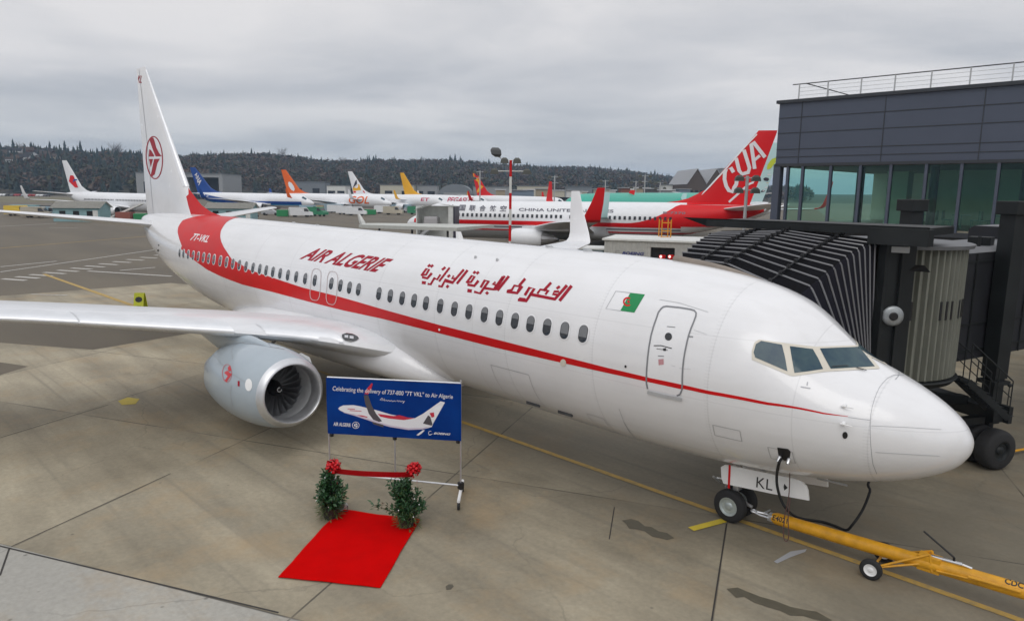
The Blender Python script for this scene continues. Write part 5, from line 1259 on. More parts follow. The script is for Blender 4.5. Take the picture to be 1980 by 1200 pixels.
def fin_quad(name, parent, m, pts, side, off=.03):
    """pts: (chord fraction, height 5.3..12.47) on the fin"""
    bm = NB(); L = []
    for c, z in pts:
        le = interp([(q[0], q[1]) for q in FIN2], z); te = interp([(q[0], q[2]) for q in FIN2], z); ch = te-le
        t = 5*(.2969*math.sqrt(max(c, 0))-.126*c-.3516*c*c+.2843*c**3-.1036*c**4)
        L.append(Vector((-(le+ch*c), side*(t*ch*.085+off), z)))
    f = bm.faces.new([bm.verts.new(p) for p in L]); bmesh.ops.triangulate(bm, faces=[f]); return obj(name, bm, m, parent)
def fin_text(parent, s, m, c0, z0, c1, z1, side, shear=0, off=.05):
    bm, _ = text_bm(s, off=.03, shear=shear)
    for v in bm.verts:
        x, y = v.co.x, v.co.y; c = c0+(c1-c0)*x; z = z0+(z1-z0)*y
        le = interp([(q[0], q[1]) for q in FIN2], z); te = interp([(q[0], q[2]) for q in FIN2], z)
        v.co = Vector((-(le+(te-le)*c), side*(.5*(te-le)*.085+off), z))
    return obj('fin_lettering', bm, m, parent)
def side_text(parent, s, m, a0, a1, z0, z1, side, shear=0):
    bm, _ = text_bm(s, off=.02, shear=shear); refine(bm, .3)
    for v in bm.verts:
        a = a0+(a1-a0)*v.co.x; z = z0+(z1-z0)*v.co.y; p = SF(a, th_at(a, z), .03); v.co = Vector((p.x, -side*p.y if False else (p.y if side < 0 else -p.y), p.z))
    return obj('lettering', bm, m, parent)
def place(tail_px, tail_D, nose_px, length=38.0, farther=False):
    T_ = at(tail_px, tail_D); best = None
    for i in range(1200):
        D = tail_D+(i*.05 if farther else -i*.05); N = at(nose_px, D); e = abs((N-T_).length-length)
        if best is None or e < best[0]: best = (e, N)
    N = best[1]; d = N-T_; return N, math.atan2(d.y, d.x), best[0]
def airliner(label, tail_px, tail_D, nose_px, farther=False, fus_m=M_FW, fin_m=M_FW, dors_m=None, wing_m=M_FW, wl_m=None, eng_m=None, windows=False, scale=1.0, name='airliner', group=None, base=0, pose=None):
    N, rz, e = place(tail_px, tail_D, nose_px, 38, farther); T_ = at(tail_px, tail_D); N = T_+(N-T_)*scale
    if pose: N = Vector((pose[0], pose[1], 0)); rz = pose[2]; scale = pose[3]
    r = thing(name, label, 'airliner', (N.x, N.y, base), rz, group); r.scale = (scale,)*3
    f = obj('fuselage', fus_mesh(False), fus_m, r, smooth='all')
    bm = NB(); loft(bm, fin_rings(FIN2), cap0=True, cap1=True); fixn(bm); fn = obj('tail_fin', bm, fin_m, r, smooth=40)
    bm = NB(); fin_dorsal(bm); fixn(bm); obj('dorsal_fin', bm, dors_m or fin_m, r, smooth=50)
    bm = NB(); lathe(bm, [(0, .9), (0, 1.8), (10, 1.9), (11, .6)], (-12.5, 0, 1.95), (-1, 0, 0), 20, squash=.35)
    fixn(bm); obj('wing_fairing', bm, M_FG, r, smooth=True)
    for s in (-1, 1):
        bm = NB(); loft(bm, wing_rings(WSEC, s), cap0=True, cap1=True); fixn(bm); obj('wing', bm, wing_m, r, smooth=30)
        bm = NB(); loft(bm, winglet_rings(s), cap0=True, cap1=True); fixn(bm); obj('winglet', bm, wl_m or fin_m, r, smooth=30)
        bm = NB(); loft(bm, wing_rings(HSEC, s), cap0=True, cap1=True); fixn(bm); obj('tailplane', bm, wing_m, r, smooth=30)
        bm = nacelle(s, 20); nc = obj('nacelle', bm, eng_m or M_FW, r, smooth=True); obj('intake_lip', lip(s, 20), MALR, nc, smooth=True)
        bm = NB(); lathe(bm, [(.5, .78), (.5, 0)], (-EA, s*EY, EZ), (-1, 0, 0), 20); obj('fan', bm, MFAND, nc)
        bm = NB(); lathe(bm, [(3.0, .8), (4.5, .4), (5.0, 0)], (-EA, s*EY, EZ), (-1, 0, 0), 14); fixn(bm); obj('exhaust_nozzle', bm, MALR, nc)
        bm = NB(); beam(bm, (-EA-1.2, s*EY, EZ+1.0), (-EA-6, s*EY, EZ+.95), .3, .35); obj('pylon', bm, wing_m, r)
        bm = NB(); tube(bm, [(-19.6, s*2.86, .5), (-19.6, s*2.86, 2.2)], .12, 8); g_ = obj('main_gear', bm, MGRY, r)
        bm = NB(); lathe(bm, [(-.55, 0), (-.55, .56), (.55, .56), (.55, 0)], (-19.6, s*2.86, .56), (0, 1, 0), 16); fixn(bm); obj('wheels', bm, MBLK, g_, smooth=40)
        bm = NB()
        for L in ([(-1.95, .42, .98), (-2.75, .40, 1.42)],): pass
        rows = [[SF(a, R(t), .02) for t in (38, 46, 56, 66)] for a in (1.95, 2.25, 2.6, 3.0)]
        if s > 0: rows = [[Vector((p.x, -p.y, p.z)) for p in q] for q in rows]
        loft(bm, rows, closed=False); fixn(bm); obj('cockpit_window', bm, MCOCK, r)
    bm = NB(); tube(bm, [(-3.96, 0, .3), (-3.96, 0, 1.6)], .08, 8); g_ = obj('nose_gear', bm, MGRY, r)
    bm = NB(); lathe(bm, [(-.3, 0), (-.3, .34), (.3, .34), (.3, 0)], (-3.96, 0, .34), (0, 1, 0), 14); fixn(bm); obj('wheels', bm, MBLK, g_, smooth=40)
    if windows:
        side = windows
        for i in range(44):
            a = 6.6+.508*i+ (.508 if i > 22 else 0)
            if i in (14, 15) and False: continue
            p = [SF(a+u, th_at(a, 3.72+v), .035) for u, v in ((-.12, -.17), (.12, -.17), (.12, .17), (-.12, .17))]
            bm = NB(); poly(bm, [Vector((q.x, q.y*(1 if side < 0 else -1), q.z)) for q in p]); obj('cabin_window', bm, M_DOT, r)
    return r, f, fn
GA = 'airliners parked across the apron'
CR = col('carrier_red', (.62, .006, .010), .45, spec=.3); CB = col('carrier_blue', (.004, .055, .27), .4); COg = col('carrier_orange', (.72, .12, .01), .45); CY = col('carrier_yellow', (.75, .38, .01), .45); CDK = col('carrier_dark', (.03, .03, .05), .5); CGr = col('carrier_green', (.02, .20, .07), .5); CLG = col('letter_grey', (.12, .12, .15), .5); CRose = col('carrier_rose', (.50, .04, .10), .5); CLB = col('carrier_light_blue', (.05, .28, .55), .4)
# red-tailed one on the next stand, nose to the left: its port side faces us
cua, cf, cfin = airliner('airliner with a tall red tail and white fin letters, nose left behind the main airliner', 1493, 70, 803, True, fin_m=CR, wl_m=CR, windows=1, pose=(-66.415, 37.956, 3.69705, 1.0512))
skin_band('red_stripe', cua, CR, 1.2, 30, 2.78, 3.20); skin_band('grey_line', cua, CLG, 3, 30, 2.50, 2.62); skin_band('thin_red_line', cua, CR, 3, 33, 2.16, 2.30); skin_band('grey_belly', cua, M_FG, 2.5, 36, lambda a: -99, lambda a: 2.10 if a < 27 else 2.1+(a-27)*.02)
skin_band('red_tail', cua, CR, 24.5, 38.0, lambda a: 2.95 if a < 31 else 2.95+(a-31)*.02, lambda a: min(5.12+.0*a, 3.2+max(0, a-24.5)**1.9*.085), nk=8, off=.028)
bm = NB(); rows = [[SF(a, R(t), .03) for t in (60, 75, 90, 105, 120)] for a in (30.5, 32, 34, 36, 37.9)]; loft(bm, rows, closed=False); fixn(bm); obj('red_crown', bm, CR, cua, smooth='all')
side_text(cua, 'CHINA UNITED AIRLINES', CLG, 13.2, 23.2, 4.22, 4.52, 1)
side_text(cua, 'B-7370', CLG, 28.2, 30.4, 4.2, 4.42, 1)
for k, ch in enumerate('中国联合航空'):
    side_text(cua, ch, CLG, 5.4+k*1.15, 6.1+k*1.15, 4.15, 4.75, 1)
bcf = bvh_of(cfin)
CZ = lambda L: [(1340+x/6, 240+y/6) for x, y in L]
M_CW = col('fin_white', (.72, .70, .72), .4)
arcC = [(470, 560), (440, 510), (395, 500), (370, 560), (365, 640), (385, 720), (415, 770), (455, 785), (475, 740), (500, 700), (510, 640)]
on_skin('fin_lettering', pbm(stroke_polys(CZ(arcC), 7.2)), bcf, M_CW, cfin, .05, 12)
on_skin('fin_lettering', pbm(stroke_polys(CZ([(500, 395), (535, 540), (570, 580), (640, 560), (655, 510), (590, 300)]), 7.2)), bcf, M_CW, cfin, .05, 12)
on_skin('fin_lettering', pbm(stroke_polys(CZ([(715, 520), (675, 235), (700, 210), (835, 385)]), 7.2)+stroke_polys(CZ([(710, 420), (775, 365)]), 5.5)), bcf, M_CW, cfin, .05, 12)
on_skin('fin_swoosh', pbm(stroke_polys(CZ([(415, 905), (520, 810), (640, 700), (760, 650), (850, 620)]), 4.0)), bcf, M_CW, cfin, .06, 12)
on_skin('fin_edge', pbm(stroke_polys(CZ([(10, 905), (200, 720), (400, 500), (600, 270), (790, 68)]), 2.4)), bcf, M_CW, cfin, .06, 12)
# white one with the red and blue arrow, far left
r, f, fn = airliner('white airliner with a red arrow fin mark at the far left behind the grey wing', 128, 168, 345, False, windows=-1, group=GA)
fin_quad('fin_mark', fn, CR, [(.15, 9.0), (.45, 9.1), (.85, 7.7), (.5, 6.3), (.25, 6.3), (.6, 7.6)], -1); fin_quad('fin_mark', fn, CB, [(.02, 8.2), (.3, 8.2), (.5, 7.5), (.4, 7.6), (.2, 7.9), (.02, 7.95)], -1, .05)
# blue-finned
r, f, fn = airliner('white and blue airliner with a lettered blue fin beside the main fin', 374, 212, 606, False, fin_m=CB, wl_m=CB, group=GA)
skin_band('blue_stripe', r, CB, 3, 38, lambda a: 2.2+max(0, a-26)*.02, lambda a: 3.05+max(0, a-20)**1.5*.035, nk=6); skin_band('light_blue_line', r, CLB, 3, 38, lambda a: 1.95+max(0, a-26)*.12, lambda a: 2.25+max(0, a-26)*.12, off=.03)
bm, _ = text_bm('ANA', off=.03, shear=.2)
for v in bm.verts:
    x, y = v.co.x, v.co.y; z = 10.3-3.1*x+1.3*y; le = interp([(q[0], q[1]) for q in FIN2], z); te = interp([(q[0], q[2]) for q in FIN2], z); c = .70-.45*y+.05*x
    v.co = Vector((-(le+(te-le)*c), -(.5*(te-le)*.085+.05), z))
obj('fin_lettering', bm, M_CW, fn)
# orange-finned with big letters on the forward fuselage
r, f, fn = airliner('white airliner with an orange fin and big orange letters near its nose', 549, 226, 757, False, fin_m=COg, wl_m=COg, group=GA)
fin_quad('fin_mark', fn, M_FW, [(.30, 8.4), (.5, 8.9), (.66, 8.4), (.72, 7.4), (.64, 6.3), (.48, 5.9), (.34, 6.5), (.28, 7.4)], -1)
side_text(r, 'GOL', COg, 13.5, 6.6, 2.5, 4.7, -1, .2)
# striped fin
r, f, fn = airliner('white airliner with yellow and dark stripes on its white fin, behind the orange-finned one', 677, 236, 868, False, group=GA)
fin_quad('fin_mark', fn, CY, [(.1, 8.4), (.45, 8.0), (.95, 7.0), (.95, 6.2), (.25, 6.5)], -1); fin_quad('fin_mark', fn, CDK, [(.1, 9.8), (.35, 9.3), (.95, 7.0), (.3, 8.5)], -1, .05); fin_quad('fin_mark', fn, CR, [(.05, 6.3), (.95, 6.1), (.97, 5.6), (.05, 5.6)], -1, .05)
skin_band('red_belly', r, CR, 4, 13, 1.4, 3.0, -1); side_text(r, 'A380' if False else 'ET', CRose, 9, 6, 3.4, 4.4, -1)
# yellow fin
r, f, fn = airliner('white airliner with a plain yellow fin in the middle of the far row', 777, 246, 948, False, fin_m=CY, wl_m=CY, group=GA)
side_text(r, 'PEGASUS', CRose, 16, 5.5, 3.0, 4.6, -1, .2)
# red-yellow fin
r, f, fn = airliner('airliner with a red fin crossed by yellow swirls, left of the floodlight mast', 917, 236, 1100, False, fin_m=CR, wl_m=CR, group=GA)
fin_quad('fin_mark', fn, CY, [(.0, 12.3), (.9, 12.4), (.95, 10.5), (.5, 9.6), (.55, 8.2), (.1, 9.5)], -1); fin_quad('fin_mark', fn, CY, [(.1, 8.0), (.5, 7.2), (.9, 6.0), (.95, 6.6), (.6, 7.9), (.3, 8.7)], -1, .05); fin_quad('fin_mark', fn, CDK, [(.0, 12.4), (.5, 12.45), (.3, 11.6), (.02, 11.4)], -1, .07)
# unpainted green ones behind the red-tailed airliner
MGP = col('green_primer', (.02, .36, .27), .4, var=.06)
r, f, fn = airliner('unpainted green airliner behind the red-tailed airliner', 1395, 122, 1160, False, fus_m=MGP, fin_m=MGP, wing_m=M_FG, wl_m=CR, scale=1.26)
bpy.data.objects.remove(fn); [bpy.data.objects.remove(c) for c in list(r.children) if c.name.startswith('dorsal')]
# fin with the many-coloured painting, behind the red fin
r, f, fn = airliner('airliner with a many-coloured painted fin behind the tall red fin', 1496, 84, 940, True, fin_m=col('pale_turquoise', (.45, .66, .66), .4), windows=False)
bf2 = bvh_of(fn)
def blob(px, py, rx, ry, m, off, rot=0, n=12, seed=0):
    rn = random.Random(px*3+py); pts = []
    for k in range(n):
        t = 2*PI*k/n; q = rn.uniform(.8, 1.15); x, y = rx*math.cos(t)*q, ry*math.sin(t)*q; pts.append((px+x*math.cos(rot)-y*math.sin(rot), py+x*math.sin(rot)+y*math.cos(rot)))
    on_skin('fin_painting', pbm([pts]), bf2, m, fn, off, 12)
for (x, y, rx_, ry_, m_, ro_) in ((910, 460, 85, 30, col('paint_lime', (.50, .60, .05)), -.9), (960, 420, 30, 28, col('paint_lime', (.5, .6, .05)), 0), (900, 590, 45, 35, M_CW, .3), (850, 640, 35, 20, CDK, .2), (970, 540, 35, 30, CDK, .5), (940, 650, 40, 35, col('paint_pink', (.60, .12, .35)), .2), (985, 640, 30, 60, COg, .2), (860, 740, 70, 18, M_CW, -.5), (835, 760, 55, 14, CDK, -.5), (950, 760, 40, 45, COg, 0), (990, 500, 22, 60, CR, 0), (900, 690, 50, 14, CY, .1)):
    blob(1340+x/6, 240+y/6, rx_/6, ry_/6, m_, .05+.004*(x % 7), ro_)

# ================================================================ ground equipment, sheds, masts
M_TEAL = col('teal_wall', (.22, .36, .38), .7, var=.1); M_ROOF = col('pale_roof', (.42, .41, .37), .7, var=.12); M_WHT = col('shed_white', (.62, .63, .61), .6, var=.1)
def gable(bm, L, W, H, RH_, over=.4, mi_w=0, mi_r=1):
    box(bm, (0, 0, H/2), (L, W, H), mi=mi_w)
    a = [(-L/2-over, -W/2-over, H), (L/2+over, -W/2-over, H), (L/2+over, 0, H+RH_), (-L/2-over, 0, H+RH_)]; b = [(x, -y, z) for x, y, z in a]
    for q in (a, b):
        f = poly(bm, q, mi_r); g = bmesh.ops.solidify(bm, geom=[f], thickness=.12)
        for e_ in g['geom']:
            if isinstance(e_, bmesh.types.BMFace): e_.material_index = mi_r
    for x in (-L/2, L/2): poly(bm, [(x, -W/2, H), (x, W/2, H), (x, 0, H+RH_)], mi_w)
def shed(label, px, D, L, W, H, RH_, yaw, mw, mr, wins=3, name='shed', cat='shed', group=None, door=True, base=0):
    p = at(px, D); t = thing(name, label, cat, (p.x, p.y, base), yaw, group)
    bm = NB(); box(bm, (0, 0, H/2), (L, W, H)); 
    for x in (-L/2, L/2): poly(bm, [(x, -W/2, H), (x, W/2, H), (x, 0, H+RH_)])
    fixn(bm); obj('wall', bm, mw, t)
    bm = NB()
    for s in (-1, 1): beam(bm, (0, s*(W/4+.2), H+RH_/2-.02), (0.01, s*(W/4+.2), H+RH_/2-.02), 1, 1) if False else None
    for s in (-1, 1):
        pts = [(-L/2-.4, s*(W/2+.4), H-.15), (L/2+.4, s*(W/2+.4), H-.15), (L/2+.4, 0, H+RH_), (-L/2-.4, 0, H+RH_)]
        f = poly(bm, pts)
    bmesh.ops.solidify(bm, geom=bm.faces[:], thickness=.14); obj('roof', bm, mr, t)
    for s in (-1, 1):
        for k in range(wins):
            bm = NB(); box(bm, (-L/2+L*(k+.7)/(wins+.4), s*(W/2+.02), H*.58), (L/(wins*2.6), .08, H*.34)); obj('window', bm, MGLD, t)
        if door: bm = NB(); box(bm, (L/2-.7, s*(W/2+.02), H*.4), (.9, .08, H*.8)); obj('door', bm, M_WHT, t)
    return t
dirR = math.atan2(RH.y, RH.x)
shed('teal hut with a pale gable roof, left of the main fin', 155, 137, 8.2, 5, 2.7, 1.1, dirR+.12, M_TEAL, M_ROOF)
shed('teal hut under the blue-finned airliner, right of the main fin', 447, 150, 9, 5, 2.6, 1.0, dirR+.1, M_TEAL, M_ROOF)
def block(label, px, D, L, W, H, yaw, m, name='container', cat='container', group=None, rib=True, base=0):
    p = at(px, D); t = thing(name, label, cat, (p.x, p.y, base), yaw, group); bm = NB(); box(bm, (0, 0, H/2+.1), (L, W, H), bev=.03); obj('body', bm, m, t)
    if rib:
        bm = NB()
        for k in range(int(L/.45)): 
            for s in (-1, 1): box(bm, (-L/2+.25+k*.45, s*(W/2+.01), H/2+.1), (.12, .05, H-.3))
        obj('ribs', bm, m, t)
    return t
def car_mesh(m, kind=0):
    bm = NB(); L = 4.4 if kind == 0 else 5.4; H = 1.45 if kind == 0 else 2.2
    if kind == 0: prof = [(-2.2, .35), (-2.2, .85), (-1.7, .95), (-1.1, 1.42), (.5, 1.45), (1.1, .98), (2.05, .85), (2.2, .6), (2.2, .35)]
    else: prof = [(-2.7, .4), (-2.7, 2.15), (-2.5, 2.25), (1.3, 2.25), (1.9, 1.35), (2.6, 1.15), (2.7, .8), (2.7, .4)]
    W = .88 if kind == 0 else 1.0
    A = [bm.verts.new((x, -W*(1 if z < 1 else .86), z)) for x, z in prof]; B = [bm.verts.new((x, W*(1 if z < 1 else .86), z)) for x, z in prof]
    bm.faces.new(A); bm.faces.new(B[::-1]); n = len(A)
    for k in range(n): bm.faces.new((A[k], B[k], B[(k+1) % n], A[(k+1) % n]))
    fixn(bm); me = bpy.data.meshes.new('vehicle_body'); bm.to_mesh(me); bm.free(); me.materials.append(m)
    bm = NB()
    if kind == 0:
        for s in (-1, 1): poly(bm, [(-1.55, s*.84, .98), (.98, s*.84, .98), (.45, s*.79, 1.36), (-1.05, s*.79, 1.36)])
    else:
        for s in (-1, 1): poly(bm, [(.6, s*.99, 1.35), (1.75, s*.99, 1.35), (1.25, s*.89, 2.0), (.6, s*.89, 2.0)])
        poly(bm, [(1.34, -.8, 2.18), (1.34, .8, 2.18), (1.88, .85, 1.42), (1.88, -.85, 1.42)])
    mg = bpy.data.meshes.new('side_windows'); bm.to_mesh(mg); bm.free(); mg.materials.append(MGLD)
    bm = NB()
    mw_ = bpy.data.meshes.new('wheel')
    lathe(bm, [(-.12, 0), (-.12, .33), (.12, .33), (.12, 0)], (0, 0, .33), (0, 1, 0), 14); bm.to_mesh(mw_); bm.free(); mw_.materials.append(MBLK)
    return me, mg, mw_, kind
CARM = [car_mesh(col('car_'+n_, c_, .35)) for n_, c_ in (('white', (.65, .66, .67)), ('black', (.02, .02, .022)), ('silver', (.35, .36, .38)), ('red', (.30, .02, .02)), ('blue', (.03, .07, .20)), ('grey', (.12, .12, .13)))]
VANM = [car_mesh(col('van_'+n_, c_, .4), 1) for n_, c_ in (('white', (.65, .66, .67)), ('yellow', (.65, .45, .04)), ('grey_blue', (.30, .42, .50)), ('green', (.03, .20, .10)), ('beige', (.42, .38, .30)))]
def vehicle(M_, label, p, yaw, name, cat, group=None):
    me, mg, mw_, kind = M_; t = thing(name, label, cat, p, yaw, group)
    o = link(bpy.data.objects.new('body', me)); o.parent = t; o = link(bpy.data.objects.new('side_windows', mg)); o.parent = t
    for x in (-1.4, 1.4):
        for y in (-.8, .8): o = link(bpy.data.objects.new('wheel', mw_)); o.parent = t; o.location = (x, y, 0)
    return t
rnd = random.Random(11)
# apron vehicles and boxes
veh = [(VANM[1], 'small yellow van behind the grey left wing', 32, 158, .1, 'van', 'van'), (VANM[4], 'beige van parked just left of the teal hut', 66, 150, .2, 'van', 'van'), (VANM[2], 'grey blue van between the beige van and the teal hut', 88, 152, .1, 'van', 'van'),
       (VANM[0], 'white van in front of the blue-finned airliner nose', 580, 172, .5, 'van', 'van'), (VANM[0], 'white van beside the green bin under the orange letters', 688, 186, .1, 'van', 'van')]
for M_, lb, px, D, dy, nm, ct in veh:
    p = at(px, D); vehicle(M_, lb, (p.x, p.y, 0), dirR+dy, nm, ct)
block('green skip on the apron below the blue-finned airliner nose', 545, 172, 2.6, 1.8, 1.5, dirR+.1, col('skip_green', (.02, .22, .08), .6), 'skip', 'skip', rib=False)
block('green skip on the apron below the orange letters', 715, 192, 3.0, 1.8, 1.3, dirR+.1, col('skip_green', (.02, .22, .08), .6), 'skip', 'skip', rib=False)
block('green tarpaulined load beside the main fin', 272, 128, 3.0, 1.8, 1.8, dirR+.5, col('skip_green', (.02, .22, .08), .6), 'covered_load', 'load', rib=False)
for k, (px, D, L, H, m_, lb) in enumerate([(45, 170, 6, 2.0, M_TEAL, 'teal container at the far left behind the yellow van'), (100, 172, 6, 1.9, MDGR, 'dark grey container left of the teal hut'), (238, 132, 2.6, 1.9, col('rusty_red', (.25, .08, .06), .7), 'rusty red cart right of the teal hut'), (255, 134, 2.2, 1.5, MDGR, 'dark ground cart beside the rusty red cart'),
                                             (632, 212, 9, 2.3, col('grey_blue_box', (.26, .36, .42), .6), 'grey blue container under the orange-finned airliner'), (505, 210, 5, 2, MDGR, 'dark cart under the blue-finned airliner'), (770, 222, 8, 2.2, col('grey_blue_box', (.26, .36, .42), .6), 'grey blue container under the striped-fin airliner'), (615, 205, 2.6, 2.0, col('tan_box', (.35, .28, .17), .7), 'tan crate under the blue-finned airliner nose')]):
    block(lb, px, D, L, 2.3, H, dirR+.1, m_, 'container' if L > 4 else 'ground_cart', 'container' if L > 4 else 'cart', rib=False)
# striped barrier posts by the main fin: portable conveyor seen as dark boxes on legs
p = at(245, 133); t = thing('belt_loader', 'dark belt loader truck with raised ramp beside the main fin', 'belt loader', (p.x, p.y, 0), dirR)
bm = NB(); box(bm, (0, 0, 1.0), (4.4, 1.9, .9), bev=.05); obj('chassis', bm, MDGR, t); bm = NB(); beam(bm, (-3.2, 0, 1.0), (2.8, 0, 3.6), .9, .3); obj('ramp', bm, M_WHT, t)
for x in (-1.5, 1.5):
    for s in (-.9, .9):
        bm = NB(); lathe(bm, [(-.12, 0), (-.12, .4), (.12, .4), (.12, 0)], (x, s, .4), (0, 1, 0), 14); obj('wheel', bm, MBLK, t)
# warning board behind the wing, on the taxi line
p = G(273, 606); t = thing('warning_sign', 'yellow sandwich board sign with black marks on the taxi line behind the wing', 'sign', (p.x, p.y, 0), dirR+PI)
MSY = col('sign_yellow', (.55, .58, .02), .5)
pz = PLN(273, 566, (p.x-CAM.x, p.y-CAM.y, 0), p); hh = pz.z; ww = hh*.47
for s in (-1, 1):
    bm = NB(); beam(bm, (0, s*.32, 0), (0, s*.04, hh), ww, .03, up=(0, 1, 0)); obj('board', bm, MSY, t)
bm = NB(); f0 = lambda x, z: Vector((x, (.32-.28*z/hh)+.022, z)); poly(bm, [f0(.17*hh*math.cos(q), hh*.70+.13*hh*math.sin(q)) for q in [2*PI*k/16 for k in range(16)]]); obj('symbol', bm, MBLKP, t)
bm = NB(); poly(bm, [f0(-.14*hh, hh*.40), f0(.14*hh, hh*.40), f0(.10*hh, hh*.30), f0(-.10*hh, hh*.30)]); obj('symbol_bar', bm, MBLKP, t)
bm = NB(); poly(bm, [f0(-.05*hh, hh*.26), f0(.05*hh, hh*.26), f0(.05*hh, hh*.18), f0(-.05*hh, hh*.18)]); obj('symbol_bar', bm, MBLKP, t)
# floodlight masts
MLH = col('lamp_head_grey', (.055, .058, .05), .5)
def mast(label, px, D, top_py, arms, rw=True, name='floodlight_mast', group='floodlight masts', heads=4, r_=.11):
    p = at(px, D); q = PLN(px, top_py, (p.x-CAM.x, p.y-CAM.y, 0), p); H = q.z
    t = thing(name, label, 'floodlight', (p.x, p.y, 0), dirR, group); n = 7
    for k in range(n):
        bm = NB(); tube(bm, [(0, 0, H*k/n), (0, 0, H*(k+1)/n)], r_, 10); obj('pole_section', bm, (MRED if k % 2 == 0 else M_WHT) if rw else M_FG, t, smooth=40)
    for dz, w in arms:
        bm = NB(); tube(bm, [(-w, 0, H+dz), (w, 0, H+dz)], .045, 6); obj('cross_arm', bm, M_WHT if rw else M_FG, t)
        for s in (-1, 1):
            bm = NB(); x = s*w; rings = []
            for zz, a_, b_ in ((-.24, .34, .20), (.05, .28, .16), (.2, .13, .08)): rings.append([Vector((x+i_*a_, j_*b_-.1, H+dz+zz)) for i_, j_ in ((-1, -1), (1, -1), (1, 1), (-1, 1))])
            loft(bm, rings, cap0=True, cap1=True); fixn(bm); obj('lamp_head', bm, MLH, t)
    return t, H
t, H = mast('tall red and white floodlight mast rising behind the main airliner fuselage', 987, 58, 310, [(-.85, 1.30), (0, .5)], group=None)
bm = NB(); tube(bm, [(-.5, 0, H), (-1.15, 0, H+.35)], .04, 6); obj('cross_arm', bm, M_WHT, t)
bm = NB(); rings = [[Vector((-1.15+i_*a_+dx, j_*b_, H+.35+zz)) for i_, j_ in ((-1, -1), (1, -1), (1, 1), (-1, 1))] for zz, a_, b_, dx in ((-.1, .2, .2, .1), (.1, .40, .34, 0), (.42, .42, .3, -.06), (.62, .25, .2, -.1))]
loft(bm, rings, cap0=True, cap1=True); fixn(bm); obj('lamp_head', bm, MDGR, t)
mast('white floodlight mast in front of the tall red fin', 1443, 54, 340, [(-.15, .62), (-1.05, .62)], False, group=None, r_=.12)
for px, D, ty, lb in ((928, 118, 330, 'grey floodlight mast beside the red and yellow fin'), (1072, 125, 340, 'grey floodlight mast in line with the white winglet, left of it'), (1170, 135, 348, 'grey floodlight mast right of the white winglet'), (1229, 140, 350, 'grey floodlight mast, left of a close pair'), (1246, 128, 338, 'grey floodlight mast, right and taller one of a close pair'), (1276, 150, 352, 'grey floodlight mast, rightmost of the far ones')):
    mast(lb, px, D, ty, [(-.2, .9), (-1.2, .9)], False, group='far floodlight masts')
# grey corrugated service building with a dark doorway
M_COR = col('corrugated_grey', (.40, .40, .38), .6, var=.1, vscale=4)
p0, p1 = at(1172, 50), at(1352, 48); zt = PLN(1175, 464, (p0.x-CAM.x, p0.y-CAM.y, 0), p0).z; d_ = (p1-p0); Ld = d_.length; yawd = math.atan2(d_.y, d_.x)
t = thing('service_building', 'low grey corrugated building with a dark doorway and small blue lettering', 'building', (p0.x, p0.y, 0), yawd)
XP = lambda px, D=0: None
q = PLN(1258, 480, (-d_.y, d_.x, 0), p0)-p0; q2 = PLN(1305, 480, (-d_.y, d_.x, 0), p0)-p0; xa = q.dot(d_.normalized()); xb = q2.dot(d_.normalized()); zd = PLN(1258, 478, (-d_.y, d_.x, 0), p0).z
bm = NB(); box(bm, (xa/2, 2.5, zt/2), (xa, 5, zt)); box(bm, ((xb+Ld)/2, 2.5, zt/2), (Ld-xb, 5, zt)); box(bm, ((xa+xb)/2, 2.5, (zt+zd)/2), (xb-xa, 5, zt-zd)); obj('wall', bm, M_COR, t)
bm = NB(); k = .1
while k < Ld:
    if not (xa-.05 < k < xb+.05): box(bm, (k, -.02, zt/2), (.07, .05, zt-.06))
    else: box(bm, (k, -.02, (zt+zd)/2), (.07, .05, zt-zd-.06))
    k += .22
obj('corrugation', bm, M_COR, t)
bm = NB(); box(bm, (Ld/2, 2.5, zt+.06), (Ld+.3, 5.3, .12)); obj('roof', bm, M_WHT, t)
bm = NB(); box(bm, ((xa+xb)/2, .5, zd/2), (xb-xa, .06, zd)); obj('doorway', bm, MBLKP, t)
bm, _ = text_bm('BOEING', off=.03, shear=.25)
A_ = PLN(1203, 492, (-d_.y, d_.x, 0), p0); B_ = PLN(1246, 492, (-d_.y, d_.x, 0), p0); xa_ = (A_-p0).dot(d_.normalized()); xb_ = (B_-p0).dot(d_.normalized()); z0_ = A_.z
for v in bm.verts: v.co = Vector((xa_+(xb_-xa_)*v.co.x, -.07, z0_+v.co.y*.22))
obj('lettering', bm, col('logo_blue', (.01, .02, .16), .5), t)
bm = NB(); tube(bm, [(xa_-.28+.2*math.cos(q), -.07, z0_+.12+.15*math.sin(q)) for q in [R(50+260*k/12) for k in range(13)]], .012, 4); obj('emblem', bm, col('logo_grey', (.25, .25, .28), .5), t)
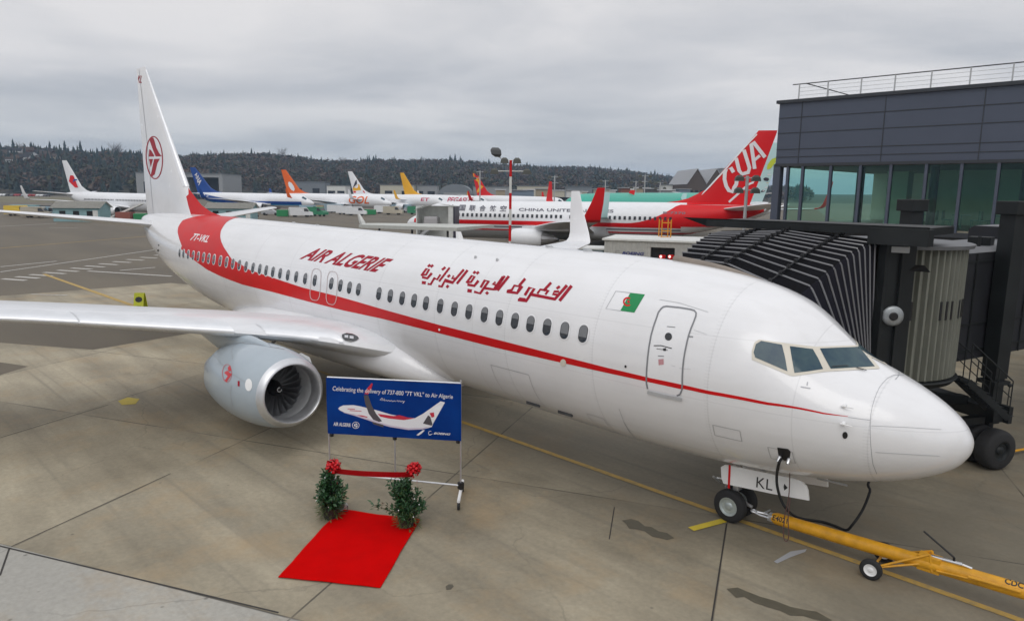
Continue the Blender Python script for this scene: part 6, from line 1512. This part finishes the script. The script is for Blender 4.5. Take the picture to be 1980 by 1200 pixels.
for px in (1280, 1297):
    q = PLN(px, 505, (-d_.y, d_.x, 0), p0-Vector((-d_.y, d_.x, 0)).normalized()*.5); zt_ = PLN(px, 493, (-d_.y, d_.x, 0), p0-Vector((-d_.y, d_.x, 0)).normalized()*.5).z
    t = thing('hydrant_post', 'red post with a glowing white lamp, %s of two before the dark doorway' % ('left' if px == 1280 else 'right'), 'post', (q.x, q.y, 0), 0, 'lit red posts at the doorway')
    bm = NB(); tube(bm, [(0, 0, 0), (0, 0, zt_-.2)], .13, 12); box(bm, (0, 0, zt_-.12), (.34, .34, .26), bev=.05); obj('post', bm, MRED, t)
    bm = NB(); bmesh.ops.create_icosphere(bm, subdivisions=2, radius=.10, matrix=Matrix.Translation((0, -.15, zt_-.1))); obj('lamp', bm, mat('lamp_glow', (.9, .5, .5), .4, emis=(1, .55, .5, 1.6)) if 'lamp_glow' not in bpy.data.materials else bpy.data.materials['lamp_glow'], t)
# steel-blue low tank beside it
q = at(1158, 51); t = thing('storage_box', 'grey blue service box left of the corrugated building', 'box', (q.x, q.y, 0), yawd); bm = NB(); box(bm, (-.9, 1.5, 1.25), (2.6, 2.5, 2.5), bev=.04); obj('body', bm, col('steel_blue', (.20, .26, .29), .5), t); bm = NB(); box(bm, (-.9, 1.5, 2.55), (2.8, 2.7, .1)); obj('lid', bm, M_WHT, t)
# orange ladder stand
q = at(1289, 52.5); za = PLN(1289, 424, (q.x-CAM.x, q.y-CAM.y, 0), q).z
t = thing('work_platform', 'tall orange steel step platform above the corrugated building', 'platform', (q.x, q.y, 0), dirR); MOR = col('platform_orange', (.60, .25, .01), .5)
bm = NB()
for x in (-.33, .33):
    for y in (-.5, .5): tube(bm, [(x, y, 0), (x, y, za)], .045, 6)
obj('uprights', bm, MOR, t)
for k in range(8):
    z = za*(k+.6)/8; bm = NB(); beam(bm, (-.33, -.5, z), (.33, -.5, z), .06, .07); obj('rung', bm, MOR, t)
bm = NB(); box(bm, (0, 0, za*.72), (.7, 1.1, .08)); obj('deck', bm, MOR, t)
# covered passenger stairs at the nose of the red-tailed airliner
q = at(852, 74); t = thing('covered_stairs', 'white covered passenger stairs truck at the nose of the red-tailed airliner', 'stairs truck', (q.x, q.y, 0), dirR-.15)
bm = NB(); box(bm, (-2.3, 0, 3.2), (.12, 2, 3.6)); box(bm, (1.3, 0, 3.2), (.5, 2, 3.6)); box(bm, (-.5, .95, 3.2), (3.6, .1, 3.6)); obj('hood_frame', bm, M_WHT, t)
bm = NB(); rings = [[Vector((x, y, z)) for y in (-1.1, 1.1)] for x, z in ((-2.6, 4.55), (-1.4, 5.05), (0, 5.2), (1.7, 5.0))]; loft(bm, rings, closed=False); bmesh.ops.solidify(bm, geom=bm.faces[:], thickness=.12); obj('hood_roof', bm, M_WHT, t)
bm = NB(); beam(bm, (-3.6, 0, .7), (-.8, 0, 2.9), 1.6, .25)
obj('stair_flight', bm, M_FG, t)
bm = NB(); rings = [[Vector((x, 0, z)) for x, z in ()]] ; bm.free(); bm = NB(); box(bm, (-.9, -.2, 3.3), (1.5, 1.2, 1.3), bev=.25); obj('folded_cover', bm, col('grey_cover', (.40, .39, .40), .7), t)
bm = NB(); box(bm, (1.65, 0, 3.4), (.12, 2.1, 3.2)); obj('dark_bellows', bm, CDK, t); bm = NB(); box(bm, (0, 0, .9), (5.4, 2.1, .6), bev=.05); obj('chassis', bm, M_WHT, t)
for x in (-1.9, 1.9):
    for s in (-.95, .95):
        bm = NB(); lathe(bm, [(-.13, 0), (-.13, .42), (.13, .42), (.13, 0)], (x, s, .42), (0, 1, 0), 14); obj('wheel', bm, MBLK, t)
# long low shelter roof in front of it with a white tip
a0, a1 = at(697, 70), at(888, 62); zr0 = PLN(697, 434, (a0.x-CAM.x, a0.y-CAM.y, 0), a0).z; zr1 = PLN(888, 440, (a1.x-CAM.x, a1.y-CAM.y, 0), a1).z; dd = (a1-a0); dn = Vector((-dd.y, dd.x, 0)).normalized(); 
t = thing('shelter_roof', 'long low grey shelter roof with an upturned white tip beyond the fuselage', 'shelter', a0.lerp(a1, .5))
bm = NB(); rings = []
for f_, w_ in ((0, .5), (.08, 1.1), (.5, 2.4), (1, 3.4)):
    p = a0.lerp(a1, f_); z = zr0+(zr1-zr0)*f_; rings.append([p-dn*.3+Vector((0, 0, z)), p+dn*w_*1.4+Vector((0, 0, z+.12)), p+dn*w_*1.4+Vector((0, 0, z-.12)), p-dn*.3+Vector((0, 0, z-.3))])
loft(bm, rings, cap0=True, cap1=True); fixn(bm); obj('roof_panel', bm, col('shelter_grey', (.46, .47, .44), .6, var=.06), t, world=True)
bm = NB(); z = zr0; rings = [[a0+Vector((0, 0, z))+dd.normalized()*x+dn*y for x, y in ((x0, 0), (x0+.5, .15), (x0+.9, .0), (x0+.5, -.15))] for x0, z in ((-.1, zr0-.15), (-.35, zr0+.3), (-.55, zr0+1.0))]
rings = [[Vector((p.x, p.y, z_)) for p in r_] for r_, z_ in zip(rings, (zr0-.15, zr0+.3, zr0+1.0))]
rings[2] = [rings[2][0].lerp(p, .45) for p in rings[2]]
loft(bm, rings, cap0=True, cap1=True); fixn(bm); obj('upturned_tip', bm, M_WHT, t, world=True)
for f_ in (.15, .5, .85):
    p = a0.lerp(a1, f_)+dn*.6; bm = NB(); tube(bm, [p, p+Vector((0, 0, zr0-.1))], .1, 8); obj('post', bm, MDGR, t, world=True)
# orange and white items by the terminal corner
for px, D, L, H, m_, lb in ((1488, 66, 2.6, 1.6, col('cart_orange', (.65, .16, .02), .5), 'orange tug beside the terminal corner'), (1462, 68, 1.6, 1.8, M_WHT, 'white tank cart beside the terminal corner'), (1400, 60, 3.2, 1.5, col('tan_box', (.35, .28, .17), .7), 'tan crate stack behind the corrugated building')):
    p = at(px, D); t = thing('ground_cart', lb, 'cart', (p.x, p.y, 0), dirR)
    bm = NB(); box(bm, (0, 0, .5+H/2), (L, 1.6, H), bev=.12); obj('body', bm, m_, t)
    bm = NB(); box(bm, (L*.2, 0, .55+H), (L*.4, 1.3, .4), bev=.08); obj('cab', bm, M_WHT, t)
    for x in (-L*.32, L*.32):
        bm = NB(); lathe(bm, [(-.85, 0), (-.85, .32), (.85, .32), (.85, 0)], (x, 0, .32), (0, 1, 0), 12); obj('wheels', bm, MBLK, t)
# ================================================================ far side: field, hangars, cars, hill, woods
sheet('grass_field', [at(-400, 300), at(215, 285), at(240, 420), at(-400, 520)], MGRS, .010)
sheet('grass_field', [at(640, 300), at(1010, 300), at(1300, 380), at(560, 420)], MGRS, .010)
def far_building(label, px0, px1, D, py_top, depth, m, roofm, kind='flat', name='hangar', cat='hangar', open_=None, base=0):
    a, b = at(px0, D), at(px1, D); L = (b-a).length; H = PLN((px0+px1)/2, py_top, (FH.x, FH.y, 0), a).z; c = a.lerp(b, .5)
    t = thing(name, label, cat, (c.x, c.y, 0), dirR)
    if kind == 'flat':
        bm = NB()
        if open_:
            w = (L-L*open_)/2; box(bm, (-L/2+w/2, depth/2, H/2), (w, depth, H)); box(bm, (L/2-w/2, depth/2, H/2), (w, depth, H)); box(bm, (0, depth/2, H*.93), (L*open_, depth, H*.14)); box(bm, (0, depth-.5, H*.45), (L*open_, 1, H*.86))
        else: box(bm, (0, depth/2, H/2), (L, depth, H))
        obj('wall', bm, m, t); bm = NB(); box(bm, (0, depth/2, H+.15), (L+.8, depth+.8, .3)); obj('roof', bm, roofm, t)
        if not open_:
            for k in range(max(2, int(L/9))):
                bm = NB(); box(bm, (-L/2+L*(k+.5)/max(2, int(L/9)), -.03, H*.45), (4.5, .1, H*.4)); obj('window', bm, MGLD, t)
    elif kind == 'gable2':
        hw = L/2
        for s in (-1, 1):
            cx = s*hw/2; Hb = H*.62; bm = NB(); box(bm, (cx, depth/2, Hb/2), (hw, depth, Hb))
            for y in (0, depth): poly(bm, [(cx-hw/2, y, Hb), (cx+hw/2, y, Hb), (cx, y, H)])
            obj('wall', bm, m, t); bm = NB()
            for q in (-1, 1): poly(bm, [(cx+q*(hw/2+.2), -.6, Hb-.1), (cx+q*(hw/2+.2), depth, Hb-.1), (cx, depth, H+.25), (cx, -.6, H+.25)])
            bmesh.ops.solidify(bm, geom=bm.faces[:], thickness=.4); obj('roof', bm, roofm, t)
            for k in (-1, 0, 1): bm = NB(); box(bm, (cx+k*hw*.27, -.04, Hb*.5), (hw*.16, .1, Hb*.5)); obj('window', bm, MGLD, t)
    elif kind == 'arch':
        bm = NB(); pr0 = [(-L/2, 0)]+[(-L/2*math.cos(PI*k/16), H*.45+H*.55*math.sin(PI*k/16)) for k in range(17)]+[(L/2, 0)]
        loft(bm, [[Vector((x, y, z)) for x, z in pr0] for y in (0, depth)], cap0=True, cap1=True); fixn(bm); obj('wall', bm, m, t, smooth=30)
        bm = NB(); box(bm, (0, -.05, H*.28), (L*.7, .12, H*.5)); obj('door', bm, roofm, t)
    return t
M_HG = col('hangar_grey', (.28, .29, .30), .7, var=.08); M_HG2 = col('hangar_grey2', (.17, .19, .21), .7, var=.1); M_BRK = col('dark_brick', (.085, .065, .055), .8, var=.2); M_SNOW = col('pale_sheet_roof', (.62, .63, .65), .6)
far_building('grey hangar with a wide open front behind the blue fin', 355, 431, 430, 336, 30, M_HG, M_HG2, open_=.8)
far_building('plain grey hangar just behind the main fin', 264, 350, 425, 334, 30, M_HG, M_HG2)
far_building('dark brick hall with two pale gables left of the red fin', 1328, 1402, 330, 327, 40, M_BRK, M_SNOW, 'gable2', 'hall', 'hall')
far_building('pale roofed hall running behind the red fin', 1394, 1470, 345, 326, 40, M_HG, M_SNOW, 'flat', 'hall', 'hall')
far_building('blue grey arched hangar above the yellow-finned airliner', 848, 912, 420, 356, 25, M_HG2, M_HG, 'arch')
for k, (a, b, D, y, m_) in enumerate(((560, 628, 470, 352, M_HG2), (632, 668, 450, 359, M_WHT), (735, 800, 440, 358, col('cream_wall', (.48, .46, .38), .7)), (800, 845, 450, 359, M_HG), (915, 985, 440, 361, M_HG), (1000, 1060, 430, 360, col('cream_wall', (.48, .46, .38), .7)), (1095, 1145, 430, 361, M_HG2), (1205, 1250, 400, 363, M_WHT), (1285, 1330, 360, 358, M_WHT))):
    far_building(['low dark grey block behind the orange fin', 'small white block right of the orange fin', 'cream block left of the yellow fin', 'grey block right of the yellow fin', 'grey block behind the red and yellow fin', 'cream block right of the floodlight mast', 'dark block behind the main winglet', 'white block between far floodlight masts', 'white block left of the brick hall'][k], a, b, D, y, 14, m_, M_HG2, name='low_building', cat='building')
rnd = random.Random(33); BC = [('cream', (.48, .46, .38)), ('grey', (.26, .27, .28)), ('white', (.60, .61, .60)), ('brick red', (.22, .09, .07)), ('slate blue', (.16, .21, .27)), ('tan', (.34, .29, .21)), ('dark grey', (.10, .105, .11))]
NTH_ = ['leftmost', 'second from left', 'third from left', 'fourth from left', 'fifth from left', 'sixth from left', 'seventh from left', 'eighth from left', 'ninth from left', 'tenth from left', 'eleventh from left', 'twelfth from left', 'thirteenth from left', 'rightmost']
for k in range(14):
    a = 958+k*27+rnd.uniform(-5, 5); c_ = BC[rnd.randrange(7)]
    far_building('%s shed, %s of the row beyond the red-tailed airliner' % (c_[0], NTH_[k]), a, a+rnd.uniform(14, 30), rnd.uniform(235, 300), rnd.uniform(364, 371), 7, col('block_'+c_[0].replace(' ', '_'), c_[1], .7, var=.1), M_HG if k % 2 else M_SNOW, name='low_shed', cat='shed')
airliner('white airliner with a plain white winglet beyond the red-tailed airliner', 1115, 268, 1000, False, group=GA) if False else None
# parked cars
rnd = random.Random(21); k = 0
ORD = ['leftmost', 'second', 'third', 'fourth', 'fifth', 'sixth', 'seventh', 'eighth', 'ninth', 'tenth', 'eleventh', 'twelfth', 'thirteenth', 'fourteenth', 'fifteenth', 'sixteenth', 'seventeenth', 'eighteenth', 'nineteenth', 'twentieth']
ORD += ['twenty-'+w for w in ('first', 'second', 'third', 'fourth', 'fifth', 'sixth', 'seventh', 'eighth', 'ninth')]+['rightmost']
def nth(i): return ORD[i] if i == 0 else ORD[i]+' from left'
def parked(i, px, D, yaw, what, grp, pool):
    M_ = rnd.choice(pool); c_ = M_[0].materials[0].name.split('_', 1)[1].replace('_', ' '); kd = 'van' if M_[3] else 'car'; p = at(px, D)
    vehicle(M_, '%s %s, %s %s' % (c_, kd, nth(i), what), (p.x, p.y, 0), yaw, 'parked_'+kd, kd, grp)
for i in range(16): parked(i, -20+i*7.2+rnd.uniform(-1, 1), 455, dirR+PI/2+rnd.uniform(-.1, .1), 'in the far left row beyond the field', 'cars parked beyond the field', CARM)
for i in range(26): parked(i, 640+i*10.5+rnd.uniform(-2, 2), 380+rnd.uniform(-6, 6), dirR+rnd.choice((0, PI/2)), 'in the row behind the far airliners', 'vehicles behind the far airliners', CARM+VANM)
for i in range(30): parked(i, 930+i*13+rnd.uniform(-3, 3), 300+rnd.uniform(-8, 8), dirR+rnd.choice((0, PI/2)), 'in the row beyond the red-tailed airliner', 'vehicles beyond the red-tailed airliner', CARM+VANM)
for i, (px, D) in enumerate(((302, 150), (322, 165), (402, 150), (420, 172), (478, 160), (497, 190), (522, 180), (598, 196), (612, 178), (650, 205), (668, 192), (742, 205), (760, 196), (792, 214), (806, 200), (818, 208))):
    parked(i, px, D, dirR+rnd.uniform(-.7, .7), 'among those under the far airliners', 'ground vehicles under the far airliners', CARM+VANM)
# hill: ridge line measured from the picture (px, py of the tree tops, distance of the ridge)
RID = [(-500, 292, 820), (-150, 287, 800), (0, 285, 780), (60, 283, 780), (120, 290, 790), (180, 293, 800), (230, 293, 820), (300, 300, 860), (360, 300, 900), (430, 297, 950), (500, 296, 980), (560, 299, 1000), (610, 308, 1020), (660, 311, 1040), (720, 308, 1060), (800, 310, 1100), (870, 309, 1130), (930, 314, 1160), (1000, 319, 1180), (1060, 323, 1200), (1120, 323, 1230), (1180, 327, 1260), (1240, 334, 1280), (1300, 343, 1300), (1360, 352, 1300), (1440, 358, 1320), (1560, 362, 1340), (1800, 364, 1400), (2200, 364, 1400)]
def ridge(px):
    y = interp([(a, b) for a, b, c in RID], px); D = interp([(a, c) for a, b, c in RID], px); return y, D
def D0_of(px): return interp([(-500, 520), (300, 500), (500, 560), (900, 600), (1400, 620), (2200, 640)], px)
def hill_point(px, f):
    y, D1 = ridge(px); D0 = D0_of(px); D = D0+(D1-D0)*f; k_ = PLN(px, y, (FH.x, FH.y, 0), at(px, D1)); Hh = max(0.0, k_.z-13.0)
    z = Hh*(math.sin(min(f, 1.0)*PI/2)**1.15) if f <= 1 else Hh*max(0, 1-(f-1)*1.5)
    p = at(px, D); return Vector((p.x, p.y, z))
M_HILL = mat('hill_ground', (.030, .036, .024), .95, col2=(.07, .055, .035), vscale=.02, vdetail=6)
bm = NB(); rows = []
for i in range(90):
    px = -500+2700*i/89; rows.append([hill_point(px, f) for f in (0, .1, .2, .35, .5, .65, .8, .92, 1, 1.15, 1.4, 1.7)])
loft(bm, rows, closed=False); fixn(bm)
for f in bm.faces:
    if f.normal.z < 0: f.normal_flip()
structure('hill', bm, M_HILL, smooth=True)
TREEM = [mat('conifer_green', (.012, .024, .022), .9, col2=(.024, .040, .034), vscale=.15), mat('bare_brown', (.05, .036, .028), .95, col2=(.115, .082, .062), vscale=.06), mat('olive_wood', (.030, .036, .016), .95, col2=(.06, .058, .03), vscale=.12), mat('rust_foliage', (.10, .045, .022), .95, col2=(.07, .05, .03), vscale=.2), mat('grey_green', (.025, .038, .03), .9, col2=(.05, .06, .045), vscale=.15)]
def conifer(V, F, MI, p, h, r, mi, rn):
    layers = 5
    for k in range(layers):
        z0 = h*(.12+.80*k/layers); z1 = z0+h*.34; rr = r*(1-k/layers*.85); n = 7; b = len(V); a0 = rn.uniform(0, 6)
        for j in range(n):
            q = rn.uniform(.65, 1.2)*rr; t = a0+2*PI*j/n; V.append((p.x+q*math.cos(t), p.y+q*math.sin(t), p.z+z0+rn.uniform(-.04, .02)*h))
        V.append((p.x, p.y, p.z+min(h, z1)))
        for j in range(n): F.append((b+j, b+(j+1) % n, b+n)); MI.append(mi)
def broad(V, F, MI, p, h, r, mi, rn, n=34):
    for k in range(n):
        t = rn.uniform(0, 2*PI); u = rn.uniform(-.9, 1); q = math.sqrt(max(0, 1-u*u))*rn.uniform(.5, 1.05)
        c = (p.x+r*q*math.cos(t), p.y+r*q*math.sin(t), p.z+h*.58+h*.40*u*rn.uniform(.7, 1.05)); s = r*rn.uniform(.16, .42); b = len(V)
        for j in range(4):
            V.append((c[0]+rn.uniform(-s, s), c[1]+rn.uniform(-s, s), c[2]+rn.uniform(-s, s)*.9))
        for q_ in ((0, 1, 2), (0, 1, 3), (1, 2, 3), (0, 2, 3)): F.append(tuple(b+j for j in q_)); MI.append(mi)
rn = random.Random(4); V, F, MI = [], [], []
for i in range(6800):
    f = rn.random()**.75; px = rn.uniform(-260, 1560)
    if f > .93: f = rn.uniform(.93, 1.04)
    p = hill_point(px, f)
    if p.z < .5 and f > .15: pass
    pr_c = .38 if px < 330 else (.08 if px < 700 else .14)
    if px > 700 and f > .8: pr_c = .22
    if rn.random() < pr_c: conifer(V, F, MI, p, rn.uniform(9, 17) * (1.15 if rn.random() < .15 else 1), rn.uniform(2.3, 3.8), 0 if rn.random() < .75 else 4, rn)
    else: broad(V, F, MI, p, rn.uniform(7, 13), rn.uniform(3.6, 7.2), rn.choices((1, 2, 3, 4), (6, 3, 1.3 if px < 400 else .5, 2.5))[0], rn)
me = bpy.data.meshes.new('woodland'); me.from_pydata(V, [], F); setmats(me, TREEM); me.polygons.foreach_set('material_index', MI); me.update()
o = link(bpy.data.objects.new('woodland', me)); tag(o, 'dark winter woodland of conifers and bare trees covering the far hill', 'woodland', kind='stuff')
# single trees standing out on the skyline
def tree(kind, px, f, h, label, dy=0, group=None):
    p = hill_point(px, f); rn = random.Random(int(px*7)); t = thing('conifer_tree' if kind == 'c' else 'bare_tree', label, 'tree', p, 0, group or ('conifers on the skyline' if kind == 'c' else 'bare trees on the skyline'))
    bm = NB(); tube(bm, [(0, 0, -1), (0, 0, h*.55), (0, 0, h*.93)], [h*.022, h*.014, .05], 6)
    if kind != 'c':
        for k in range(26):
            z = h*rn.uniform(.3, .6); a = rn.uniform(0, 2*PI); L = h*rn.uniform(.25, .45); e_ = Vector((L*.75*math.cos(a), L*.75*math.sin(a), z+L*.8)); m_ = Vector((e_.x*.45, e_.y*.45, z+L*.28))
            tube(bm, [(0, 0, z), m_, e_], [.22, .13, .05], 4)
            for j in range(5):
                q = m_.lerp(e_, rn.random()); d = Vector((rn.gauss(0, 1), rn.gauss(0, 1), rn.gauss(.8, .6))).normalized()*h*.14; tube(bm, [q, q+d], [.08, .03], 3)
    obj('trunk', bm, TREEM[1], t)
    if kind == 'c':
        V, F, MI = [], [], []; L_ = 11
        for k in range(L_):
            z0 = h*(.14+.80*k/L_); rr = h*.20*(1-k/L_*.9); n = 9; b = len(V); a0 = rn.uniform(0, 6)
            for j in range(n):
                q = rr*rn.uniform(.45, 1.25); tt = a0+2*PI*j/n; V.append((q*math.cos(tt), q*math.sin(tt), z0+rn.uniform(-.03, .02)*h))
            V.append((0, 0, min(h, z0+h*.17)))
            for j in range(n): F.append((b+j, b+(j+1) % n, b+n)); MI.append(0)
        me = bpy.data.meshes.new('crown'); me.from_pydata(V, [], F); setmats(me, TREEM[0]); me.update(); c = link(bpy.data.objects.new('crown', me)); c.parent = t
    return t
for i, (px, h) in enumerate(((8, 20), (33, 22), (68, 19), (103, 22), (112, 18), (122, 20), (132, 24), (148, 19), (162, 25), (203, 20), (268, 17), (715, 20), (815, 19), (880, 24), (890, 21))):
    tree('c', px, 1.0, h, 'tall dark conifer, %s of those above the wooded skyline' % nth(i))
for i, (px, h) in enumerate(((45, 21), (226, 26), (235, 24), (548, 24), (664, 21), (822, 20))):
    tree('b', px, 1.0, h, 'bare spreading tree, %s of those above the wooded skyline' % nth(i))
# houses on the left hillside
HC = [col('house_white', (.62, .63, .64), .7), col('house_beige', (.34, .30, .25), .7), col('house_blue', (.20, .26, .31), .7), col('house_brick', (.20, .11, .09), .8)]; RC_ = [col('roof_dark', (.06, .06, .065), .8), col('roof_brown', (.12, .09, .075), .8)]
rn = random.Random(9)
for k, (px, py) in enumerate(sorted(((5, 297), (12, 305), (38, 303), (45, 309), (60, 300), (72, 296), (82, 303), (66, 311), (92, 309), (30, 318), (108, 312), (20, 300), (52, 315), (98, 300)))):
    best = min((abs(PLN(px, py, (FH.x, FH.y, 0), hill_point(px, f/40)).z-hill_point(px, f/40).z-6), f/40) for f in range(8, 41)); f = best[1]; p = hill_point(px, f)
    t = thing('house', 'small %s house among trees, %s on the left hillside' % ((HC[k % 4] if k % 3 else HC[0]).name.split('_')[1], nth(k)), 'house', (p.x, p.y, p.z+2.5), dirR+rn.uniform(-.6, .6), 'houses on the left hillside')
    L, W, H = rn.uniform(8, 13), 8, rn.uniform(6.5, 9); m_ = HC[k % 4] if k % 3 else HC[0]
    bm = NB(); box(bm, (0, 0, H/2), (L, W, H))
    for x in (-L/2, L/2): poly(bm, [(x, -W/2, H), (x, W/2, H), (x, 0, H+2.6)])
    obj('wall', bm, m_, t); bm = NB()
    for s in (-1, 1): poly(bm, [(-L/2-.4, s*(W/2+.4), H-.2), (L/2+.4, s*(W/2+.4), H-.2), (L/2+.4, 0, H+2.75), (-L/2-.4, 0, H+2.75)])
    bmesh.ops.solidify(bm, geom=bm.faces[:], thickness=.2); obj('roof', bm, RC_[k % 2], t)
    for x in (-L*.28, L*.05, L*.33):
        for z in (H*.3, H*.72): bm = NB(); box(bm, (x, -W/2-.03, z), (1.5, .1, 1.4)); obj('window', bm, MGLD, t)
# haze: one box of even, thin air round the whole place
HZ = bpy.data.materials.new('thin_haze'); HZ.use_nodes = True; nt = HZ.node_tree; nt.nodes.remove(nt.nodes['Principled BSDF']); pv = nt.nodes.new('ShaderNodeVolumePrincipled'); pv.inputs['Density'].default_value = .00020; pv.inputs['Color'].default_value = (.52, .72, 1.0, 1)
nt.links.new(pv.outputs[0], nt.nodes['Material Output'].inputs['Volume'])
bm = NB(); box(bm, (0, 0, 59), (10400, 10400, 120)); o = obj('haze', bm, HZ); o['kind'] = 'stuff'; tag(o, 'thin even haze of damp air over the whole airfield', 'haze')
